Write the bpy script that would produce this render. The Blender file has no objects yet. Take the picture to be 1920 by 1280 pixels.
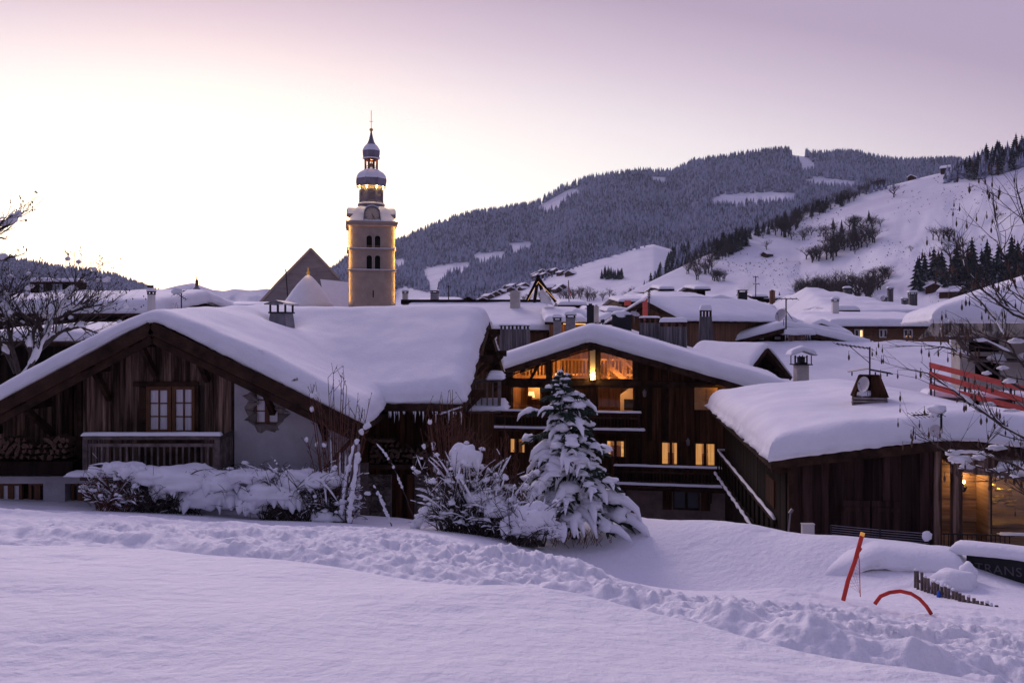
import bpy, math, random
import numpy as np
from mathutils import Vector, Matrix, noise as mnoise
R = math.radians
FOC, HOR = 1600.0, 620.0            # focal length in photo pixels, eye-level row: the eye is the origin, +Y ahead
def P(px, py, Y): return Vector(((px-960)/FOC*Y, Y, (HOR-py)/FOC*Y))
S = bpy.context.scene
# ---------------- camera, sky, sun, exposure ----------------
cam = bpy.data.cameras.new('camera'); camo = bpy.data.objects.new('camera', cam)
S.collection.objects.link(camo); S.camera = camo
camo.location = (0, 0, 0); camo.rotation_euler = (R(90), 0, 0)
cam.sensor_width = 36; cam.lens = 36*FOC/1920; cam.shift_y = -(640-HOR)/1920
cam.clip_start = 0.1; cam.clip_end = 20000
S.render.resolution_x, S.render.resolution_y = 1024, 682
W = bpy.data.worlds.new('World'); S.world = W; W.use_nodes = True
nt = W.node_tree; nt.nodes.clear()
def nd(t, **k):
    n = nt.nodes.new(t)
    for a, b in k.items(): setattr(n, a, b)
    return n
def ramp(node, stops):
    cr = node.color_ramp
    while len(cr.elements) > 1: cr.elements.remove(cr.elements[-1])
    cr.elements[0].position, cr.elements[0].color = stops[0][0], (*stops[0][1], 1)
    for p, c in stops[1:]:
        e = cr.elements.new(p); e.color = (*c, 1)
SUN_AZ, SUN_EL = -20.0, 3.0          # the afterglow: azimuth from straight ahead, elevation
sky = nd('ShaderNodeTexSky', sky_type='NISHITA', sun_disc=False)
sky.sun_elevation = R(SUN_EL); sky.sun_rotation = R(SUN_AZ)
tc = nd('ShaderNodeTexCoord')
gd = Vector((math.sin(R(SUN_AZ)), math.cos(R(SUN_AZ)), 0.03)).normalized()
mp = nd('ShaderNodeMapping'); mp.inputs['Scale'].default_value = (.36, 1.0, 2.1)
nt.links.new(tc.outputs['Generated'], mp.inputs['Vector'])
nrm = nd('ShaderNodeVectorMath', operation='NORMALIZE'); nt.links.new(mp.outputs[0], nrm.inputs[0])
dot = nd('ShaderNodeVectorMath', operation='DOT_PRODUCT'); nt.links.new(nrm.outputs[0], dot.inputs[0]); dot.inputs[1].default_value = gd
ac = nd('ShaderNodeMath', operation='ARCCOSINE'); nt.links.new(dot.outputs['Value'], ac.inputs[0])
dv = nd('ShaderNodeMath', operation='DIVIDE'); nt.links.new(ac.outputs[0], dv.inputs[0]); dv.inputs[1].default_value = math.pi
cr = nd('ShaderNodeValToRGB'); nt.links.new(dv.outputs[0], cr.inputs[0])
D_ = 1/180
ramp(cr, [(0, (2.1, 1.85, 1.5)), (12*D_, (1.6, 1.5, 1.33)), (22*D_, (1.15, 1.09, 1.04)), (28*D_, (.95, .90, .90)), (33*D_, (.80, .71, .76)), (38*D_, (.59, .465, .58)),
          (43*D_, (.40, .285, .42)), (64*D_, (.36, .28, .50)), (90*D_, (.29, .25, .47)), (115*D_, (.13, .12, .23)), (1, (.10, .095, .19))])
mul = nd('ShaderNodeVectorMath', operation='SCALE'); nt.links.new(sky.outputs[0], mul.inputs[0]); mul.inputs['Scale'].default_value = 0.35
add = nd('ShaderNodeVectorMath', operation='ADD'); nt.links.new(cr.outputs[0], add.inputs[0]); nt.links.new(mul.outputs[0], add.inputs[1])
bg = nd('ShaderNodeBackground'); bg.inputs[1].default_value = 1.0
nt.links.new(cr.outputs[0], bg.inputs[0])
bg2 = nd('ShaderNodeBackground'); bg2.inputs[1].default_value = 0.05; nt.links.new(sky.outputs[0], bg2.inputs[0])
ads = nd('ShaderNodeAddShader'); nt.links.new(bg.outputs[0], ads.inputs[0]); nt.links.new(bg2.outputs[0], ads.inputs[1])
wo = nd('ShaderNodeOutputWorld'); nt.links.new(ads.outputs[0], wo.inputs[0])
sl = bpy.data.lights.new('sun', 'SUN'); sl.energy = 1.2; sl.angle = R(22); sl.color = (1, .82, .86)
so = bpy.data.objects.new('sun', sl); S.collection.objects.link(so)
so.rotation_euler = (R(90-11), 0, R(-SUN_AZ)+math.pi)
so.rotation_euler = (-Vector((math.sin(R(SUN_AZ)), math.cos(R(SUN_AZ)), math.tan(R(30))))).to_track_quat('-Z', 'Y').to_euler()
S.view_settings.view_transform = 'Standard'; S.view_settings.look = 'None'
S.view_settings.exposure = 0.1; S.view_settings.gamma = 1
S.cycles.max_bounces = 6; S.cycles.transparent_max_bounces = 16; S.cycles.volume_bounces = 0
# ---------------- materials ----------------
M = {}
def mat(name, col, rough=.8, col2=None, scale=(6, 6, 6), bump=0, bscale=None, island=0, metal=0, spec=.3, detail=6, contrast=(.35, .65), emit=None, estr=1, sub=0, bdist=.02):
    m = bpy.data.materials.new(name); m.use_nodes = True; t = m.node_tree; b = t.nodes['Principled BSDF']
    b.inputs['Roughness'].default_value = rough; b.inputs['Metallic'].default_value = metal
    b.inputs['Specular IOR Level'].default_value = spec; b.inputs['Base Color'].default_value = (*col, 1)
    L = t.links.new
    co = t.nodes.new('ShaderNodeTexCoord'); mp = t.nodes.new('ShaderNodeMapping'); mp.inputs['Scale'].default_value = scale
    L(co.outputs['Object'], mp.inputs['Vector'])
    no = t.nodes.new('ShaderNodeTexNoise'); no.inputs['Scale'].default_value = 1; no.inputs['Detail'].default_value = detail; no.inputs['Roughness'].default_value = .65
    L(mp.outputs[0], no.inputs['Vector'])
    out = None
    if col2:
        mr = t.nodes.new('ShaderNodeMapRange'); mr.inputs[1].default_value, mr.inputs[2].default_value = contrast
        L(no.outputs[0], mr.inputs[0])
        mx = t.nodes.new('ShaderNodeMix'); mx.data_type = 'RGBA'
        mx.inputs[6].default_value = (*col, 1); mx.inputs[7].default_value = (*col2, 1)
        L(mr.outputs[0], mx.inputs[0]); out = mx.outputs[2]
    if island:
        g = t.nodes.new('ShaderNodeNewGeometry'); mr = t.nodes.new('ShaderNodeMapRange')
        mr.inputs[3].default_value, mr.inputs[4].default_value = 1-island, 1+island*.9
        L(g.outputs['Random Per Island'], mr.inputs[0])
        sc = t.nodes.new('ShaderNodeVectorMath'); sc.operation = 'SCALE'
        if out: L(out, sc.inputs[0])
        else: sc.inputs[0].default_value = col
        L(mr.outputs[0], sc.inputs['Scale']); out = sc.outputs[0]
    if out: L(out, b.inputs['Base Color'])
    if emit:
        if col2:
            sc = t.nodes.new('ShaderNodeVectorMath'); sc.operation = 'MULTIPLY'; sc.inputs[1].default_value = [e/c for e, c in zip(emit, col)]; L(out, sc.inputs[0]); L(sc.outputs[0], b.inputs['Emission Color'])
        else: b.inputs['Emission Color'].default_value = (*emit, 1)
        b.inputs['Emission Strength'].default_value = estr
    if bump:
        src = no
        if bscale:
            src = t.nodes.new('ShaderNodeTexNoise'); src.inputs['Scale'].default_value = bscale; src.inputs['Detail'].default_value = detail; src.inputs['Roughness'].default_value = .6
            L(co.outputs['Object'], src.inputs['Vector'])
        bp = t.nodes.new('ShaderNodeBump'); bp.inputs['Strength'].default_value = bump; bp.inputs['Distance'].default_value = bdist
        L(src.outputs[0], bp.inputs['Height']); L(bp.outputs[0], b.inputs['Normal'])
    M[name] = m; return m
SN = (.84, .83, .87)
mat('snow', SN, .75, (.78, .77, .83), (1.2, 1.2, 1.2), .55, 14, spec=.25, bdist=.03)
mat('snow_ground', SN, .72, (.78, .77, .83), (.9, .9, .9), .9, 7, spec=.3, bdist=.05, detail=12)
mat('snow_far', SN, .9, (.66, .62, .72), (.01, .03, .03), 0, spec=.1, contrast=(.45, .8), detail=10)
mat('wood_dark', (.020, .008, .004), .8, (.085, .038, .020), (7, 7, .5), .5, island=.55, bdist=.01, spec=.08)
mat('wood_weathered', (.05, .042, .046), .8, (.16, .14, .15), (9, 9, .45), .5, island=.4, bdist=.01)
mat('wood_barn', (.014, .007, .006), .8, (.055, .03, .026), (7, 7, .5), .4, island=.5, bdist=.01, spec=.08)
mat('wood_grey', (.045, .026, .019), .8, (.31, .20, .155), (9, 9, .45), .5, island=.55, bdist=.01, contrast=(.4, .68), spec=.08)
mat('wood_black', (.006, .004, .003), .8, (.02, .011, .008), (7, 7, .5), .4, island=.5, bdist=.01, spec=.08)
mat('wood_brown', (.09, .04, .022), .75, (.2, .095, .05), (6, 6, .5), .4, island=.4, bdist=.01)
mat('wood_warm', (.35, .17, .07), .7, (.5, .27, .12), (3, 3, 8), .3, island=.25, bdist=.01)
mat('wood_beam', (.018, .010, .007), .8, (.06, .032, .022), (3, 3, 3), .5, island=.35, bdist=.01, spec=.08)
mat('wood_rail', (.07, .05, .05), .8, (.17, .13, .12), (4, 4, 4), .4, island=.35, bdist=.01)
mat('siding', (.12, .06, .035), .75, (.24, .12, .07), (.6, .6, 9), .4, island=.3, bdist=.01)
mat('log_wall', (.16, .09, .055), .7, (.36, .22, .13), (.7, .7, 10), .5, island=.35, bdist=.02)
mat('log_end', (.025, .014, .01), .85, (.14, .08, .055), (20, 20, 20), .5, island=.6, bdist=.01)
mat('stucco', (.40, .36, .40), .9, (.52, .48, .52), (1.5, 1.5, 1.5), .5, 18, bdist=.02)
mat('stucco_brown', (.13, .09, .08), .9, (.22, .16, .14), (1.2, 1.2, 1.2), .5, 14, bdist=.02)
mat('stone', (.13, .105, .10), .9, (.25, .21, .20), (5, 5, 5), .9, island=.3, bdist=.03)
mat('tower_wall', (.30, .225, .19), .9, (.38, .29, .245), (.8, .8, .8), .5, 4, bdist=.05)
mat('trim', (.36, .29, .26), .85, (.42, .35, .31), (1, 1, 1), 0)
mat('slate', (.20, .17, .175), .8, (.30, .26, .26), (.25, .25, 1.2), .4, 3, bdist=.05)
mat('onion_metal', (.15, .13, .17), .45, (.24, .21, .26), (1, 1, 1), 0, metal=.3)
mat('metal_dark', (.02, .02, .025), .5, metal=.4)
mat('metal_grey', (.16, .15, .17), .5, (.24, .22, .24), (4, 4, 4), metal=.5)
mat('dish', (.42, .39, .42), .5, (.5, .47, .5), (3, 3, 3))
mat('glass_dark', (.02, .02, .03), .06, spec=.6)
mat('curtain', (.85, .8, .88), .35, (.6, .55, .65), (14, 14, .3), spec=.6)  # curtained panes; sky reflected in the glass is partly put into the colour
mat('window_frame', (.09, .035, .015), .6, (.17, .07, .03), (8, 8, 2))
mat('frame_white', (.6, .56, .55), .6)
mat('red_paint', (.62, .045, .03), .55, (.42, .03, .02), (5, 5, 5))
mat('red_rail', (.80, .14, .10), .7, (.60, .10, .08), (5, 5, 5), island=.15)
mat('orange_tip', (.9, .45, .08), .5, emit=(1, .4, .06), estr=.2)
mat('concrete', (.42, .38, .35), .9, (.56, .51, .47), (1.5, 1.5, 1.5), .4, 8)
mat('tarp', (.42, .38, .32), .6, (.07, .065, .06), (4, 4, .4), .6, 5, bdist=.05, contrast=(.45, .6))
mat('bark', (.035, .025, .022), .9, (.08, .06, .055), (14, 14, 5), .5)
mat('twig_red', (.085, .035, .025), .85, (.14, .06, .04), (10, 10, 10))
mat('needle', (.012, .025, .016), .8, (.03, .05, .03), (5, 5, 5), island=.4)
mat('pod', (.05, .028, .02), .9, (.11, .065, .045), (20, 20, 20), island=.3)
mat('leaf_dry', (.06, .03, .02), .9, island=.4)
mat('lamp_glow', (1, .8, .5), .5, emit=(1, .62, .2), estr=14)
mat('string_lights', (1, .7, .3), .5, emit=(1, .5, .12), estr=.9)
mat('lit_curtain', (.6, .4, .2), .8, (.3, .2, .1), (28, 28, .8), emit=(1, .46, .13), estr=.62)
mat('lit_pale', (.6, .45, .3), .8, (.3, .2, .1), (5, 5, 5), emit=(1, .52, .18), estr=.75)
mat('room_wall', (.30, .15, .065), .8, (.16, .07, .03), (8, 8, .6), contrast=(.4, .6))
mat('room_plaster', (.7, .56, .38), .8, (.62, .48, .32), (2, 2, 2))
mat('cream', (.55, .5, .48), .8)
mat('blue_cloth', (.02, .09, .5), .6)
mat('clock_face', (.5, .40, .33), .7, (.42, .33, .27), (2, 2, 2))
mat('gold', (.6, .38, .1), .4, metal=.7)
mat('lamp_shade', (.8, .6, .3), .8, emit=(1, .6, .25), estr=1.6)
mat('black_hole', (.01, .008, .008), .9)
mat('sign_black', (.012, .012, .014), .6)
mat('sign_letter', (.10, .09, .10), .7)
mat('paper', (.4, .34, .32), .8)
def tree_mat(name, c1, c2, isl):
    """needles below, snow caught on the faces that look up"""
    m = mat(name, c1, .9, c2, (.9, .9, .9), 0, island=isl)
    t = m.node_tree; b = t.nodes['Principled BSDF']; src = b.inputs['Base Color'].links[0].from_socket
    g = t.nodes.new('ShaderNodeNewGeometry'); sx = t.nodes.new('ShaderNodeSeparateXYZ'); t.links.new(g.outputs['True Normal'], sx.inputs[0])
    n = t.nodes.new('ShaderNodeTexNoise'); n.inputs['Scale'].default_value = .8; n.inputs['Detail'].default_value = 4
    co = t.nodes.new('ShaderNodeTexCoord'); t.links.new(co.outputs['Object'], n.inputs['Vector'])
    a = t.nodes.new('ShaderNodeMath'); a.operation = 'ADD'; t.links.new(sx.outputs[2], a.inputs[0]); t.links.new(n.outputs[0], a.inputs[1])
    return m, t, b, src, a
def finish_tree(x, lo, hi, snow, k):
    m, t, b, src, a = x
    mr = t.nodes.new('ShaderNodeMapRange'); mr.inputs[1].default_value = lo; mr.inputs[2].default_value = hi; mr.inputs[4].default_value = k
    t.links.new(a.outputs[0], mr.inputs[0])
    mx = t.nodes.new('ShaderNodeMix'); mx.data_type = 'RGBA'; t.links.new(mr.outputs[0], mx.inputs[0]); t.links.new(src, mx.inputs[6]); mx.inputs[7].default_value = (*snow, 1)
    t.links.new(mx.outputs[2], b.inputs['Base Color'])
x_ = tree_mat('forest_tree', (.022, .03, .055), (.07, .085, .14), .6); finish_tree(x_, .3, 1.1, (.6, .62, .8), .62)
t_ = x_[1]; g_ = [n for n in t_.nodes if n.type == 'NEW_GEOMETRY'][0]; a_ = x_[4]; mr_ = t_.nodes.new('ShaderNodeMapRange'); mr_.inputs[3].default_value = -.1; mr_.inputs[4].default_value = .75
t_.links.new(g_.outputs['Random Per Island'], mr_.inputs[0]); t_.links.new(mr_.outputs[0], a_.inputs[0]); nz_ = [n for n in t_.nodes if n.type == 'TEX_NOISE'][-1]; nz_.inputs['Scale'].default_value = .006
finish_tree(tree_mat('conifer_snowy', (.012, .018, .018), (.03, .04, .035), .3), .85, 1.25, (.7, .7, .76), .7)
g = bpy.data.materials.new('window_glass'); g.use_nodes = True; t = g.node_tree; t.nodes.clear()
o_ = t.nodes.new('ShaderNodeOutputMaterial'); mx = t.nodes.new('ShaderNodeMixShader'); tr = t.nodes.new('ShaderNodeBsdfTransparent'); gl = t.nodes.new('ShaderNodeBsdfGlossy')
gl.inputs['Roughness'].default_value = .03; fr = t.nodes.new('ShaderNodeFresnel'); fr.inputs[0].default_value = 1.7
t.links.new(fr.outputs[0], mx.inputs[0]); t.links.new(tr.outputs[0], mx.inputs[1]); t.links.new(gl.outputs[0], mx.inputs[2]); t.links.new(mx.outputs[0], o_.inputs[0]); M['window_glass'] = g
# ---------------- noise ----------------
def _h(ix, iy, s):
    n = (ix.astype(np.int64)*374761393 + iy.astype(np.int64)*668265263 + s*1442695041) & 0x7fffffff
    n = ((n ^ (n >> 13))*1274126177) & 0x7fffffff
    return ((n ^ (n >> 16)) & 0xffff)/65535.0
def vn(x, y, s=0):
    ix, iy = np.floor(x), np.floor(y); fx, fy = x-ix, y-iy
    fx = fx*fx*fx*(fx*(fx*6-15)+10); fy = fy*fy*fy*(fy*(fy*6-15)+10)
    a, b, c, d = _h(ix, iy, s), _h(ix+1, iy, s), _h(ix, iy+1, s), _h(ix+1, iy+1, s)
    return (a*(1-fx)+b*fx)*(1-fy)+(c*(1-fx)+d*fx)*fy
def fbm(x, y, o=4, s=0, g=.5):
    x = np.asarray(x, float); y = np.asarray(y, float); t = 0; a = 1; n = 0
    for k in range(o):
        c, q = math.cos(k*1.1), math.sin(k*1.1)
        t = t+a*vn((x*c-y*q)*2**k+17.3*k, (x*q+y*c)*2**k-9.1*k, s+k); n += a; a *= g
    return t/n*2-1
def sst(a, b, x): t = np.clip((x-a)/(b-a), 0, 1); return t*t*(3-2*t)
# ---------------- object helpers ----------------
C = S.collection; OFF = {}
def meta(o, label=None, cat=None, group=None, kind=None):
    if label: o['label'] = label
    if cat: o['category'] = cat
    if group: o['group'] = group
    if kind: o['kind'] = kind
    return o
def thing(name, label, cat, loc, group=None):
    o = bpy.data.objects.new(name, None); C.objects.link(o); o.location = loc; o.empty_display_size = .2
    OFF[o.name] = Vector(loc); return meta(o, label, cat, group)
def dup(root, loc, rz=0, sc=1, label=None, group=None):
    r = root.copy(); C.objects.link(r); r.location = loc; r.rotation_euler = (0, 0, rz); r.scale = (sc, sc, sc) if not hasattr(sc, '__len__') else sc
    if label: r['label'] = label
    if group: r['group'] = group
    for ch in list(root.children):
        c = ch.copy(); C.objects.link(c); c.parent = r
        for g in ch.children:
            d = g.copy(); C.objects.link(d); d.parent = c
    return r
class MB:
    def __init__(s, fr=None): s.v = []; s.f = []; s.fr = fr
    def V(s, p):
        if s.fr: p = s.fr.w(p)
        s.v.append((p[0], p[1], p[2])); return len(s.v)-1
    def quad(s, *ps): s.f.append([s.V(p) for p in ps])
    def hexa(s, b, t):
        i = [s.V(p) for p in b]+[s.V(p) for p in t]
        s.f += [[i[3], i[2], i[1], i[0]], [i[4], i[5], i[6], i[7]]]+[[i[k], i[(k+1) % 4], i[4+(k+1) % 4], i[4+k]] for k in range(4)]
    def box(s, x0, x1, y0, y1, z0, z1):
        s.hexa([(x0, y0, z0), (x1, y0, z0), (x1, y1, z0), (x0, y1, z0)], [(x0, y0, z1), (x1, y0, z1), (x1, y1, z1), (x0, y1, z1)])
    def beam(s, a, b, w, h, up=(0, 0, 1)):
        a, b = Vector(a), Vector(b); d = (b-a).normalized(); sd = d.cross(Vector(up))
        if sd.length < 1e-4: sd = d.cross(Vector((0, 1, 0)))
        sd.normalize(); u = sd.cross(d).normalized(); sd = sd*w/2; u = u*h/2
        s.hexa([a-sd-u, a+sd-u, a+sd+u, a-sd+u], [b-sd-u, b+sd-u, b+sd+u, b-sd+u])
    def tube(s, pts, r, n=6, caps=True):
        pts = [Vector(p) for p in pts]; rs = r if hasattr(r, '__len__') else [r]*len(pts); prev = None; rings = []
        for i, p in enumerate(pts):
            d = (pts[min(i+1, len(pts)-1)]-pts[max(i-1, 0)])
            d = d.normalized() if d.length > 1e-9 else Vector((0, 0, 1))
            a = d.cross(Vector((0, 0, 1)) if abs(d.z) < .9 else Vector((1, 0, 0))) if prev is None else prev-d*prev.dot(d)
            a.normalize(); prev = a; b = d.cross(a)
            rings.append([s.V(p+(a*math.cos(2*math.pi*k/n)+b*math.sin(2*math.pi*k/n))*rs[i]) for k in range(n)])
        for i in range(len(rings)-1):
            for k in range(n): s.f.append([rings[i][k], rings[i][(k+1) % n], rings[i+1][(k+1) % n], rings[i+1][k]])
        if caps: s.f.append(rings[0][::-1]); s.f.append(rings[-1])
    def lathe(s, c, prof, n=16, ph=0, sq=None):
        rings = []
        for r, z in prof: rings.append([s.V((c[0]+r*math.cos(2*math.pi*(k+ph)/n), c[1]+r*math.sin(2*math.pi*(k+ph)/n), c[2]+z)) for k in range(n)])
        for i in range(len(rings)-1):
            for k in range(n): s.f.append([rings[i][k], rings[i][(k+1) % n], rings[i+1][(k+1) % n], rings[i+1][k]])
        s.f.append(rings[0][::-1]); s.f.append(rings[-1])
    def blob(s, c, r, seed=0, nu=10, nv=6, amp=.25, fq=1.4, flat=None):
        r = r if hasattr(r, '__len__') else (r, r, r); rows = []
        for j in range(nv+1):
            th = math.pi*j/nv; row = []
            for k in range(nu):
                ph = 2*math.pi*k/nu; d = Vector((math.sin(th)*math.cos(ph), math.sin(th)*math.sin(ph), math.cos(th)))
                m = 1+amp*mnoise.noise(d*fq+Vector((seed*7.1, seed*3.3, 0)))*1.6
                z = d.z*r[2]*m
                if flat is not None and z < 0: z *= flat
                row.append(s.V((c[0]+d.x*r[0]*m, c[1]+d.y*r[1]*m, c[2]+z)))
                if j in (0, nv): break
            rows.append(row)
        for j in range(nv):
            a, b = rows[j], rows[j+1]
            for k in range(nu):
                k2 = (k+1) % nu
                if j == 0: s.f.append([a[0], b[k], b[k2]])
                elif j == nv-1: s.f.append([a[k], b[0], a[k2]])
                else: s.f.append([a[k], b[k], b[k2], a[k2]])
    def build(s, name, m, parent=None, smooth=False, label=None):
        off = OFF.get(parent.name, Vector()) if parent else Vector(); me = bpy.data.meshes.new(name)
        me.from_pydata([(a-off.x, b-off.y, c-off.z) for a, b, c in s.v], [], s.f)
        me.materials.append(M[m])
        if smooth: me.polygons.foreach_set('use_smooth', [True]*len(me.polygons))
        me.update(); o = bpy.data.objects.new(name, me); C.objects.link(o)
        if parent: o.parent = parent; OFF[o.name] = off
        if label: o['label'] = label
        return o
def pieces(mb, name, m, parent=None, smooth=False, limit=100):
    """each loose piece of mb as a part of its own"""
    p = list(range(len(mb.v)))
    def fd_(a):
        while p[a] != a: p[a] = p[p[a]]; a = p[a]
        return a
    for f in mb.f:
        r = fd_(f[0])
        for k in f[1:]: p[fd_(k)] = r
    g = {}
    for f in mb.f: g.setdefault(fd_(f[0]), []).append(f)
    out = []; gs = list(g.values()); rest = gs[limit:]; gs = [[f] if False else f for f in gs[:limit]]
    for fs in gs+([sum(rest, [])] if rest else []):
        ids = sorted({k for f in fs for k in f}); mp_ = {k: i for i, k in enumerate(ids)}; b = MB(); b.v = [mb.v[k] for k in ids]; b.f = [[mp_[k] for k in f] for f in fs]; out.append(b.build(name, m, parent, smooth))
    if rest: out[-1]['kind'] = 'stuff'
    return out
def solo(name, mb, m, label, cat, group=None, smooth=False, kind=None, org=None):
    """a thing that is one mesh, its origin at its own base"""
    a = np.array(mb.v)
    if org is None: org = Vector((a[:, 0].mean(), a[:, 1].mean(), a[:, 2].min()))
    mb.v = [tuple(q) for q in a-np.array(org)]
    o = mb.build(name, m, None, smooth); o.location = org; return meta(o, label, cat, group, kind)
def grid_obj(name, X, Y, Z, m, parent=None, kind=None):
    n0, n1 = X.shape; off = OFF.get(parent.name, Vector()) if parent else Vector()
    me = bpy.data.meshes.new(name); me.vertices.add(n0*n1)
    me.vertices.foreach_set('co', np.stack([X-off.x, Y-off.y, Z-off.z], -1).reshape(-1).astype(np.float32))
    i = (np.arange(n0-1)[:, None]*n1+np.arange(n1-1)[None, :]).reshape(-1)
    f = np.stack([i, i+1, i+n1+1, i+n1], -1).reshape(-1); k = len(i)
    me.loops.add(4*k); me.loops.foreach_set('vertex_index', f.astype(np.int32))
    me.polygons.add(k); me.polygons.foreach_set('loop_start', np.arange(0, 4*k, 4, dtype=np.int32)); me.polygons.foreach_set('loop_total', np.full(k, 4, np.int32))
    me.polygons.foreach_set('use_smooth', [True]*k); me.update(calc_edges=True); me.validate(); me.materials.append(M[m])
    o = bpy.data.objects.new(name, me); C.objects.link(o)
    if parent: o.parent = parent
    if kind: o['kind'] = kind
    return o
class Fr:
    """vertical frame: origin (x,y) on plan, u to the right, w away, turned th degrees clockwise"""
    def __init__(s, x, y, th=0):
        s.x, s.y, s.c, s.s, s.th = x, y, math.cos(R(th)), math.sin(R(th)), th
    def w(s, p): return (s.x+p[0]*s.c+p[1]*s.s, s.y-p[0]*s.s+p[1]*s.c, p[2])
    def at(s, px, py, w=0):            # the point of the face w metres behind the front plane seen at (px, py)
        k = (px-960)/FOC; ox, oy = s.x+w*s.s, s.y+w*s.c
        u = (oy*k-ox)/(s.c+k*s.s); Y = oy-u*s.s
        return u, (HOR-py)/FOC*Y
    def sub(s, u, w, th=0):
        p = s.w((u, w, 0)); return Fr(p[0], p[1], s.th+th)
# ---------------- ground ----------------
def plane0(x, y): return -1.17-.028*x-.137*y
ctl = []
for x in (-14, -7, -2.5, 0, 2.5, 7, 14):
    for y in (-6, 0, 3): ctl.append((x, y, plane0(x, y)))
for px, py in ((0, 1022), (300, 1035), (640, 1072), (880, 1105), (1100, 1137), (1300, 1175), (1500, 1222), (1750, 1262)):
    k = (px-960)/FOC; q = (HOR-py)/FOC; Y = -1.17/(q+.028*k+.137); ctl.append((k*Y, Y, q*Y))
for px, py, Y in ((-300, 940, 20), (0, 948, 20), (200, 957, 20), (400, 967, 20), (620, 976, 20), (800, 987, 19.5), (950, 1012, 18.5), (-200, 1000, 11), (0, 985, 13), (300, 995, 14), (600, 1020, 13.5),
                  (850, 1050, 12.5), (1000, 1045, 16), (900, 1012, 17), (1080, 1018, 19.3), (1150, 966, 21), (1300, 975, 19.5), (1400, 984, 18.5), (1550, 1007, 17), (1700, 1022, 16.2), (1790, 1034, 16),
                  (1120, 1060, 17.8), (1250, 1076, 17.3), (1400, 1092, 16.4), (1550, 1100, 15.5), (1700, 1085, 15), (1100, 1075, 12.5), (1200, 1108, 12.3), (1480, 1104, 12), (1600, 1150, 11), (1700, 1185, 9.5),
                  (1920, 1185, 10), (1900, 1275, 6.2), (1800, 1135, 12), (1920, 1095, 15), (1860, 1122, 13.5), (2300, 1150, 13), (2300, 1250, 8), (1300, 1140, 10.5), (1500, 1180, 9), (1000, 1110, 10), (400, 1020, 10.5)):
    p = P(px, py, Y); ctl.append(tuple(p))
for x, yc, zc in ((-13, 21.5, -4.3), (-10, 21.5, -4.4), (-6, 21.5, -4.6), (-2, 21.5, -4.8), (0, 21, -5.0), (2.5, 21, -4.55), (4.1, 19.5, -4.4), (5.1, 18.5, -4.25), (6.3, 17, -4.15), (7.5, 16.2, -4.25), (9.5, 16, -4.4), (12, 16, -4.6)):
    e_ = .25 if x > 3.5 else 0; ctl.append((x, yc+2.5, zc-.35-e_)); ctl.append((x, yc+6, zc-.9-e_))
ctl = np.array(ctl)
def _U(r2): return np.where(r2 > 0, .5*r2*np.log(r2+1e-12), 0)
_n = len(ctl); _K = _U(((ctl[:, None, :2]-ctl[None, :, :2])**2).sum(-1))+np.eye(_n)*.15
_A = np.zeros((_n+3, _n+3)); _A[:_n, :_n] = _K; _A[:_n, _n] = 1; _A[:_n, _n+1:] = ctl[:, :2]; _A[_n:, :_n] = _A[:_n, _n:].T
_w = np.linalg.solve(_A, np.r_[ctl[:, 2], 0, 0, 0])
def tps(x, y):
    s = x.shape; x = x.reshape(-1); y = y.reshape(-1); o = np.empty_like(x)
    for a in range(0, len(x), 40000):
        q = slice(a, a+40000); r2 = (x[q, None]-ctl[None, :, 0])**2+(y[q, None]-ctl[None, :, 1])**2
        o[q] = _U(r2)@_w[:_n]+_w[_n]+_w[_n+1]*x[q]+_w[_n+2]*y[q]
    return o.reshape(s)
CREST = np.array([(-30, 21.5), (-8, 21.5), (-1.5, 21), (1.2, 20.5), (2.5, 21), (4.1, 19.5), (5.1, 18.5), (6.3, 17.4), (7.5, 16.9), (8.4, 16.9), (10, 17.5), (30, 17.5)])
EDGE = ctl[21:29]
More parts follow.
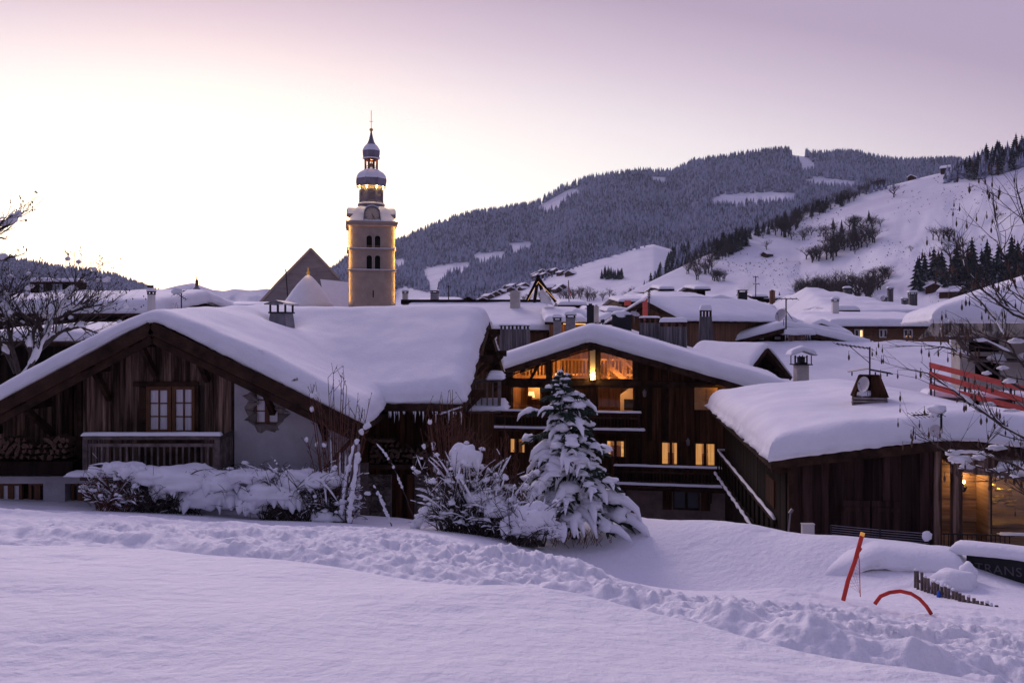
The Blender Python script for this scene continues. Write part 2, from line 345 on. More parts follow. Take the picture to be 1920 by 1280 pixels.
def ground(x, y, fine=True):
    x = np.asarray(x, float); y = np.asarray(y, float)
    yc = np.interp(x, CREST[:, 0], CREST[:, 1])
    xx = np.clip(x, -16, 13); z = tps(xx, np.clip(y, -6, 22))
    dr = sst(.5, 6, y-yc); drop = np.interp(x, [-3, 0, 6, 9.5, 10.5], [1.2, 4.2, 3.0, 2.6, .6])
    z = z-dr*drop; z = z*(1-sst(22, 45, y))+(-9.6)*sst(22, 45, y)
    # the trampled trail: from the edge of the untouched slope to about 6 m beyond
    ye = np.interp(x, EDGE[:, 0], EDGE[:, 1]); d = y-ye
    wdt = np.interp(x, [-14, -6, -2, 2, 6, 9], [9.5, 9.5, 9.0, 7.0, 7.0, 6.2])
    m = sst(.0, .35, d)*(1-sst(wdt*.75, wdt*1.15, d))
    dip = -.22*np.exp(-((d-.45)/.32)**2)+.10*np.exp(-((d+.1)/.35)**2)*.5
    z = z+dip*(y > 0)
    if fine:
        al = x*.93-y*.36; ac_ = x*.36+y*.93     # along and across the trail
        rut = fbm(al*.16, ac_*1.35, 3, 5)
        lump = 1-np.abs(fbm(x*1.5+rut, y*1.5, 5, 11, .55))*2.2
        chunk = fbm(x*3.4, y*3.4, 4, 31, .6)
        rough = .30*rut+.30*np.clip(lump, -1, 1)*(.5+.5*fbm(al*.2, ac_*.5, 2, 3))+.12*chunk
        lft = np.interp(x, [-7, -2, 1, 5], [.30, .62, .78, .55])*np.interp(d, [2, 7], [1, .65])
        z = z+m*(rough*lft+.10*rut*np.interp(x, [-4, 1], [1.3, .3])+.03)
        fr_ = np.clip(m*(.5+.9*fbm(x*.5, y*.5, 2, 77)), 0, 1)
        z = z+fr_*.14*np.abs(fbm(x*5.5, y*5.5, 3, 41, .6))
        smooth_ = 1-m
        z = z+.07*fbm(x*.45+3, y*.8, 2, 23)*smooth_*(y < 12)
        z = z+smooth_*(.3+1.1*np.clip(.5+fbm(x*.6, y*1.1, 2, 29), 0, 1))*(.014*fbm(x*.9+y*.3, y*2.2, 3, 21)+.010*fbm(x*3.2, y*7, 3, 51, .6)-.05*np.clip(fbm(x*1.3+4, y*2.6, 2, 57)-.42, 0, 1))*(1-sst(20, 40, y))
        z = z+.05*fbm(x*.35, y*.35, 2, 61)*sst(6, 12, y)
    return z
def gz(x, y, fine=False): return float(ground(np.array([float(x)]), np.array([float(y)]), fine)[0])
us = np.linspace(-.82, .86, 820)
Yr = [-3.0]
while Yr[-1] < 3: Yr.append(Yr[-1]+.2)
while Yr[-1] < 24: Yr.append(Yr[-1]+max(.018, Yr[-1]*.0042))
while Yr[-1] < 3500: Yr.append(Yr[-1]*1.06)
Yr = np.array(Yr); GX = us[None, :]*(np.abs(Yr)[:, None]+1.6); GY = np.repeat(Yr[:, None], len(us), 1)
grid_obj('ground', GX, GY, ground(GX, GY), 'snow_ground', kind='structure')
# ---------------- hills: sheets given by their outline and distance ----------------
class Sheet:
    def __init__(s, top, base, Y0, Y1, pw=1.0, rel=0, seed=0, fq=.01):
        s.t = np.array(top, float); s.b = np.array(base, float); s.Y0, s.Y1, s.pw, s.rel, s.seed, s.fq = Y0, Y1, pw, rel, seed, fq
    def pt(s, px, py):
        px = np.asarray(px, float); py = np.asarray(py, float)
        a = np.interp(px, s.b[:, 0], s.b[:, 1]); b = np.interp(px, s.t[:, 0], s.t[:, 1])
        t = np.clip((a-py)/(a-b), 0, 1.2); y0 = s.Y0(px) if callable(s.Y0) else s.Y0; y1 = s.Y1(px) if callable(s.Y1) else s.Y1
        Y = y0+(y1-y0)*t**s.pw
        Y = Y*(1+s.rel*fbm(px*s.fq+s.seed, py*s.fq*1.6, 4, s.seed)*np.minimum(1, 3*(1.001-np.minimum(t, 1))))
        return (px-960)/FOC*Y, Y, (HOR-py)/FOC*Y
    def mesh(s, name, m, n=300, k=60, x0=None, x1=None):
        pxs = np.linspace(s.t[0, 0] if x0 is None else x0, s.t[-1, 0] if x1 is None else x1, n); T = np.linspace(0, 1, k)
        PX = np.repeat(pxs[None, :], k, 0); a = np.interp(pxs, s.b[:, 0], s.b[:, 1]); b = np.interp(pxs, s.t[:, 0], s.t[:, 1])
        b = b+fbm(pxs*.03, pxs*0, 3, s.seed)*.8
        PY = a[None, :]+(b-a)[None, :]*T[:, None]; X, Y, Z = s.pt(PX, PY)
        bk = [(X[-1]*1.02, Y[-1]*1.02, Z[-1]*.97), (X[-1]*1.08, Y[-1]*1.08, Z[-1]*0-30)]
        X = np.vstack([X]+[q[0][None] for q in bk]); Y = np.vstack([Y]+[q[1][None] for q in bk]); Z = np.vstack([Z]+[q[2][None] for q in bk])
        return grid_obj(name, X, Y, Z, m, kind='structure')
mountain = Sheet([(560, 560), (600, 530), (650, 492), (742, 462), (800, 436), (870, 411), (940, 400), (1000, 391), (1060, 357), (1110, 341), (1200, 329), (1260, 331), (1300, 311), (1400, 297), (1470, 288), (1500, 293),
                  (1540, 297), (1600, 293), (1650, 306), (1700, 311), (1760, 308), (1850, 308), (2000, 300), (2300, 270)],
                 [(560, 645), (2300, 645)], 900, 2600, 1.0, .06, 3, .012)
mountain.mesh('mountain', 'snow_far', 500, 90)
meadow = Sheet([(740, 590), (800, 583), (890, 562), (940, 548), (1000, 528), (1060, 508), (1110, 490), (1160, 476), (1200, 462), (1225, 458), (1260, 468), (1330, 470), (1400, 465), (1600, 420)],
               [(740, 664), (1600, 664)], 420, 880, 1.0, .03, 9, .01)
meadow.mesh('meadow', 'snow_far', 240, 40)
hillside = Sheet([(1100, 580), (1150, 562), (1200, 537), (1260, 508), (1330, 476), (1400, 441), (1460, 416), (1530, 392), (1600, 368), (1680, 345), (1740, 330), (1790, 318), (1850, 300), (1920, 280), (2300, 190)],
                 [(1050, 712), (2300, 712)], 190, lambda px: np.interp(px, [1100, 1500, 1920, 2300], [420, 620, 560, 500]), 1.0, .03, 14, .012)
hillside.mesh('hillside', 'snow_far', 400, 90)
farhill = Sheet([(-400, 440), (-100, 470), (0, 484), (50, 492), (110, 503), (160, 508), (210, 517), (250, 530), (290, 545), (340, 562), (420, 580), (520, 590)], [(-400, 634), (560, 634)], 1300, 2300, 1.0, .05, 22, .01)
farhill.mesh('far_hill', 'snow_far', 200, 30)
peaks = Sheet([(200, 560), (300, 543), (330, 536), (350, 532), (362, 530), (385, 538), (400, 543), (420, 545), (440, 541), (470, 544), (500, 541), (530, 548), (620, 552), (760, 560)], [(200, 628), (760, 628)], 2900, 3350, 1.0, .05, 31, .03)
peaks.mesh('distant_peaks', 'snow_far', 200, 20)
# ---------------- trees of the hills ----------------
def conifer_verts(h, w, n=6, tiers=3, rnd=random):
    V, Fc = [], []
    for i in range(tiers):
        z0 = h*(.06+.94*i/tiers*.9); z1 = min(h, z0+h*1.25/tiers+h*.08) if i < tiers-1 else h
        r = w*(1-i/tiers)**.85; b = len(V); a0 = rnd.random()*6
        for k in range(n):
            rr = r*(1 if k % 2 else .72)*(.85+.3*rnd.random()); a = a0+2*math.pi*k/n
            V.append((rr*math.cos(a), rr*math.sin(a), z0-(.05*h*rnd.random() if k % 2 else 0)))
        V.append((0, 0, z1))
        for k in range(n): Fc.append((b+k, b+(k+1) % n, b+n))
    return np.array(V), Fc
def inpoly(x, y, poly):
    x = np.asarray(x); y = np.asarray(y); r = np.zeros(x.shape, bool); n = len(poly); j = n-1
    for i in range(n):
        xi, yi = poly[i]; xj, yj = poly[j]
        with np.errstate(divide='ignore', invalid='ignore'):
            c = ((yi > y) != (yj > y)) & (x < (xj-xi)*(y-yi)/(yj-yi+1e-9)+xi)
        r ^= c; j = i
    return r
rng = np.random.default_rng(5)
protos = [conifer_verts(1, .21+.05*k/4, 6, 3, random.Random(k)) for k in range(5)]
def wood(name, label, pts, hs):
    vs, fs = [], []; n0 = 0
    pi = rng.integers(0, 5, len(pts)); an = rng.random(len(pts))*6.28
    for i, (p, h) in enumerate(zip(pts, hs)):
        V, Fc = protos[pi[i]]; c, s_ = math.cos(an[i])*h, math.sin(an[i])*h
        q = np.empty_like(V); q[:, 0] = V[:, 0]*c-V[:, 1]*s_+p[0]; q[:, 1] = V[:, 0]*s_+V[:, 1]*c+p[1]; q[:, 2] = V[:, 2]*h+p[2]-.5
        vs.append(q); fs += [(a+n0, b+n0, d+n0) for a, b, d in Fc]; n0 += len(V)
    me = bpy.data.meshes.new(name); me.from_pydata(np.concatenate(vs).tolist(), [], fs); me.materials.append(M['forest_tree']); me.update()
    o = bpy.data.objects.new(name, me); C.objects.link(o); meta(o, label, 'forest', None, 'stuff')
CLEAR = [[(1330, 378), (1350, 366), (1440, 360), (1492, 362), (1490, 372), (1430, 375), (1380, 380)],
         [(1505, 340), (1530, 332), (1605, 340), (1600, 348), (1550, 344)],
         [(1478, 288), (1512, 290), (1530, 312), (1510, 316), (1498, 312), (1512, 303)],
         [(1005, 390), (1030, 372), (1068, 352), (1092, 358), (1062, 368), (1045, 388), (1015, 390)],
         [(885, 480), (905, 474), (945, 472), (948, 480), (915, 486), (900, 492)],
         [(950, 456), (975, 455), (998, 452), (995, 460), (965, 470)],
         [(740, 486), (755, 484), (760, 494), (740, 500)], [(790, 505), (830, 497), (880, 490), (882, 500), (840, 510), (825, 530), (808, 545), (800, 520)],
         [(1218, 332), (1250, 331), (1250, 337), (1230, 337)], [(738, 545), (760, 538), (800, 548), (822, 540), (825, 600), (738, 600)]]
N = 34000
px = rng.uniform(560, 1900, N); top = np.interp(px, mountain.t[:, 0], mountain.t[:, 1]); bot = np.interp(px, [560, 740, 830, 900, 1000, 1100, 1210, 1300, 1400, 1600, 1900], [600, 560, 575, 565, 535, 500, 475, 500, 460, 400, 340])
py = top+(bot-top)*rng.random(N)**1.0
k_ = np.concatenate([np.ones(N, bool)])
for c in CLEAR:
    for dy in (0, 4, 8, 11): k_ &= ~inpoly(px, py-dy, c)
k_ &= fbm(px*.02, py*.05, 3, 91) > -.75
rx = rng.uniform(600, 1800, 1500); rt = np.interp(rx, mountain.t[:, 0], mountain.t[:, 1])+.5
ok = ~((rx > 1478) & (rx < 1510)) ; px = np.r_[px[k_], rx[ok]]; py = np.r_[py[k_], rt[ok]]
X, Y, Z = mountain.pt(px, py); wood('forest', 'dense snow-dusted conifer forest covering the big mountain behind the village', np.stack([X, Y, Z], -1), rng.uniform(15, 31, len(px))*np.interp(Y, [900, 2600], [.62, 1.0]))
px = rng.uniform(-100, 345, 5000); py = np.interp(px, farhill.t[:, 0], farhill.t[:, 1])+rng.random(5000)**1.3*60+.5
X, Y, Z = farhill.pt(px, py); wood('far_forest', 'hazy pale conifer forest on the distant ridge at the left edge', np.stack([X, Y, Z], -1), rng.uniform(10, 18, 5000))
# a few tree prototypes for the trees one can tell apart
def branchy(mb, p, d, L, r, depth, rnd, n=3, spread=.55, seg=3, up=.15, kids=(3, 5), tips=None):
    pts = [Vector(p)]; rs = [r]; dd = Vector(d).normalized()
    for i in range(seg):
        dd = (dd+Vector((rnd.uniform(-1, 1), rnd.uniform(-1, 1), rnd.uniform(-.6, 1)))*.14+Vector((0, 0, up*.3))).normalized()
        pts.append(pts[-1]+dd*L/seg); rs.append(r*(1-.55*(i+1)/seg))
    mb.tube(pts, rs, n, False)
    if depth == 0:
        if tips is not None: tips.append((pts[-1], dd, pts))
        return
    for k in range(rnd.randint(*kids)):
        t = rnd.uniform(.35, 1); i = min(int(t*seg), seg-1); q = pts[i].lerp(pts[i+1], t*seg-i)
        e = (dd+Vector((rnd.gauss(0, 1), rnd.gauss(0, 1), rnd.gauss(.2, .6)))*spread*1.3).normalized()
        branchy(mb, q, e, L*rnd.uniform(.5, .75), max(r*.5, .0), depth-1, rnd, n, spread, seg, up, kids, tips)
def bare_tree_mesh(seed, h=10, w=.6):
    rnd = random.Random(seed); mb = MB(); mb.tube([(0, 0, -.5), (0, 0, h*.15), (.1*rnd.random(), 0, h*.33)], [h*.034, h*.028, h*.022], 5, False)
    for k in range(6):
        a = 2*math.pi*k/6+rnd.random(); branchy(mb, (0, 0, h*(.14+.035*k)), (math.cos(a)*w, math.sin(a)*w, 1), h*.42, h*.016, 3, rnd, 3, .5, 2, .2, (3, 4))
    return mb
def conifer_mesh(seed, h=12, w=2.6, tiers=9, n=11):
    rnd = random.Random(seed); mb = MB()
    for i in range(tiers):
        t = i/(tiers-1); z0 = h*(.08+.84*t); r = w*(1-t)**.8+.18; z1 = z0+h*.14*(1-.3*t)
        a0 = rnd.random()*6; c = mb.V((0, 0, min(h, z1)))
        ring = []
        for k in range(n*2):
            a = a0+math.pi*k/n; rr = r*(1.0 if k % 2 else .45)*rnd.uniform(.75, 1.15)
            ring.append(mb.V((rr*math.cos(a), rr*math.sin(a), z0-r*.25*(1 if k % 2 else .3)-rnd.random()*.1*r)))
        c2 = mb.V((0, 0, z0-.02*h))
        for k in range(n*2): mb.f.append([ring[k], ring[(k+1) % (n*2)], c]); mb.f.append([ring[(k+1) % (n*2)], ring[k], c2])
    return mb
HID = []
def tree_thing(kind, seed):
    t = thing('bare_tree' if kind == 'b' else 'conifer', 'x', 'tree', (0, 0, 0))
    if kind == 'b':
        m = bare_tree_mesh(seed); m.build('branches', 'bark', t)
    else:
        conifer_mesh(seed).build('crown', 'conifer_snowy', t); m = MB(); m.tube([(0, 0, -1), (0, 0, 11)], [.22, .04], 5); m.build('trunk', 'bark', t)
    return t
PB = [tree_thing('b', 40+i) for i in range(4)]; PC = [tree_thing('c', 60+i) for i in range(4)]
def plant(protos, i, sheet, px, py, hpx, label, group=None, wide=1):
    X, Y, Z = sheet.pt(px, py); h = hpx/FOC*float(Y); base = 12.0 if protos is PC else 10.0; s = h/base
    return dup(protos[i % 4], (float(X), float(Y), float(Z)-.2), i*1.7, (s*wide, s*wide, s), label, group)
rr = random.Random(8); TI = 0
def clump(kind, sheet, poly, n, h0, h1, label, group, wide=1.2):
    global TI; xs = [p[0] for p in poly]; ys = [p[1] for p in poly]; k = 0
    while k < n:
        x, y = rr.uniform(min(xs), max(xs)), rr.uniform(min(ys), max(ys))
        if inpoly(np.array([x]), np.array([y]), poly)[0]:
            plant(PB if kind == 'b' else PC, TI, sheet, x, y, rr.uniform(h0, h1), label, group, wide); TI += 1; k += 1
clump('b', hillside, [(1495, 495), (1520, 478), (1560, 455), (1640, 445), (1640, 462), (1600, 470), (1560, 490)], 44, 22, 36, 'bare grey tree in the long thicket crossing the middle of the snowy hillside', 'bare trees of the thicket across the hillside', 1.5)
clump('b', hillside, [(1482, 450), (1520, 436), (1650, 412), (1662, 425), (1600, 448), (1520, 458)], 30, 16, 28, 'bare tree in the upper part of the thicket on the snowy hillside', 'bare trees in the upper part of the hillside thicket', 1.5)
for x, y, h in ((1562, 430, 24), (1578, 436, 26), (1602, 440, 34), (1629, 414, 22)):
    plant(PC, TI, hillside, x, y, h, 'dark conifer standing among the bare trees of the hillside thicket', 'dark conifers in the hillside thicket'); TI += 1
clump('b', hillside, [(1478, 585), (1500, 560), (1545, 548), (1640, 542), (1640, 572), (1560, 585)], 60, 34, 54, 'bare tree in the grove just behind the village roofs, below the snowy hillside', 'bare trees in the grove behind the village', 1.1)
clump('b', hillside, [(1610, 532), (1640, 515), (1675, 520), (1650, 545), (1612, 550)], 24, 18, 30, 'bare bush on the low bank of the hillside above the long hipped roof', 'bushes on the low bank of the hillside', 1.7)
clump('b', hillside, [(1745, 450), (1765, 447), (1785, 452), (1760, 456)], 6, 26, 30, 'rounded bare tree of the close group alone high on the open hillside', 'rounded trees in the group high on the open hillside', 1.3)
clump('b', hillside, [(1448, 442), (1470, 438), (1500, 425), (1480, 448)], 13, 30, 42, 'tall bare tree standing beside the thicket on the hillside', 'tall bare trees beside the hillside thicket')
clump('b', hillside, [(1400, 440), (1500, 402), (1640, 352), (1660, 352), (1560, 396), (1420, 452)], 57, 14, 26, 'bare tree in the row along the upper edge of the hillside', 'bare trees along the upper edge of the hillside', 1.2)
clump('b', hillside, [(1330, 476), (1400, 446), (1398, 470), (1350, 490)], 23, 24, 38, 'bare tree at the forest edge where the hillside meets the big mountain', 'bare trees at the edge of the mountain forest', 1.1)
clump('b', hillside, [(1280, 505), (1330, 490), (1355, 500), (1300, 530)], 17, 22, 34, 'bare tree in the frosty grove at the left foot of the hillside', 'trees in the frosty grove at the foot of the hillside', 1.2)
clump('b', hillside, [(1335, 525), (1362, 523), (1360, 528), (1338, 528)], 10, 20, 26, 'slim bare tree in the little row above the village roofs', 'slim trees in the little row above the village')
for x, y, h, l in ((1676, 370, 27, 'lone round bare tree at the top edge of the open hillside'), (1437, 468, 20, 'small lone bare tree left of the hillside thicket'), (1603, 476, 16, 'small sparse tree just under the hillside thicket'),
                   (1708, 472, 14, 'low round bush alone in the middle of the open snow slope'), (1820, 358, 13, 'small round bush near the forest corner high on the right'), (1842, 452, 14, 'squat bush at the right of the open hillside'),
                   (1870, 412, 18, 'dark round bush near the right edge of the hillside'), (1806, 486, 52, 'big bare tree rising above the dark conifers at right'), (1782, 490, 44, 'wide bare tree left of the tallest one above the dark conifers')):
    plant(PB, TI, hillside, x, y, h, l, None, 1.5); TI += 1
clump('c', hillside, [(1716, 545), (1730, 520), (1800, 505), (1920, 500), (1990, 500), (1990, 560), (1760, 558)], 75, 44, 66, 'tall dark conifer in the grove above the wooden huts', 'dark conifers in the grove above the huts', 1.25)
clump('c', hillside, [(1768, 344), (1785, 322), (1850, 298), (1925, 278), (1990, 270), (1990, 310), (1920, 316), (1840, 336)], 75, 24, 36, 'snow-dusted conifer in the dark wood on the crest at the upper right', 'conifers in the wood on the upper right crest', 1.6)
for x, y, h in ((1905, 285, 38), (1916, 284, 34), (1888, 290, 20)):
    plant(PC, TI, hillside, x, y, h, 'taller conifer poking above the crest at the upper right corner', 'tall conifers on the crest'); TI += 1
clump('c', hillside, [(1330, 478), (1345, 470), (1400, 446), (1402, 462), (1350, 490)], 26, 24, 40, 'dark conifer where the big mountain forest comes down to the hillside', 'conifers at the foot of the mountain forest', 1.2)
clump('c', hillside, [(1400, 440), (1500, 404), (1600, 370), (1605, 378), (1500, 416), (1410, 452)], 40, 16, 26, 'small conifer in the row along the upper edge of the hillside', 'small conifers along the upper edge of the hillside', 1.3)
clump('c', meadow, [(1127, 524), (1165, 524), (1168, 520), (1130, 516)], 22, 17, 22, 'conifer of the small square plantation on the white meadow', 'conifers in the square plantation on the meadow', 1.0)
clump('c', meadow, [(1200, 552), (1232, 520), (1255, 492), (1262, 470), (1400, 465), (1400, 480), (1290, 512), (1230, 548)], 60, 22, 30, 'conifer in the dark strip of wood between meadow and hillside', 'trees in the strip between meadow and hillside', 1.4)
clump('b', meadow, [(940, 562), (1000, 560), (1080, 556), (1200, 556), (1200, 562), (1000, 570)], 44, 14, 24, 'bare valley tree behind the village rooftops', 'bare trees on the valley floor')
clump('b', hillside, [(1200, 572), (1250, 560), (1250, 570)], 8, 22, 30, 'frosted bare tree at the foot of the hillside behind the roofs', 'frosted trees at the foot of the hillside')
clump('c', hillside, [(1370, 572), (1374, 572), (1374, 576), (1370, 576)], 1, 24, 26, 'slim conifer on its own behind the smoking chimney', None)
clump('c', hillside, [(1458, 560), (1462, 560), (1462, 566)], 1, 16, 18, 'short conifer standing behind the pale village roof', None)
pts, hs = [], []
for sh_, poly, n, h0, h1 in ((hillside, [(1768, 344), (1785, 322), (1850, 298), (1925, 278), (1990, 270), (1990, 310), (1920, 316), (1840, 336)], 190, 18, 30), (meadow, [(1200, 552), (1232, 520), (1255, 492), (1262, 470), (1400, 465), (1400, 480), (1290, 512), (1230, 548)], 150, 15, 26),
                              (hillside, [(1400, 440), (1500, 404), (1600, 370), (1700, 345), (1600, 366), (1500, 398)], 90, 10, 18), (meadow, [(870, 572), (1000, 535), (1100, 495), (1215, 462), (1100, 484), (1000, 522)], 160, 8, 14)):
    k = 0
    while k < n:
        x, y = rr.uniform(min(p[0] for p in poly), max(p[0] for p in poly)), rr.uniform(min(p[1] for p in poly), max(p[1] for p in poly))
        if inpoly(np.array([x]), np.array([y]), poly)[0]:
            q = [float(v) for v in sh_.pt(x, y)]; pts.append(q); hs.append(rr.uniform(h0, h1)/FOC*q[1]); k += 1
wood('forest_fringe', 'smaller conifers filling in behind the separate ones on the crest, meadow edge and hillside edge', pts, hs)
for t in PB+PC:
    for c in list(t.children): bpy.data.objects.remove(c)
    bpy.data.objects.remove(t)
# tufts and seedlings dotted over the open hillside
b = MB(); rs = random.Random(15)
for i in range(2600):
    px_ = rs.uniform(1280, 1930); top_ = float(np.interp(px_, hillside.t[:, 0], hillside.t[:, 1])); py_ = rs.uniform(top_+3, 600)
    if float(fbm(np.array(px_*.013), np.array(py_*.03), 3, 66)) < .12+.25*(py_ > 520): continue
    X_, Y_, Z_ = [float(q) for q in hillside.pt(px_, py_)]; h = rs.uniform(.2, .6)*Y_/500*1.2; w = h*rs.uniform(.4, 1.3)
    i0 = [b.V((X_+w*math.cos(a), Y_+w*math.sin(a), Z_-.2)) for a in (0, 2.1, 4.2)]; a = b.V((X_+rs.uniform(-.2, .2), Y_, Z_+h)); b.f += [[i0[0], i0[1], a], [i0[1], i0[2], a], [i0[2], i0[0], a]]
o = b.build('grass_tufts', 'bark'); meta(o, 'scattered dark tufts and seedlings poking through the snow of the open hillside', 'tufts', None, 'stuff')
# far small houses on the meadow and slopes
def small_house(name, label, p, w, h, th, group=None):
    fr_ = Fr(p[0], p[1], th); t = thing(name, label, 'house', p, group); z = p[2]
    b = MB(fr_); b.box(-w/2, w/2, 0, w*1.1, z-2, z+h*.55); b.f.append([b.V((-w/2, 0, z+h*.55)), b.V((w/2, 0, z+h*.55)), b.V((0, 0, z+h))]); b.build('wall', 'wood_dark', t)
    s = MB(fr_); o = w*.12
    for sg in (-1, 1):
        s.hexa([(0, -o, z+h), (sg*(w/2+o), -o, z+h*.5), (sg*(w/2+o), w*1.1+o, z+h*.5), (0, w*1.1+o, z+h)], [(0, -o, z+h+.6), (sg*(w/2+o), -o, z+h*.5+.6), (sg*(w/2+o), w*1.1+o, z+h*.5+.6), (0, w*1.1+o, z+h+.6)])
    s.build('roof_snow', 'snow', t); return t
hl = random.Random(4)
for i, (x, y) in enumerate(((1005, 518), (1018, 512), (1030, 515), (1043, 512), (1056, 515), (1066, 518), (1024, 519), (948, 544), (958, 546), (966, 541), (975, 545), (985, 540), (938, 552), (930, 556), (920, 560), (1040, 545), (1048, 548), (1055, 543), (905, 566), (1010, 522))):
    X, Y, Z = meadow.pt(x, y); small_house('farmhouse', 'tiny snow-roofed farmhouse in the scattered hamlet on the far meadow', Vector((float(X), float(Y), float(Z))), hl.uniform(6, 9), hl.uniform(4, 6), hl.uniform(-60, 60), 'farmhouses of the hamlet on the far meadow')
for x, y, w, l, th in ((1786, 321, 11, 'lone chalet on the hilltop at the edge of the upper right wood', -50), (1708, 336, 8, 'hut half hidden at the top edge of the open hillside', 40), (1432, 482, 9, 'low hut behind the hedge at the left of the hillside', 60),
                       (1752, 548, 9, 'brown wooden hut with snowy gable in front of the dark conifers', 35), (1803, 556, 9, 'lower wooden hut right of the brown gabled hut, below the conifers', -40)):
    X, Y, Z = hillside.pt(x, y); small_house('hut', l, Vector((float(X), float(Y), float(Z))), w*(.55 if y < 500 else .75), w*.5*(.7 if y < 500 else .85), th)
# ---------------- building blocks ----------------
def edge_coords(a, b, step, e=(.03, .09, .18, .3)):
    e = [q for q in e if q < (b-a)/4]; n = max(2, int((b-a-2*e[-1])/step))
    return np.array([a]+[a+q for q in e[:-1]]+list(np.linspace(a+e[-1], b-e[-1], n))+[b-q for q in e[:-1][::-1]]+[b])
def snow_field(parent, fr, U, Wd, zf, T, seed=0, r=.45, dist=None, mask=None, name='roof_snow', und=.06, wob=.07, sh=None, m='snow', low=.3, over=None):
    """a slab of snow: soft rounded top over zf, skirt round its rim. U, Wd are coordinate arrays"""
    UU, WW = np.meshgrid(U, Wd)
    d = dist(UU, WW) if dist else np.minimum(np.minimum(UU-U[0], U[-1]-UU), np.minimum(WW-Wd[0], Wd[-1]-WW))
    mk = mask(UU, WW) if mask else np.ones(UU.shape, bool)
    rj = r*(1+.5*fbm(UU*.9+seed, WW*.9, 3, seed+3))
    q = np.clip(d/rj, 0, 1); t = low+(1-low)*np.sqrt(np.clip(1-(1-q)**2, 0, 1))
    z0 = zf(UU, WW); th = T(UU, WW) if callable(T) else T
    Z = z0+th*t*(1+.10*fbm(UU*.35+seed, WW*.35, 3, seed+5))+und*fbm(UU*.5, WW*.5, 3, seed+7)*q+.035*fbm(UU*2.6, WW*2.6, 4, seed+8)*(1-q*.75)
    if over: Z = Z+over(UU, WW)
    if sh: UU = sh(UU, WW)
    idx = -np.ones(UU.shape, int); cells = mk[:-1, :-1] & mk[1:, :-1] & mk[:-1, 1:] & mk[1:, 1:]
    faces = []; ii, jj = np.nonzero(cells); n1 = UU.shape[1]
    f = np.stack([ii*n1+jj, ii*n1+jj+1, (ii+1)*n1+jj+1, (ii+1)*n1+jj], -1)
    used = np.unique(f); rem = -np.ones(UU.size, int); rem[used] = np.arange(len(used)); f = rem[f]
    V = np.stack([UU.reshape(-1)[used], WW.reshape(-1)[used], Z.reshape(-1)[used]], -1); zb = z0.reshape(-1)[used]
    E = {}
    for a, b, c, e in f.tolist():
        for p, q_ in ((a, b), (b, c), (c, e), (e, a)):
            if (q_, p) in E: del E[(q_, p)]
            else: E[(p, q_)] = 1
    nr = {}
    for (p, q_) in E:
        dx, dy = V[q_, 0]-V[p, 0], V[q_, 1]-V[p, 1]; l = math.hypot(dx, dy)+1e-9
        for k in (p, q_): a = nr.setdefault(k, [0, 0]); a[0] += dy/l; a[1] += -dx/l
    mb = MB(fr)
    rim = {}; W_ = []
    for k, (nx, ny) in nr.items():
        l = math.hypot(nx, ny)+1e-9; nx /= l; ny /= l; x, y, z = V[k]; h = z-zb[k]
        w1 = wob*(1+1.2*float(fbm(np.array(x*2.3+y*1.9), np.array(y*2.1-x), 3, seed+9))); w2 = wob*1.2*float(fbm(np.array(x*3.1), np.array(y*3.3), 3, seed+10))
        V[k, 0] += nx*w2*.6; V[k, 1] += ny*w2*.6
        rim[k] = ((x+nx*w1, y+ny*w1, zb[k]+h*.5), (x+nx*w2*.5, y+ny*w2*.5, zb[k]+.004-abs(w2)*.5))
    for v in V: mb.V(v)
    mb.f = f.tolist(); ids = {k: (mb.V(a), mb.V(b)) for k, (a, b) in rim.items()}
    for (p, q_) in E:
        a, b = ids[p], ids[q_]; mb.f.append([q_, p, a[0], b[0]]); mb.f.append([b[0], a[0], a[1], b[1]])
    return mb.build(name, m, parent, True)
def planks(mb, u0, u1, z0, zt, opens=(), w=.2, y=0, th=.04, rnd=random, gap=.004, jit=.012):
    """vertical boards on the plane w=y of mb's frame, cut round the openings"""
    zt = zt if callable(zt) else (lambda u, q=zt: q); z0f = z0 if callable(z0) else (lambda u, q=z0: q)
    cuts = sorted({c for o in opens for c in o[:2]}); us_ = [u0]
    while us_[-1] < u1-1e-3:
        n = us_[-1]+w*rnd.uniform(.7, 1.3); c = [q for q in cuts if us_[-1]+1e-3 < q < n+.03]
        us_.append(min(c[0] if c else n, u1))
    for a, b in zip(us_[:-1], us_[1:]):
        m = (a+b)/2; seg = [(None, None)]; spans = []; lo = None
        cur = 'b'; zs = sorted([(o[2], o[3]) for o in opens if o[0] < m < o[1]])
        segs = []; bot = 'base'
        for q0, q1 in zs: segs.append((bot, q0)); bot = q1
        segs.append((bot, 'top')); d = rnd.uniform(0, jit)
        for s0, s1 in segs:
            ba, bb = (z0f(a), z0f(b)) if s0 == 'base' else (s0, s0); ta, tb = (zt(a), zt(b)) if s1 == 'top' else (s1, s1)
            if ta-ba < .01 and tb-bb < .01: continue
            mb.hexa([(a+gap, y-d, ba), (b-gap, y-d, bb), (b-gap, y+th, bb), (a+gap, y+th, ba)], [(a+gap, y-d, ta), (b-gap, y-d, tb), (b-gap, y+th, tb), (a+gap, y+th, ta)])
            mb.hexa([(a-.001, y+th+.002, ba), (b+.001, y+th+.002, bb), (b+.001, y+th+.03, bb), (a-.001, y+th+.03, ba)], [(a-.001, y+th+.002, ta), (b+.001, y+th+.002, tb), (b+.001, y+th+.03, tb), (a-.001, y+th+.03, ta)])
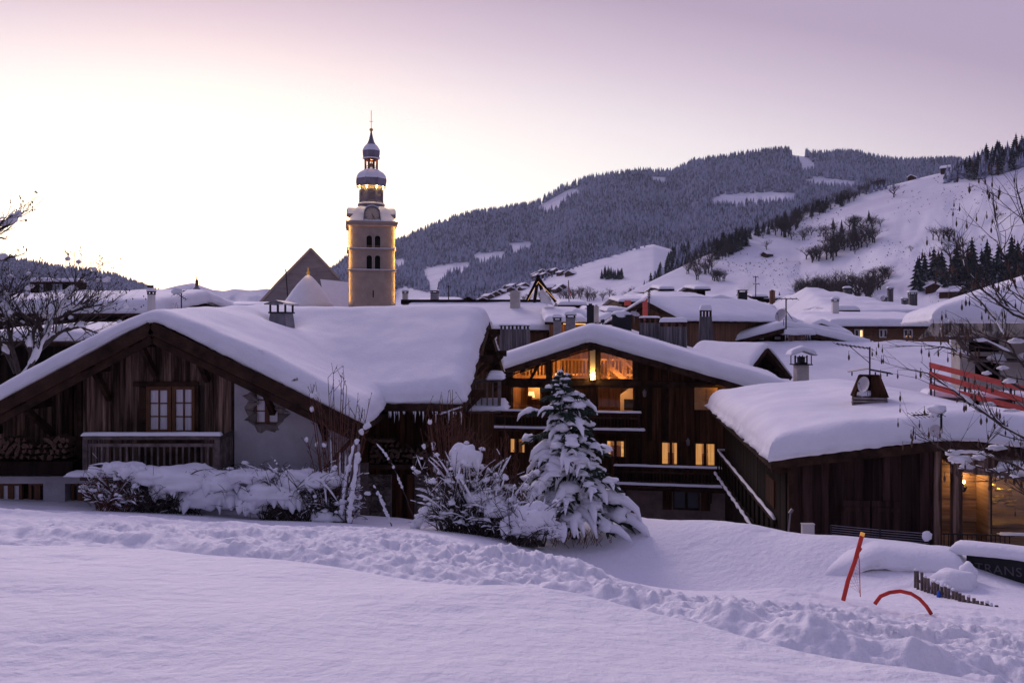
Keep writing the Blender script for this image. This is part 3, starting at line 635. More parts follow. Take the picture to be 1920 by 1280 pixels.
def wallplane(mb, u0, u1, z0, zt, opens=(), y=0, th=.3):
    """plain wall with openings"""
    zt = zt if callable(zt) else (lambda u, q=zt: q)
    cu = sorted({u0, u1} | {c for o in opens for c in o[:2] if u0 < c < u1} | set(np.linspace(u0, u1, 7)))
    for a, b in zip(cu[:-1], cu[1:]):
        m = (a+b)/2; zs = sorted([(o[2], o[3]) for o in opens if o[0] < m < o[1]]); bot = z0; segs = []
        for q0, q1 in zs: segs.append((bot, bot, q0, q0)); bot = q1
        segs.append((bot, bot, zt(a), zt(b)))
        for ba, bb, ta, tb in segs: mb.hexa([(a, y, ba), (b, y, bb), (b, y+th, bb), (a, y+th, ba)], [(a, y, ta), (b, y, tb), (b, y+th, tb), (a, y+th, ta)])
def stones(mb, u0, u1, z0, z1, sz=.2, y=0, seed=1, keep=None, top=None, dep=.05):
    """rubble masonry: irregular faceted stones fitted side by side"""
    rs = random.Random(seed); nu, nz = max(2, int((u1-u0)/sz)), max(2, int((z1-z0)/(sz*.7)))
    G = [[(u0+(u1-u0)*(i+(rs.uniform(-.32, .32) if 0 < i < nu else 0)+(.5*(j % 2) if 0 < i < nu else 0)*.9)/nu, z0+(z1-z0)*(j+(rs.uniform(-.3, .3) if 0 < j < nz else 0))/nz) for i in range(nu+1)] for j in range(nz+1)]
    for j in range(nz):
        for i in range(nu):
            q = [G[j][i], G[j][i+1], G[j+1][i+1], G[j+1][i]]; cx = sum(a for a, _ in q)/4; cz = sum(c for _, c in q)/4
            if keep and not keep(cx, cz): continue
            if top and cz > top(cx)-sz*.5: continue
            f = .9; o = [(cx+(a-cx)*f, cz+(c-cz)*f) for a, c in q]; n = [(cx+(a-cx)*.62, cz+(c-cz)*.62) for a, c in q]; d = dep*rs.uniform(.5, 1.2)
            mb.hexa([(a, y, c) for a, c in o], [(a, y-d*rs.uniform(.8, 1.2), c) for a, c in n])
def hboards(mb, u0, u1, z0, z1, h=.18, y=0, th=.04, rnd=random, top=None):
    z = z0
    while z < z1-.01:
        e = min(z+h*rnd.uniform(.85, 1.15), z1); d = rnd.uniform(0, .015)
        mb.box(u0, u1, y-d, y+th, z+.003, e-.003); z = e
def window(parent, fr, u0, u1, z0, z1, nx=2, nz=2, pane='glass_dark', frame='window_frame', y=0, fw=.06, dep=.07, leaf=1, name='window', rec=.0):
    """a framed window standing in the wall opening: frame, muntins, pane as its sub-part"""
    b = MB(fr); a, c = y-dep, y+.02
    b.box(u0, u1, a, c, z1-fw, z1); b.box(u0, u1, a, c, z0, z0+fw); b.box(u0, u0+fw, a, c, z0+fw, z1-fw); b.box(u1-fw, u1, a, c, z0+fw, z1-fw)
    for k in range(1, leaf): m = u0+(u1-u0)*k/leaf; b.box(m-fw*.9, m+fw*.9, a-.01, c, z0+fw, z1-fw)
    for l in range(leaf):
        l0 = u0+(u1-u0)*l/leaf+fw*.9; l1 = u0+(u1-u0)*(l+1)/leaf-fw*.9
        for k in range(1, nx): m = l0+(l1-l0)*k/nx; b.box(m-.016, m+.016, a+.02, c-.01, z0+fw, z1-fw)
        for k in range(1, nz): m = z0+fw+(z1-z0-2*fw)*k/nz; b.box(l0-.012, l1+.012, a+.024, c-.014, m-.014, m+.014)
    w = b.build(name, frame, parent)
    p = MB(fr); p.quad((u0+.01, y-.02, z0+.01), (u1-.01, y-.02, z0+.01), (u1-.01, y-.02, z1-.01), (u0+.01, y-.02, z1-.01)); p.build('pane', pane, w)
    return w
def rail(parent, fr, u0, u1, w0, z0, z1, n, ret=0, snow=.06, slab=True, name='balcony', bal='wood_rail', bw=.045, frs='wood_beam'):
    """a balcony standing proud of the wall: floor, posts, rails, balusters, snow on the rail"""
    b = MB(fr)
    if slab: b.box(u0-.05, u1+.05, w0-.05, w0+ret if ret else w0+1, z0-.16, z0)
    b.box(u0, u1, w0, w0+.08, z1-.09, z1); b.box(u0+.08, u1-.08, w0+.015, w0+.065, z1-.27, z1-.19); b.box(u0+.1, u1-.1, w0+.015, w0+.065, z0+.07, z0+.13)
    for u in np.linspace(u0+.06, u1-.06, max(2, int((u1-u0)/2.4)+1)): b.box(u-.06, u+.06, w0-.012, w0+.1, z0, z1-.085)
    if ret:
        for u in (u0+.03, u1-.03): b.box(u-.03, u+.03, w0+.081, w0+ret, z1-.09, z1); b.box(u-.025, u+.025, w0+.1, w0+ret, z0+.07, z0+.13)
    o = b.build(name, frs, parent)
    b = MB(fr)
    for u in np.linspace(u0+.15, u1-.15, n): b.box(u-bw/2, u+bw/2, w0+.02, w0+.05, z0+.13, z1-.27)
    if ret:
        for u in (u0+.03, u1-.03):
            for q in np.arange(w0+.2, w0+ret-.1, .14): b.box(u-.015, u+.015, q, q+bw, z0+.13, z1-.09)
    b.build('balusters', bal, o)
    if snow: snow_field(o, fr, edge_coords(u0-.03, u1+.03, .12, (.02, .05)), np.array([w0-.03, w0, w0+.04, w0+.08, w0+.12]), lambda U, W_: U*0+z1, snow, 3, .06, name='rail_snow', und=.01, wob=.015)
    return o
def gable(name, label, x, y, th, zr, L, wl, wr, sl, sr, base, T, over=.7, wall='wood_dark', opens=(), side_r=None, pw=.22, roofth=.16, purlins=True, seed=1, group=None, cat='house', step=.35, ridge_drop=0, wallfn=None, barge='wood_beam', und=.06, snow_r=.45):
    """gabled building: (x,y) is the plan point of the ridge above the front wall; ridge runs back by L, turned th"""
    fr = Fr(x, y, th); t = thing(name, label, cat, (x, y, base), group); rnd = random.Random(seed)
    zf = lambda U, W_: zr-np.where(U < 0, sl, sr)*(np.sqrt(U*U+.02)-.1)-ridge_drop*np.maximum(W_, 0)
    zs = lambda u: float(zf(np.array(float(u)), np.array(0.)))
    b = MB(fr); U0, U1, W0, W1 = -wl, wr, -over, L+over; zz = lambda u, w_: float(zf(np.array(float(u)), np.array(float(w_))))
    for a, c in ((U0, 0), (0, U1)):
        b.hexa([(a, W0, zz(a, W0)-roofth), (c, W0, zz(c, W0)-roofth), (c, W1, zz(c, W1)-roofth), (a, W1, zz(a, W1)-roofth)], [(a, W0, zz(a, W0)), (c, W0, zz(c, W0)), (c, W1, zz(c, W1)), (a, W1, zz(a, W1))])
    b.build('roof', 'wood_beam', t)
    snow_field(t, fr, np.unique(np.concatenate([edge_coords(U0-.06, 0, step), edge_coords(0, U1+.06, step)])), edge_coords(W0-.06, W1+.06, step), zf, T, seed, snow_r, und=und)
    b = MB(fr)
    for w_ in (W0-.05,):
        for a in (U0, U1): b.beam((0, w_, zz(0, w_)-roofth*.9), (a, w_, zz(a, w_)-roofth*.9), .05, roofth*1.5)
    pieces(b, 'barge_board', barge, t)
    ov = over*.8; ul, ur = -wl+ov, wr-ov; zt = lambda u: zs(u)-roofth-.01
    b = MB(fr)
    if wallfn: wallfn(b, ul, ur, zt, rnd)
    else: planks(b, ul, ur, base, zt, opens, pw, rnd=rnd)
    b.build('front_wall', wall, t)
    b = MB(fr.sub(ur, .03, -90))  # right side wall, seen from the right: u runs from back to front
    b2 = MB(fr); b2.box(ur-.05, ur, .03, L, base, zt(ur)); b2.box(ul, ul+.05, .03, L, base, zt(ul)); b2.build('side_wall', wall if wall != 'stucco' else 'stucco', t)
    if purlins:
        b = MB(fr)
        for u in (U0*.62, 0, U1*.62): zb = zz(u, 0)-roofth-.12; b.box(u-.09, u+.09, W0+.12, 0, zb-.1, zb+.1)
        pieces(b, 'purlins', 'wood_beam', t)
    return t, fr, zf, zs
def eave_house(name, label, pxl, pxr, ye, pye, yr, pyr, base, T=.45, wall='wood_dark', th=0, opens=(), back=None, hipl=0, hipr=0, group=None, seed=1, step=.4, pw=.25, wallfn=None, over=.6, cat='house', front=True, m='snow', und=.08):
    """building whose roof slopes towards us: eave seen at row pye at distance ye from pxl to pxr, ridge at row pyr, distance yr"""
    x0, x1 = (pxl-960)/FOC*ye, (pxr-960)/FOC*ye; ze, zr = (HOR-pye)/FOC*ye, (HOR-pyr)/FOC*yr-T*.95
    fr = Fr(x0, ye, th); t = thing(name, label, cat, (x0, ye, base), group); Lx, D = x1-x0, yr-ye; s = (zr-ze)/D
    def zf(U, W_):
        z = ze+s*np.minimum(W_, 2*D-W_)
        if hipl: z = np.minimum(z, ze+hipl*U)
        if hipr: z = np.minimum(z, ze+hipr*(Lx-U))
        return z
    snow_field(t, fr, edge_coords(0, Lx, step), np.unique(np.concatenate([edge_coords(0, D, step), edge_coords(D, 2*D, step*2)])), lambda U, W_: zf(U, W_), T, seed, .5, und=und, m=m)
    b = MB(fr); b.quad((0, 0, ze), (Lx, 0, ze), (Lx-(D*s/hipr if hipr else 0), D, zr), ((D*s/hipl if hipl else 0), D, zr)); b.box(-.02, Lx+.02, -.05, .0, ze-.16, ze+.01)
    b.quad((0, 0, ze-.14), (Lx, 0, ze-.14), (Lx, over*2, ze-.14), (0, over*2, ze-.14)); b.build('roof', 'wood_beam', t)
    ff = fr.sub(0, over)
    if front:
        b = MB(ff); u0, u1 = over*.6, Lx-over*.6
        if wallfn: wallfn(b, u0, u1, ze)
        else: planks(b, u0, u1, base, ze-.1, opens, pw, rnd=random.Random(seed))
        b.build('front_wall', wall, t)
        b = MB(ff); e = .03
        for u in (u0, u1):
            m_ = [(u, .03, base), (u, .03, ze+s*over), (u, 2*D-2*over, ze+s*over), (u, 2*D-2*over, base)]
            b.f.append([b.V(q) for q in m_])
            if not (hipl if u == u0 else hipr): b.f.append([b.V((u, .03, ze+s*over)), b.V((u, D-over, zr-.05)), b.V((u, 2*D-2*over, ze+s*over))])
        pieces(b, 'gable_wall', wall, t)
    return t, fr, ff, zf
def on_roof(px, py, Y): return P(px, py, Y)
def chimney(name, label, px, pyt, pyb, wpx, Y, m='wood_grey', capm='metal_dark', style='box', snow=.18, th=8, group=None, flare=0, wp2=None):
    """a chimney whose foot is at row pyb, top at pyt, seen wpx wide"""
    b0 = P(px, pyb, Y); w = wpx/FOC*Y; h = (pyb-pyt)/FOC*Y; t = thing(name, label, 'chimney', b0, group); fr = Fr(b0.x, b0.y, th); z = b0.z; a = w/2; d = (wp2 or wpx)/FOC*Y/2
    rnd = random.Random(int(px)); b = MB(fr); k = a*(1+flare); kd = d*(1+flare)
    if style == 'stone' or style == 'box':
        H_ = h*(.8 if style == 'stone' else .86)
        b.hexa([(-k, -kd, z-.8), (k, -kd, z-.8), (k, kd, z-.8), (-k, kd, z-.8)], [(-a, -d, z+H_), (a, -d, z+H_), (a, d, z+H_), (-a, d, z+H_)]); b.build('stack', m, t)
        b = MB(fr); b.box(-a*1.12, a*1.12, -d*1.12, d*1.12, z+H_+.002, z+H_+h*.06)
        for i in (-1, 1):
            for j in (-1, 1): b.box(i*a*.85-.03, i*a*.85+.03, j*d*.85-.03, j*d*.85+.03, z+H_+h*.06, z+h)
        b.box(-a*1.2, a*1.2, -d*1.2, d*1.2, z+h, z+h+.05); b.build('cap', capm, t)
        if snow: snow_field(t, fr, edge_coords(-a*1.22, a*1.22, .08, (.03, .08)), edge_coords(-d*1.22, d*1.22, .08, (.03, .08)), lambda U, W_: U*0+z+h+.05, snow, int(px), .2, name='cap_snow', und=.03, wob=.03)
    elif style == 'plank':   # boarded chimney wider at its foot, slatted lid on stilts
        for s_ in (-1, 1):
            planks_u = np.linspace(-a, a, 9)
            for q in range(8):
                u0, u1 = planks_u[q]+.01, planks_u[q+1]-.01; f = 1+flare
                b.hexa([(u0*f, s_*kd-.02, z-.6), (u1*f, s_*kd-.02, z-.6), (u1*f, s_*kd+.02, z-.6), (u0*f, s_*kd+.02, z-.6)], [(u0, s_*d-.02, z+h*.8), (u1, s_*d-.02, z+h*.8), (u1, s_*d+.02, z+h*.8), (u0, s_*d+.02, z+h*.8)])
        for s_ in (-1, 1): b.hexa([(s_*k-.02, -kd, z-.6), (s_*k+.02, -kd, z-.6), (s_*k+.02, kd, z-.6), (s_*k-.02, kd, z-.6)], [(s_*a-.02, -d, z+h*.8), (s_*a+.02, -d, z+h*.8), (s_*a+.02, d, z+h*.8), (s_*a-.02, d, z+h*.8)])
        b.build('stack', m, t); b = MB(fr)
        for u in np.linspace(-a*.9, a*.9, 4):
            for j in (-1, 1): b.box(u-.04, u+.04, j*d*.8-.04, j*d*.8+.04, z+h*.8, z+h*.97)
        b.box(-a*1.05, a*1.05, -d, d, z+h*.97, z+h); b.build('lid', 'wood_beam', t)
        if snow: snow_field(t, fr, edge_coords(-a*1.06, a*1.06, .1, (.03, .08)), edge_coords(-d*1.02, d*1.02, .08, (.03, .08)), lambda U, W_: U*0+z+h, snow, int(px), .2, name='lid_snow', und=.03, wob=.03)
    elif style == 'plain':
        b.hexa([(-k, -kd, z-.8), (k, -kd, z-.8), (k, kd, z-.8), (-k, kd, z-.8)], [(-a, -d, z+h), (a, -d, z+h), (a, d, z+h), (-a, d, z+h)]); b.box(-a*.5, a*.5, -d*.5, d*.5, z+h, z+h+.1); b.build('stack', m, t)
        b = MB(fr); b.box(-a*1.1, a*1.1, -d*1.1, d*1.1, z+h*.93, z+h*.98); b.build('cap', m, t)
    return t, fr
def satdish(label, px, py, rpx, Y, aim=(-.5, -1, .5), mast=None):
    c = P(px, py, Y); r = rpx/FOC*Y; t = thing('satellite_dish', label, 'satellite dish', c, None); d = Vector(aim).normalized()
    a = d.cross(Vector((0, 0, 1))).normalized(); e = a.cross(d); b = MB(); rows = []
    for i in range(5):
        q = r*i/4; rows.append([b.V(c+(a*math.cos(k*math.pi/9)+e*math.sin(k*math.pi/9))*q+d*(q*q/r*.28)) for k in range(18)] if i else [b.V(c)]*18)
    for i in range(4):
        for k in range(18):
            k2 = (k+1) % 18; b.f.append([rows[0][0], rows[1][k], rows[1][k2]] if i == 0 else [rows[i][k], rows[i+1][k], rows[i+1][k2], rows[i][k2]])
    b.build('reflector', 'dish', t, True); b = MB(); b.tube([c-e*r*.9+d*r*.25, c+d*r*.95], r*.03, 4); b.tube([c-d*.02, c-d*r*.4, c-d*r*.4-Vector((0, 0, r*1.3))], r*.06, 5)
    b.tube([c+d*r*.9, c+d*r*1.15], r*.1, 6); b.build('bracket', 'metal_grey', t); return t
def antenna(label, px, pyt, pyb, Y, arms, n=7, wpx=1.2):
    """mast with one or more boomed aerials: arms = [(dy px from the top, length px left, length px right, tilt)]"""
    p0, p1 = P(px, pyb, Y), P(px, pyt, Y); k = Y/FOC; t = thing('tv_antenna', label, 'antenna', p0, None); b = MB(); b.tube([p0, p1], wpx*k, 5); b.build('mast', 'metal_dark', t)
    for dy, l, r, tl in arms:
        c = p1+Vector((0, 0, -dy*k)); a = c+Vector((-l*k, -.1, -tl*l*k)); e = c+Vector((r*k, .1, tl*r*k)); b = MB(); b.tube([a, e], wpx*k*.6, 4)
        for q in np.linspace(0, 1, n): m = a.lerp(e, q); b.tube([m+Vector((0, -.25, -3*k)), m+Vector((0, .25, 3*k))], wpx*k*.35, 3)
        b.build('boom', 'metal_dark', t)
    return t
def lightp(name, loc, power, col=(1, .6, .22), r=.05, kind='POINT', parent=None, **k):
    l = bpy.data.lights.new(name, kind); l.energy = power; l.color = col
    if kind in ('POINT', 'SPOT'): l.shadow_soft_size = r
    for a, v in k.items(): setattr(l, a, v)
    o = bpy.data.objects.new(name, l); C.objects.link(o); o.location = Vector(loc)-(OFF.get(parent.name, Vector()) if parent else Vector())
    if parent: o.parent = parent
    return o
# ================= LEFT CHALET (two roofs in an L) =================
t = thing('chalet', 'old chalet at left with weathered plank gable, stucco flank and snow over two joined roofs', 'chalet', (-8.9, 22, -5)); LC = t
fa = Fr(0, 0, 0); XA, ZA, SA = -8.86, .20, .50; ZB, SB = .40, .42
def smax(a, b, k=.35): h = np.clip(.5+.5*(a-b)/k, 0, 1); return b*(1-h)+a*h+k*h*(1-h)
def rA(X, Y): return ZA+.05-np.where(X < XA, .545, SA)*(np.sqrt((X-XA)**2+.03)-.1)
def rB(X, Y): return ZB-np.where(Y < 30, SB, .40)*(np.sqrt((Y-30)**2+.25)-.2)-.55*np.maximum(0, -(X-XA)-0)
def rAB(X, Y): return smax(rA(X, Y), rB(X, Y)-.0*X, .5)
XE = -3.62
def mAB(X, Y): return ((X <= XE+1e-6) & (Y <= 30.4)) | ((Y >= 23.999) & (X >= XA-1e-6))
def dAB(X, Y):
    dA = np.minimum(np.minimum(X+14.2, XE-X), Y-21.0); dB = np.minimum(np.minimum(-1.35-X, Y-24.0), 36-Y)
    return np.maximum(np.where(Y <= 30.4, dA, -9), dB)
def shB(X, Y): return X+np.clip((X-XE)/(-1.35-XE), 0, 1)*np.maximum(Y-24, 0)*.084
GXs = np.unique(np.concatenate([np.linspace(-14.2, XE, 110), XE-np.array([.03, .08, .16, .26]), edge_coords(XE, -1.35, .09)])); GYs = np.unique(np.concatenate([edge_coords(21.0, 24.0, .1), 24+np.array([.03, .08, .16, .26]), np.linspace(24, 36, 100)]))
TAB = lambda X, Y: .50-.17*np.exp(-((X-XA)/.8)**2)*np.exp(-((Y-21)/3)**2)+.12*np.exp(-((X+6.3)/1.5)**2)*np.exp(-((Y-26)/2.)**2)+.1*sst(25, 28, Y)
bump = lambda X, Y: -.30*np.exp(-(((X+7.4)/.5)**2+((Y-27.6)/.7)**2))+.10*np.exp(-(((X+8.0)/1.0)**2+((Y-24.5)/1.5)**2))+.16*np.sin(X*1.1+Y*.35)*np.exp(-((Y-26)/3)**2)*np.exp(-((X+5)/3)**2)
snow_field(t, fa, GXs, GYs, rAB, TAB, 7, .5, dist=dAB, mask=mAB, sh=shB, over=bump, und=.07, wob=.085)
b = MB(); TR = .15
def slab(b, quadpts, th=TR): b.hexa([(x, y, z-th) for x, y, z in quadpts], quadpts)
rz = lambda x, y: float(rA(np.array(float(x)), np.array(float(y))))-.012
rbz = lambda x, y: float(rB(np.array(float(x)), np.array(float(y))))-.012
slab(b, [(-14.2, 21, rz(-14.2, 21)), (XA, 21, rz(XA, 21)), (XA, 30.4, rz(XA, 21)), (-14.2, 30.4, rz(-14.2, 21))]); slab(b, [(XA, 21, rz(XA, 21)), (XE, 21, rz(XE, 21)), (XE, 30, rz(XE, 30)), (XA, 30, rz(XA, 30))])
slab(b, [(XE-1, 24, rbz(-5, 24)), (-1.35, 24, rbz(-1.35, 24)), (-.85, 30, rbz(-1, 30)), (-6, 30, rbz(-5, 30))]); slab(b, [(-6, 30, rbz(-5, 30)), (-.85, 30, rbz(-1, 30)), (-.34, 36, rbz(-1, 36)), (-8, 36, rbz(-5, 36))])
b.build('roof', 'wood_beam', t)
b = MB()
for x0, x1 in ((-14.2, XA), (XA, XE)):
    n = 9
    for y, dz, h, w in ((20.94, -.13, .30, .06), (21.02, -.42, .17, .05)):
        b.beam((x0, y, rz(x0, 21)+dz), (x1, y, rz(x1, 21)+dz), w, h)
b.beam((-1.33, 23.95, rbz(-1.4, 24)-.1), (-.82, 30, rbz(-1, 30)-.1), .06, .3); b.beam((-.82, 30, rbz(-1, 30)-.1), (-.30, 36, rbz(-1, 36)-.1), .06, .3)
pieces(b, 'barge_board', 'wood_beam', t)
b = MB(); b.beam((XE-.05, 23.93, rbz(-3, 24)-.1), (-1.38, 23.93, rbz(-3, 24)-.1), .05, .2)
for x in np.arange(XE+.1, -1.4, .33): b.box(x-.04, x+.04, 24.0, 25.0, rbz(-3, 24)-.27, rbz(-3, 24)-.165)
b.build('eave_beam', 'wood_beam', t)
b = MB(); b.beam((-14.2, 21.3, rz(-14.2, 21)-.2), (XA, 21.3, rz(XA, 21)-.2), .5, .05); b.beam((XA, 21.3, rz(XA, 21)-.2), (XE, 21.3, rz(XE, 21)-.2), .5, .05); b.build('soffit', 'wood_brown', t)
YW = 22.2; fw_ = Fr(0, YW); rnd = random.Random(3)
def X(px, Y=YW): return (px-960)/FOC*Y
def Zp(py, Y=YW): return (HOR-py)/FOC*Y
zt = lambda u: rz(u, 21)-TR-.03
win = (X(279), X(366), Zp(812), Zp(722)); winL = (win[0]-.08, win[1]+.08, win[2]-.9, win[3])
b = MB(fw_); planks(b, X(150), X(442), -4.0, zt, [(X(262), X(384), Zp(880), Zp(722))], .21, th=.05, rnd=rnd, jit=.02); b.build('plank_wall', 'wood_grey', t)
b = MB(Fr(0, YW+.5)); planks(b, -14, X(149), -4.0, lambda u: zt(u), [], .26, th=.05, rnd=rnd, jit=.12, gap=.012); b.build('recessed_plank_wall', 'wood_grey', t)
b = MB(); b.box(X(148), X(156), YW-.1, YW+.55, -4, zt(X(152))); 
for px_ in (118, 143): b.box(X(px_), X(px_+6), YW+.3, YW+.4, Zp(842), zt(X(px_+3)))
b.box(X(436), X(443), YW-.07, YW, -4, zt(X(440))); pieces(b, 'corner_post', 'wood_beam', t)
# plain dark body behind the boards so nothing shows between them
b = MB(fw_); wallplane(b, -14, X(441), -6, lambda u: zt(u)-.02, [(X(262), X(384), Zp(880), Zp(722))], y=.6, th=.15); b.build('inner_wall', 'wood_black', t)
# double window with its lintel and posts
for a, c in ((275, 322), (324, 366)):
    window(t, fw_, X(a), X(c), Zp(812), Zp(724), 2, 3, 'curtain', 'window_frame', y=.04, fw=.1 if a == 275 else .08, dep=.09)
b = MB(fw_); b.box(X(252), X(374), -.09, .02, Zp(724), Zp(715)); b.box(X(262), X(274), -.04, .1, Zp(880), Zp(725)); b.box(X(367), X(373), -.04, .1, Zp(880), Zp(725)); b.box(X(274), X(367), -.02, .12, Zp(880), Zp(813)); b.build('window_surround', 'wood_beam', t)
# stucco flank with the arched window in rough stone
aw = (X(478), X(526), Zp(795), Zp(722))
b = MB(fw_); zs_ = lambda u: zt(u)+.02
wallplane(b, X(443), X(672), -6.5, zs_, [(aw[0], aw[1], aw[2], aw[3])], y=-.15, th=.4); b.build('stucco_wall', 'stucco', t)
b = MB(fw_); rs = random.Random(9)
def keep_(x, z):
    if aw[0]+.03 < x < aw[1]-.03 and z > aw[2]+.02: return False
    e = ((x-(aw[0]+aw[1])/2)/.5)**2+((z-(aw[2]+aw[3])/2+.05)/.64)**2
    return e < 1.0+.25*math.sin(x*9+z*7)
ring_o = []; ring_i = []
for k in range(28):
    a = 2*math.pi*k/28; ox, oz = (aw[0]+aw[1])/2+.52*math.cos(a)*(1+.12*math.sin(k*2.3)), (aw[2]+aw[3])/2-.05+.66*math.sin(a)*(1+.1*math.sin(k*1.7))
    ox = max(ox, X(446)); oz = min(oz, zt(ox)-.02); ring_o.append((ox, -.153, oz)); c_, s_ = math.cos(a), math.sin(a); q = min((aw[1]-aw[0])/2/abs(c_+1e-9), (aw[3]-aw[2])/2/abs(s_+1e-9)); ring_i.append(((aw[0]+aw[1])/2+c_*q, -.153, (aw[2]+aw[3])/2+s_*q))
for k in range(28): b.quad(ring_i[k], ring_o[k], ring_o[(k+1) % 28], ring_i[(k+1) % 28])
stones(b, aw[0]-.5, aw[1]+.45, aw[2]-.3, aw[3]+.35, .25, -.15, 5, keep_, zt, .025)
b.build('stone_surround', 'stone', t)
b = MB(fw_); u0, u1 = aw[0]-.0, aw[1]; m_ = (u0+u1)/2; rz_ = (u1-u0)/2
for i in range(10):   # dark stone arch filling the corners of the opening
    a0, a1 = math.pi*i/10, math.pi*(i+1)/10; p0 = (m_+rz_*math.cos(a0), aw[3]-.34+.34*math.sin(a0)); p1 = (m_+rz_*math.cos(a1), aw[3]-.34+.34*math.sin(a1))
    b.hexa([(p1[0], -.12, p1[1]), (p0[0], -.12, p0[1]), (p0[0], 0, p0[1]), (p1[0], 0, p1[1])], [(p1[0], -.12, aw[3]), (p0[0], -.12, aw[3]), (p0[0], 0, aw[3]), (p1[0], 0, aw[3])])
b.build('arch', 'stucco_brown', t)
window(t, fw_, aw[0], aw[1], aw[2], aw[3]-.03, 1, 3, 'curtain', 'window_frame', y=.0, fw=.06, leaf=2, name='arched_window')
# purlin ends and diagonal braces under the verge
b_ = [(285, 640, 318, 685, 0), (200, 700, 232, 742, 0), (383, 690, 418, 730, 0), (75, 752, 128, 796, .5), (-20, 800, 25, 840, .5), (505, 705, 545, 775, 0), (605, 760, 640, 830, 0), (520, 700, 548, 772, 0)]
for i, (px_, py_, px2, py2, dy) in enumerate(b_[:7]):
    x, z = X(px_), zt(X(px_))-.12; y1 = YW+dy-.02; bb = MB(); bb.beam((x, 21.08, z), (x, y1, z), .22, .24); 
    bb.beam((x+.03, 21.5, z-.1), (x+.12, y1-.05, z-.85), .13, .15); o = bb.build('purlin_brace', 'wood_beam', t)
# balcony under the double window
bo = rail(t, Fr(0, 0), X(155, 21), X(412, 21), 21.0, Zp(888, 21), Zp(817, 21), 21, ret=1.15, snow=.09, bal='wood_rail', frs='wood_rail')
snow_field(bo, Fr(0, 0), edge_coords(X(134, 20.9), X(414, 20.9), .12, (.02, .06)), edge_coords(20.6, 21.1, .08, (.02, .06)), lambda U, W_: U*0+Zp(889, 21), .13, 12, .2, name='floor_snow', und=.03, wob=.05)
# timber ledge for the firewood and lower storey
b = MB(); b.box(-14, X(136, 21.5), 21.5, 22.6, Zp(890, 21.5), Zp(865, 21.5)); b.build('ledge', 'wood_black', t)
b = MB(); b.box(-14, X(190), YW-.25, YW+.3, Zp(903), Zp(889.5)); b.box(X(91), X(131), YW-.25, YW+.3, -6, Zp(903.2)); b.build('white_pillar', 'stucco', t)
b = MB(); b.box(-14, X(440), YW+.05, YW+.5, -6, -3.9); b.build('base_wall', 'wood_black', t)
for a, c in ((-60, -10), (2, 44), (56, 90), (136, 170)):
    window(t, fw_, X(a), X(c), Zp(944), Zp(903.5), 1, 1, 'curtain' if a in (2,) else 'glass_dark', 'window_frame', y=.0, fw=.08, leaf=2, name='ground_floor_window')
# side roof's own wall, cellar, posts
YB = 25.0; fb = Fr(0, YB); XB = lambda px_: X(px_, YB); ZBp = lambda py_: Zp(py_, YB)
b = MB(fb); planks(b, XB(660), XB(872), -4.2, rbz(-3, 25)-.2, [], .22, rnd=rnd, th=.06, jit=.05, gap=.01); b.build('rear_plank_wall', 'wood_dark', t)
b = MB(fb); wallplane(b, XB(640), XB(880), -6.8, -3.7, [(XB(733), XB(776), -6.8, ZBp(876))], y=.15, th=.3); b.build('cellar_wall', 'stone', t)
b = MB(Fr(0, YB+.2)); planks(b, XB(733), XB(776), -6.8, ZBp(876), [], .16, rnd=rnd); b.build('cellar_door', 'wood_dark', t)
b = MB(); b.box(XB(700), XB(846), YB-.75, YB+.1, ZBp(872), ZBp(864)); b.box(XB(570+112), XB(570+120), YB-.7, YB-.55, -6.8, ZBp(872)); b.box(XB(846), XB(852), YB-.7, YB-.55, -6.8, ZBp(872)); b.build('wood_shelf', 'wood_beam', t)
b = MB(fb); stones(b, XB(778), XB(822), -6.6, ZBp(874), .2, .14, 3, dep=.09); stones(b, XB(652), XB(732), -6.6, ZBp(874), .2, .14, 4, dep=.06); pieces(b, 'stone', 'stone', t); rs = random.Random(4)
b = MB(); b.box(X(672, 23.6), X(690, 23.6), 23.5, 23.7, -6.5, Zp(868, 23.6)); b.build('pale_post', 'wood_rail', t)
b = MB(); b.beam((X(583, 21.6), 21.6, Zp(908, 21.6)), (X(668, 21.6), 21.6, Zp(815, 21.6)), .7, .07); b.build('lean_to_roof', 'wood_dark', t)
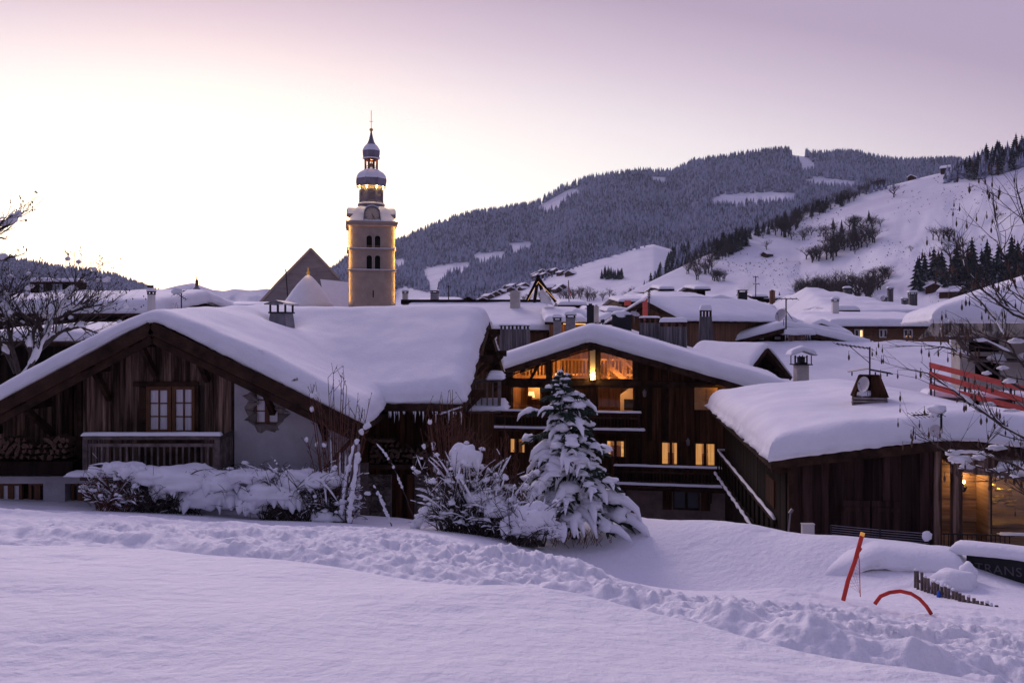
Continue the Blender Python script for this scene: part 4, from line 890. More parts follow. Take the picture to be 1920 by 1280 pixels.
# right gable end: boards, two small balconies on its flank, snow on them
fg = Fr(-1.62, 24.9, -85.2); b = MB(fg)   # u runs away from us along the gable wall, outside is to the right
GL = 10.2; ztg = lambda u: rbz(-2, 24.9+u)-TR-.02
planks(b, 0, GL, -7, ztg, [], .24, rnd=rnd, th=.05, jit=.03); b.build('gable_end_wall', 'wood_dark', t)
b = MB()
for u in (.35, 2.6, 5.1, 7.6, 9.9):
    y = 24.9+u; x = -1.6+u*.084; z = ztg(u)-.14; b.beam((x, y, z), (x+.75, y+.06, z), .2, .22)
    b.beam((x+.02, y, z-.7), (x+.6, y+.05, z-.1), .11, .12)
pieces(b, 'gable_purlins', 'wood_beam', t)
for k, (yy, zz_, ln) in enumerate(((27.2, -2.5, 3.0),)):
    x = -1.6+(yy-24.9)*.084; b = MB(); b.box(x, x+1.05, yy, yy+ln, zz_-.12, zz_); b.box(x+.97, x+1.05, yy, yy+ln, zz_+.85, zz_+.95)
    for q in np.arange(yy+.03, yy+ln, .18): b.box(x+.99, x+1.03, q, q+.05, zz_, zz_+.86)
    for q in np.arange(x+.05, x+.95, .18): b.box(q, q+.05, yy+.01, yy+.05, zz_, zz_+.86)
    b.box(x, x+1.05, yy, yy+.08, zz_+.85, zz_+.95); b.box(x+.95, x+1.05, yy-.02, yy+.1, zz_, zz_+.9); o = b.build('side_balcony', 'wood_rail', t)
    snow_field(o, Fr(0, 0), edge_coords(x+.0, x+1.22, .1, (.03, .07)), edge_coords(yy-.3, yy+ln, .15, (.05, .1)), lambda U, W_: U*0+zz_-.02, .16, 5+k, .25, name='floor_snow', und=.05, wob=.08)
    snow_field(o, Fr(0, 0), edge_coords(x+.6, x+1.12, .07, (.03, .07)), edge_coords(yy-.1, yy+ln, .15, (.05, .1)), lambda U, W_: U*0+zz_+.95, .17, 15+k, .15, name='rail_snow', und=.05, wob=.06)
b = MB(); b.box(-1.75, -1.25, 23.6, 24.4, -3.1, -3.0); o = b.build('shelf', 'wood_dark', t)
snow_field(o, Fr(0, 0), edge_coords(X(828, 24.2), X(866, 24.2), .07, (.03, .07)), edge_coords(23.9, 24.5, .07, (.03, .07)), lambda U, W_: -2.35+.35*(U-X(828, 24.2)), .12, 31, .15, name='shelf_snow', und=.04, wob=.05)
# the stub of dark stone poking through at the verge, capped with snow
b = MB(); c = P(484, 690, 21.2)
for i in range(7): b.blob((c.x+rs.uniform(-.16, .2), c.y+rs.uniform(-.1, .1), c.z+rs.uniform(-.25, .12)), (.13, .12, .1), i, 8, 5, .35)
pieces(b, 'verge_stones', 'stone', t, True); b = MB(); c = P(545, 716, 21.1)
for i in range(4): b.blob((c.x+rs.uniform(-.12, .15), c.y, c.z+rs.uniform(-.1, .05)), (.12, .1, .07), i+20, 8, 5, .35)
pieces(b, 'verge_stones', 'stone', t, True); b = MB(); b.blob((P(486, 667, 21.2).x, 21.3, P(486, 667, 21.2).z), (.12, .14, .16), 3, 10, 6, .2); b.build('snow_cap', 'snow', t, True)
b = MB(); rs = random.Random(12)
for i in range(34):
    x = rs.uniform(XE+.15, -1.4); l = rs.choice((.08, .14, .2, .32))*rs.uniform(.6, 1.2); z = rbz(-3, 24)-.2; b.tube([(x, 23.9, z), (x+.01, 23.9, z-l*.5), (x, 23.9, z-l)], [.018, .011, .002], 5)
ic = b.build('icicles', 'snow', LC, True)
# chimney on the valley, with slatted lantern head
c0 = P(528, 612, 27.6); t = thing('chimney', 'tapering sheet-metal chimney with open lantern top on the left chalet roof', 'chimney', c0); k = 27.6/FOC; fr_ = Fr(c0.x, c0.y, 12); z = c0.z
b = MB(fr_); b.hexa([(-.36, -.36, z-.5), (.36, -.36, z-.5), (.36, .36, z-.5), (-.36, .36, z-.5)], [(-.27, -.27, z+.42), (.27, -.27, z+.42), (.27, .27, z+.42), (-.27, .27, z+.42)]); b.build('stack', 'metal_grey', t)
b = MB(fr_); b.box(-.31, .31, -.31, .31, z+.42, z+.47)
for i in (-1, 0, 1):
    for j in (-1, 1): b.box(i*.26-.025, i*.26+.025, j*.26-.025, j*.26+.025, z+.47, z+.70)
b.build('lantern', 'metal_dark', t); b = MB(fr_)
for s_ in (-1, 1): b.hexa([(s_*.4, -.42, z+.70), (0, -.42, z+.80), (0, .42, z+.80), (s_*.4, .42, z+.70)], [(s_*.4, -.42, z+.73), (0, -.42, z+.84), (0, .42, z+.84), (s_*.4, .42, z+.73)])
b.build('cowl', 'metal_grey', t)
# firewood: every log a thing
def log_proto(seed):
    rs = random.Random(seed); b = MB(); n = 5+seed % 3; pts = []
    r = rs.uniform(.07, .11); a0 = rs.random()*6
    n = 3+seed % 3; an_ = rs.uniform(.55, 1.5); ring = [(r*an_*rs.uniform(.6, 1.2)*math.cos(a0+2*math.pi*k/n), r/an_*rs.uniform(.6, 1.2)*math.sin(a0+2*math.pi*k/n)) for k in range(n)]
    i0 = [b.V((x, 0, z)) for x, z in ring]; i1 = [b.V((x*.95, .42, z*.95)) for x, z in ring]; b.f.append(i0[::-1]); b.f.append(i1)
    for k in range(n): b.f.append([i0[k], i0[(k+1) % n], i1[(k+1) % n], i1[k]])
    return b
protos_l = []
for i in range(6): b = log_proto(i); protos_l.append(b)
first = [None]*6
def stack_logs(x0, x1, zb, y, rows, label, group, seed, hump):
    rs = random.Random(seed); n = 0
    for r_ in range(rows):
        x = x0+.08*(r_ % 2)
        while x < x1:
            if r_ < hump((x-x0)/(x1-x0))*rows:
                i = rs.randrange(6)
                if first[i] is None: o = protos_l[i].build('firewood_log', 'log_end'); first[i] = o
                else: o = first[i].copy(); C.objects.link(o)
                o.location = (x, y+rs.uniform(-.05, .05), zb+.08+r_*.145+rs.uniform(-.01, .01)); o.rotation_euler = (0, rs.uniform(0, 6.28), rs.uniform(-.06, .06))
                meta(o, label, 'firewood', group); n += 1
            x += rs.uniform(.14, .19)
stack_logs(-13.0, X(134, 21.8), Zp(865, 21.5), 21.65, 4, 'split log in the firewood stacked on the dark ledge left of the plank balcony', 'logs stacked on the ledge left of the balcony', 1, lambda q: .8+.3*math.sin(q*9))
stack_logs(XB(703), XB(804), ZBp(864), 24.45, 5, 'split log in the firewood stacked on the shelf above the cellar door', 'logs stacked above the cellar door', 2, lambda q: .75+.3*math.sin(q*5+1))
# ================= MIDDLE CHALET, lit =================
O = P(1110, 640, 38); TH = 11
def Cu(px_): return FC_.at(px_, 700)[0]
FC_ = Fr(O.x, O.y, TH)
def rect(fr, a, c, top, bot): u0, _ = fr.at(a, top); u1, _ = fr.at(c, top); um = (a+c)/2; return (u0, u1, fr.at(um, bot)[1], fr.at(um, top)[1])
big = [rect(FC_, 951, 1028, 672, 711), rect(FC_, 1033, 1188, 648, 712)]
CO = {'tl': rect(FC_, 951, 1026, 672, 711.5), 'tc': rect(FC_, 1033, 1188, 650, 712), 'ml': rect(FC_, 957, 1015, 724, 768), 'mr': rect(FC_, 1120, 1189, 725, 772),
      'bl': rect(FC_, 955, 986, 820, 850), 'bm': rect(FC_, 1136, 1172, 824, 858), 'b1': rect(FC_, 1239, 1277, 827, 872), 'b2': rect(FC_, 1302, 1342, 829, 874), 'sh': rect(FC_, 1302, 1345, 726, 768)}
zslope = lambda u: O.z-(.33 if u < 0 else .285)*abs(u)
CO['tc'] = (CO['tc'][0], CO['tc'][1], CO['tc'][2], 9); CO['tl'] = (CO['tl'][0], CO['tl'][1], CO['tl'][2], 9)
def cwall(b, ul, ur, zt, rnd):
    floor = FC_.at(1200, 914)[1]; op = []
    for k, o in CO.items():
        if k in ('tc', 'tl'): continue
        op.append(o)
    # gable glazing: the opening follows the slope, so wall pieces there stop at the sill
    segs = [(-4.6, CO['tl'][0], 1), (CO['tl'][0], CO['tl'][1], 0), (CO['tl'][1], CO['tc'][0], 1), (CO['tc'][0], CO['tc'][1], 0), (CO['tc'][1], ur, 1)]
    for a, c, full in segs:
        zsill = CO['tc'][2]
        planks(b, a, c, floor, zt if full else zsill, [o for o in op], .2, rnd=rnd, th=.08)
t, fc, zf, zs = gable('chalet', 'dark timber chalet with glowing glazed gable and balconies behind the snowy spruce', O.x, O.y, TH, O.z, 14, 4.75, 8.4, .33, .285, -9.6, .80, over=1.1, seed=21, step=.3, wallfn=cwall, snow_r=.6)
MC = t
floor = FC_.at(1200, 914)[1]
b = MB(fc); wallplane(b, -4.4, 7.4, -10, floor, [rect(FC_, 1262, 1312, 918, 956)], y=.02, th=.3); b.build('stucco_base', 'stucco_brown', t)
cw = rect(FC_, 1262, 1312, 918, 956); window(t, fc, *cw, 1, 1, 'glass_dark', 'wood_beam', y=.12, leaf=2, name='cellar_window')
b = MB(fc); cl = (cw[0]-.45, cw[0]-.05), (cw[1]+.05, cw[1]+.45)
for a, c in cl: b.box(a, c, -.02, .02, cw[2], cw[3])
pieces(b, 'shutters', 'wood_dark', t)
b = MB(fc); zsl = CO['tc'][2]
b.box(-4.5, 7.3, -.09, -.0, zsl-.24, zsl-.02); b.box(-4.5, 7.3, -.06, 0, CO['ml'][3]+.02, CO['ml'][3]+.12); b.box(-4.5, 7.3, -.1, -.02, floor-.1, floor+.12)
for u in (CO['tl'][1]+.06, CO['tc'][1]+.1, 3.2, 6.9): b.box(u-.09, u+.09, -.07, .05, zsl, zs(u)-.2)
b.beam((CO['tl'][1]-.75, -.03, zsl), (CO['tl'][1]-.15, -.03, zsl+1.1), .12, .16, (0, 1, 0))
for u in (CO['tc'][1]+.25, 3.3): b.box(u-.06, u+.06, -.05, 0, CO['mr'][2]-1.2, zsl-.24)
b.build('beams', 'wood_beam', t)
# the golden king post, lit from its foot
kp = FC_.at(1112, 700)[0]; b = MB(fc); b.box(kp-.11, kp+.11, -.16, -.0, zsl, zs(kp)-.35); b.build('king_post', 'room_plaster', t); b = MB(fc); b.box(kp+.115, kp+.34, -.09, .02, zsl, zs(kp)-.3); b.build('king_post_side', 'wood_beam', t)
b = MB(fc); b.lathe((kp, -.3, zsl+.02), [(.03, 0), (.06, .02), (.06, .1), (.03, .12)], 10); b.build('foot_lamp', 'lamp_glow', t)
lightp('post_light', fc.w((kp, -.34, zsl+.22)), 26, (1, .66, .16), .04, parent=t)
# interior: one tall living room
ia, ib = -3.6, CO['tc'][1]+.2; D_in = 5.0; zfl = CO['ml'][2]-.25
b = MB(fc); q = lambda *p: b.quad(*p)
q((ia, D_in, zfl), (ib, D_in, zfl), (ib, D_in, zs(ib)-.2), (ia, D_in, zs(ia)-.2)); b.f.append([b.V((ia, D_in, zs(ia)-.2)), b.V((ib, D_in, zs(ib)-.2)), b.V((0, D_in, zs(0)-.2))])
q((ia, .1, zfl), (ib, .1, zfl), (ib, D_in, zfl), (ia, D_in, zfl)); q((ib, .1, zfl), (ib, D_in, zfl), (ib, D_in, zs(ib)-.2), (ib, .1, zs(ib)-.2)); q((ia, .1, zfl), (ia, D_in, zfl), (ia, D_in, zs(ia)-.2), (ia, .1, zs(ia)-.2))
b.build('living_room', 'room_wall', t)
b = MB(fc); zg = CO['tc'][2]   # gallery floor, its balustrade, the stair up
b.box(ia, ib, 2.4, 4.9, zg-.1, zg+.06); b.box(ia, 1.3, 2.3, 2.38, zg+.78, zg+.86)
for u in np.arange(ia+.2, 1.3, .17): b.box(u-.03, u+.03, 2.31, 2.36, zg+.06, zg+.78)
for u in (-1.8, 1.3): b.box(u-.07, u+.07, 2.28, 2.4, zg, zg+1.0)
for i in range(9):
    u = .75+i*.17; z = zg+1.25-i*.17; b.box(u-.02, u+.03, 1.25, 1.31, z-.78+.02, z+.02)
b.beam((.65, 1.28, zg+1.35), (2.0, 1.28, zg+.22), .07, .09); b.beam((.65, 1.28, zg+.55), (2.0, 1.28, zg-.55), .07, .22); b.box(.58, .7, 1.2, 1.34, zg-.1, zg+1.5); b.box(1.93, 2.05, 1.2, 1.34, zg-.6, zg+.5)
b.beam((ia+.2, .7, zg+.3), (ia+1.3, .7, zg+.75), .12, .2); b.beam((-1.85, .7, zg+.95), (-1.1, .7, zg+1.2), .12, .22)
b.build('gallery_and_stair', 'wood_warm', t)
b = MB(fc); b.box(ia+.4, ia+1.3, 1.8, 1.95, zfl, CO['ml'][3]+.1); b.box(1.15, 2.1, 1.5, 1.9, zfl, zg-.75); b.hexa([(1.15, 1.5, zg-.75), (2.1, 1.5, zg-.75), (2.1, 1.9, zg-.75), (1.15, 1.9, zg-.75)], [(1.9, 1.5, zg-.2), (2.1, 1.5, zg-.2), (2.1, 1.9, zg-.2), (1.9, 1.9, zg-.2)]); b.build('plaster_wall', 'room_plaster', t)
b = MB(fc); b.box(1.33, 1.95, 1.46, 1.5, zfl+.2, zg-.95); b.build('fireplace', 'black_hole', t)
b = MB(fc); b.box(-3.0, -2.2, 1.0, 1.5, zfl, zfl+.65); b.box(-3.1, -2.9, 1.0, 1.5, zfl, zfl+.8); b.box(-2.3, -2.1, 1.0, 1.5, zfl, zfl+.8); b.build('sofa', 'wood_brown', t)
b = MB(fc); b.lathe((ia+.62, 1.4, CO['ml'][2]+.45), [(.1, 0), (.16, .01), (.13, .25), (.1, .26)], 12); b.build('lamp_shade', 'lamp_shade', t)
b = MB(fc); b.box(-1.8, -1.35, 1.0, 1.1, zg+.1, zg+.22); b.build('lamp_shade', 'lamp_shade', t)
for u, w_, z, p_ in ((-2.6, 1.4, zg+.35, 26), (.2, 1.6, zg+1.2, 34), (-1.2, 3.4, zg+.5, 22), (1.5, 3.6, zg+.7, 30), (-2.6, 1.2, zfl+1.5, 22), (.9, .8, zfl+1.5, 24), (1.7, .7, zg+.2, 10)):
    lightp('room_light', fc.w((u, w_, z)), p_*1.5, (1, .50, .16), .12, parent=t)
# glazing
def glaz(nm, u0, u1, zb, muls):
    b = MB(fc); n = 6; us_ = np.linspace(u0, u1, n+1); top = lambda u: zs(u)-.36
    b.box(u0, u1, -.04, .02, zb, zb+.06)
    for u in [u0+.02, u1-.02]+muls: b.box(u-.03, u+.03, -.05, .02, zb+.06, top(u))
    for a, c in zip(us_[:-1], us_[1:]): b.beam((a, -.02, top(a)+.02), (c, -.02, top(c)+.02), .06, .07)
    w = b.build('window', 'wood_beam', t); g = MB(fc); pts = [(u0, 0.0, zb), (u1, 0.0, zb)]+[(u, 0.0, top(u)) for u in us_[::-1]]
    if u0 < 0 < u1: pts = [(u0, 0, zb), (u1, 0, zb), (u1, 0, top(u1)), (0, 0, top(0)), (u0, 0, top(u0))]
    g.f.append([g.V(p) for p in pts]); g.build('pane', 'window_glass', w)
glaz('a', CO['tl'][0], CO['tl'][1], CO['tl'][2], []); glaz('b', CO['tc'][0], CO['tc'][1], CO['tc'][2], [kp-.18])
for k, l in (('ml', 1), ('mr', 1)): window(t, fc, *CO[k], 1, 1, 'window_glass', 'wood_beam', y=.0, fw=.05)
for k, cur in (('bm', .22), ('b1', .34), ('b2', .36), ('bl', .25)):
    u0, u1, z0, z1 = CO[k]; window(t, fc, u0, u1, z0, z1, 1, 1, 'window_glass', 'wood_beam', y=.02, fw=.06, leaf=2)
    b = MB(fc); q = b.quad; e0, e1, f0, f1 = u0-.5, u1+.5, z0-.7, z1+.3; D2 = 2.4
    q((e0, D2, f0), (e1, D2, f0), (e1, D2, f1), (e0, D2, f1)); q((e0, .12, f0), (e0, D2, f0), (e0, D2, f1), (e0, .12, f1)); q((e1, .12, f0), (e1, D2, f0), (e1, D2, f1), (e1, .12, f1)); q((e0, .12, f0), (e1, .12, f0), (e1, D2, f0), (e0, D2, f0)); q((e0, .12, f1), (e1, .12, f1), (e1, D2, f1), (e0, D2, f1))
    b.build('lit_room', 'room_plaster', t); b = MB(fc); w_ = u1-u0
    for a, c in ((u0, u0+w_*cur), (u1-w_*cur, u1)):
        n = 14; lo_ = [b.V((a+(c-a)*i/n, .17+.025*math.sin(i*2.4), z0)) for i in range(n+1)]; hi_ = [b.V((a+(c-a)*i/n, .17+.025*math.sin(i*2.4), z1)) for i in range(n+1)]
        for i in range(n): b.f.append([lo_[i], lo_[i+1], hi_[i+1], hi_[i]])
    pieces(b, 'curtain', 'lit_curtain' if k != 'bm' else 'lit_pale', t, True)
    b = MB(fc); m_ = (u0+u1)/2; b.box(m_-.3, m_+.1, 1.9, 2.2, f0, z0+.25); b.lathe((m_+.25, 1.7, z0+.35), [(.05, 0), (.13, .02), (.09, .2), (.05, .21)], 10); b.build('furniture', 'wood_brown', t)
    lightp('lit_room_light', fc.w((m_+.1, 1.1, z1+.1)), 13, (1, .56, .2), .1, parent=t)
s_ = CO['sh']; window(t, fc, *s_, 1, 2, 'lit_curtain', 'wood_warm', y=-.02, leaf=2, name='shuttered_window')
b = MB(fc)
for a, c in ((s_[0]+.04, (s_[0]+s_[1])/2-.04), ((s_[0]+s_[1])/2+.04, s_[1]-.04)): b.box(a, c, -.12, -.09, s_[2]+.05, s_[3]-.05)
pieces(b, 'shutters', 'wood_warm', t)
lightp('eave_light', fc.w((s_[1]+.15, -.45, s_[3]+.18)), 9, (1, .55, .12), .05, parent=t)
for k in (1, 2):   # shutters left of lit ground windows
    o = CO['b%d' % k]; b = MB(fc); b.box(o[0]-.75, o[0]-.1, -.03, .0, o[2], o[3]); pieces(b, 'shutters', 'wood_dark', t)
for px_, py_ in ((1290, 826), (1209, 735)):
    u, z = FC_.at(px_, py_); b = MB(fc); b.lathe((u, -.2, z-.2), [(.02, 0), (.07, .03), (.09, .22), (.1, .24), (.02, .33)], 6); b.box(u-.015, u+.015, -.2, 0, z+.1, z+.13); b.build('wall_lantern', 'metal_grey', t)
# balconies
ub = FC_.at(895, 790)[0], FC_.at(1201, 790)[0]
zr_, zf_ = FC_.at(1050, 772, -1.2)[1], FC_.at(1050, 803, -1.2)[1]
u0, u1 = FC_.at(925, 790, -1.2)[0], FC_.at(1201, 790, -1.2)[0]
o = rail(t, fc, u0, u1, -1.2, zf_, zr_, 42, ret=1.2, snow=.09, bal='wood_black', bw=.07)
snow_field(o, fc, edge_coords(u0-.15, u1+.18, .2, (.03, .07)), edge_coords(-1.36, -1.0, .1, (.03, .07)), lambda U, W_: U*0+zf_-.02, .10, 41, .12, name='floor_snow', und=.01, wob=.02)
zr_, zf_ = FC_.at(1250, 876, -1.3)[1], FC_.at(1250, 909, -1.3)[1]; u0, u1 = FC_.at(1152, 890, -1.3)[0], FC_.at(1352, 890, -1.3)[0]
o = rail(t, fc, u0, u1, -1.3, zf_, zr_, 30, ret=1.3, snow=.09, bal='wood_black', bw=.07)
snow_field(o, fc, edge_coords(u0-.1, u1+.12, .2, (.03, .07)), edge_coords(-1.44, -1.1, .1, (.03, .07)), lambda U, W_: U*0+zf_-.02, .10, 42, .12, name='floor_snow', und=.01, wob=.02)
b = MB(fc)
for u in (u0+.4, (u0+u1)/2, u1-.4): b.beam((u, -.02, zf_-.9), (u, -1.15, zf_-.18), .12, .12)
pieces(b, 'balcony_brackets', 'wood_beam', t)
# outside stair to the lower balcony
a, c = P(1346, 848, 33.2), P(1452, 978, 21.9)
t = thing('outside_stair', 'steep black outdoor stair with snow lined handrails between chalet and barn', 'stair', c-Vector((0, 0, 1)))
for dx, dz in ((0, 0), (-.12, -.02)):
    p0, p1 = a+Vector((dx, 0, -.9)), c+Vector((dx, 0, -.9))
    if dx == 0:
        b = MB(); b.beam(p0, p1, .06, .3)
        for i in range(16): m = p0.lerp(p1, i/15); b.beam(m, m+Vector((0, 0, .9)), .05, .05, (0, 1, 0))
        b.box(a.x-.02, a.x+1.1, a.y-.04, a.y+.04, a.z-.02, a.z+.05); b.build('stringer', 'wood_black', t); b = MB(); b.beam(p0+Vector((0, 0, .92)), p1+Vector((0, 0, .92)), .09, .07); o = b.build('handrail', 'wood_beam', t)
        b = MB(); n = 26; pts = [a+Vector((1.05, 0, .1)), a+Vector((.5, 0, .1))]+[p0.lerp(p1, i/n)+Vector((0, 0, .99+.012*math.sin(i*2.1))) for i in range(n+1)]; b.tube(pts, [.045+.01*math.sin(i*1.7) for i in range(n+3)], 7); b.build('handrail_snow', 'snow', o, True)
    else:
        b = MB(); n = 40; b.tube([p0.lerp(p1, i/n)+Vector((0, 0, .12+.02*math.sin(i*2.9))) for i in range(n+1)], [.05+.02*math.sin(i*1.9) for i in range(n+1)], 7); b.build('stringer_snow', 'snow', t, True)
b = MB(); p0, p1 = a+Vector((.3, 0, -1.0)), c+Vector((.12, 0, -1.0))
for i in range(22): m = p0.lerp(p1, i/21); b.box(m.x-.28, m.x+.1, m.y-.16, m.y+.16, m.z-.03, m.z+.02)
pieces(b, 'treads', 'wood_black', t)
# ================= BARN at right =================
E0 = Vector((6.13, 20, 0)); TD = 7.3; fd = Fr(6.13, 20, TD); zE, zR, uR, uW = -3.06, -2.42, 4.02, 8.6; DL = 14.0
t = thing('barn', 'low black timber barn at the right under a huge smooth pillow of snow', 'barn', (6.6, 20.5, -6)); BN = t
sD = (zR-zE)/uR
zfD = lambda U, W_: zR-sD*(np.sqrt((U-uR)**2+.5)-.3)
zD = lambda u: float(zfD(np.array(float(u)), np.array(0.)))
ovD = lambda U, W_: .18*np.exp(-((U-1.4)/1.1)**2-((W_-5)/2.5)**2)-.16*np.exp(-((U-2.9)/.7)**2-((W_-9.0)/2)**2)-.14*np.exp(-((U-3.9)/.5)**2-((W_-3.4)/1.0)**2)+.08*np.sin(U*1.3+W_*.5)*np.exp(-((U-3)/3)**2)
snow_field(t, fd, edge_coords(-.12, uW, .1), edge_coords(-.12, DL, .13), zfD, lambda U, W_: .66-.06*sst(5, 8, U), 17, .62, und=.09, wob=.10, low=.22, over=ovD)
b = MB(fd)
for a, c in ((0, uR), (uR, uW)):
    b.hexa([(a, 0, zD(a)-.16), (c, 0, zD(c)-.16), (c, DL, zD(c)-.16), (a, DL, zD(a)-.16)], [(a, 0, zD(a)-.01), (c, 0, zD(c)-.01), (c, DL, zD(c)-.01), (a, DL, zD(a)-.01)])
b.build('roof', 'wood_beam', t)
b = MB(fd); b.beam((-.02, -.04, zD(0)-.1), (uR, -.04, zD(uR)-.1), .06, .22); b.beam((uR, -.04, zD(uR)-.1), (uW, -.04, zD(uW)-.1), .06, .22); b.beam((-.04, -.05, zE-.1), (-.04, DL, zE-.1), .05, .18)
for y in np.arange(.3, DL, .45): b.box(0, .55, y-.05, y+.05, zE-.3, zE-.17)
pieces(b, 'barge_board', 'wood_beam', t)
rnd = random.Random(6); b = MB(fd.sub(.45, .2)); rec = rect(fd, 1481, 1752, 880, 1020)
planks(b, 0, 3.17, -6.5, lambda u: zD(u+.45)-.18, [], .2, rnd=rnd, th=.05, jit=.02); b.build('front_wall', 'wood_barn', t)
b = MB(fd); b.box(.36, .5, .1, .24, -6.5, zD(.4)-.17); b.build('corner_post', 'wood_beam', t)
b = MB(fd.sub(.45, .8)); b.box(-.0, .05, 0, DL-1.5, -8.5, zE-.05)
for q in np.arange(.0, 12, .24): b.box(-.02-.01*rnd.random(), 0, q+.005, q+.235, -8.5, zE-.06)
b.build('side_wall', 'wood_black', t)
b = MB(fd); b.box(.38, .46, 2.2, 3.4, -4.6, -3.9); o = b.build('side_window', 'wood_dark', t); b = MB(fd); b.box(.36, .378, 2.3, 3.3, -4.5, -4.0); b.build('pane', 'lit_curtain', o) if False else None
b = MB(fd.sub(.45, .2))
for a, c in ((1.1, 1.75), (1.8, 2.45)):
    b.box(a, c, -.06, -.03, -5.9, -3.95)
    for z in (-4.15, -5.2): b.box(a+.03, c-.03, -.085, -.062, z-.05, z+.05)
pieces(b, 'barn_door', 'wood_barn', t)
# the open right half: posts, plank wall, porch with a lamp, glowing shop window
u3 = 3.62
b = MB(fd); b.box(u3, u3+.16, .12, .3, -6.5, zD(u3)-.17); b.box(4.02, 4.22, .1, .3, -6.5, zD(4.1)-.17); b.box(4.88, 5.0, .45, .6, -6.5, zD(4.9)-.8); b.box(4.02, uW, .12, .28, zD(5)-.52, zD(5)-.40); pieces(b, 'porch_posts', 'wood_grey', t)
b = MB(fd)
for i in range(3):
    z0 = -.17-.19*i; b.hexa([(4.2, .06, zD(4.2)+z0-.19), (uW, .06, zD(uW)+z0-.19), (uW, .12, zD(uW)+z0-.19), (4.2, .12, zD(4.2)+z0-.19)], [(4.2, .06, zD(4.2)+z0-.004), (uW, .06, zD(uW)+z0-.004), (uW, .12, zD(uW)+z0-.004), (4.2, .12, zD(4.2)+z0-.004)])
b.build('fascia_boards', 'wood_grey', t)
fp = fd.sub(3.2, .6); b = MB(fd); rs = random.Random(8)
for k in range(11):
    z0 = -5.9+k*.27
    b.box(3.64, 4.9, 1.0-.02*(k % 2), 1.1, z0+.004, z0+.266)
b.build('log_wall', 'log_wall', t)
b = MB(fd)
for k in range(-2, 12): z0 = -5.9+k*.27; b.hexa([(3.2, .7, z0), (3.6, .45, z0-.06), (3.6, .55, z0-.06), (3.2, .8, z0)], [(3.2, .7, z0+.26), (3.6, .45, z0+.2), (3.6, .55, z0+.2), (3.2, .8, z0+.26)])
b.build('wing_boards', 'wood_grey', t)
b = MB(fd); b.box(4.86, 4.9, .3, 1.0, -5.9, -3.15); b.box(5.0, uW, 1.2, 1.3, -5.9, -4.75); b.box(4.2, uW, .3, 1.3, -3.16, -3.1); b.box(5.0, uW, 3.0, 3.05, -6, -3); b.box(5.0, uW, 1.25, 3.0, -4.8, -4.75); b.build('porch_lining', 'log_wall', t)
b = MB(fd); b.quad((5.0, 1.24, -4.75), (uW, 1.24, -4.75), (uW, 1.24, -3.16), (5.0, 1.24, -3.16)); b.build('shop_window', 'window_glass', t)
b = MB(fd); lp = (4.52, .82, -3.62); b.lathe((lp[0], lp[1]-.0, lp[2]-.2), [(.01, 0), (.05, .04), (.07, .13), (.02, .16)], 8); b.box(lp[0]-.01, lp[0]+.01, lp[1], 1.0, lp[2]-.1, lp[2]-.08); o = b.build('porch_lamp', 'metal_dark', t)
b = MB(fd); b.lathe((lp[0], lp[1], lp[2]), [(.01, 0), (.035, .02), (.035, .06), (.01, .08)], 8); b.build('bulb', 'lamp_glow', o)
lightp('porch_light', fd.w((lp[0], lp[1]-.03, lp[2]+.16)), 9, (1, .60, .24), .04, parent=t); lightp('spot_bulb', fd.w((4.55, .5, -3.2)), 5, (1, .60, .24), .03, parent=t)
lightp('shop_light', fd.w((5.7, 1.9, -3.5)), 24, (1, .7, .2), .1, parent=t)
b = MB(fd); rs = random.Random(2)
for i in range(16): b.blob((5.15+rs.random()*.8, 1.5+rs.random()*.3, -4.15+.3*math.sin(i)*.5+rs.random()*.2), (.16, .08, .05), i, 8, 5, .5)
b.build('shop_goods', 'gold', t, True)
b = MB(fd)
for u in np.arange(3.75, 5.2, .1): b.box(u-.008, u+.008, -.10, -.084, -5.35, -4.62)
b.box(3.7, 5.25, -.11, -.075, -4.63, -4.6); b.box(3.7, 5.25, -.11, -.075, -5.3, -5.27); b.build('railing', 'metal_dark', t)
snow_field(t, fd, edge_coords(4.95, uW, .12, (.03, .07)), edge_coords(-.05, .35, .08, (.03, .07)), lambda U, W_: U*0+zD(5)-.55+.0, .2, 51, .15, name='canopy_snow', und=.04, wob=.05)
snow_field(t, fd, edge_coords(4.95, 6.4, .12, (.03, .07)), edge_coords(-.15, .0, .05, (.03,)), lambda U, W_: U*0-4.6, .07, 52, .1, name='rail_snow', und=.02, wob=.03)
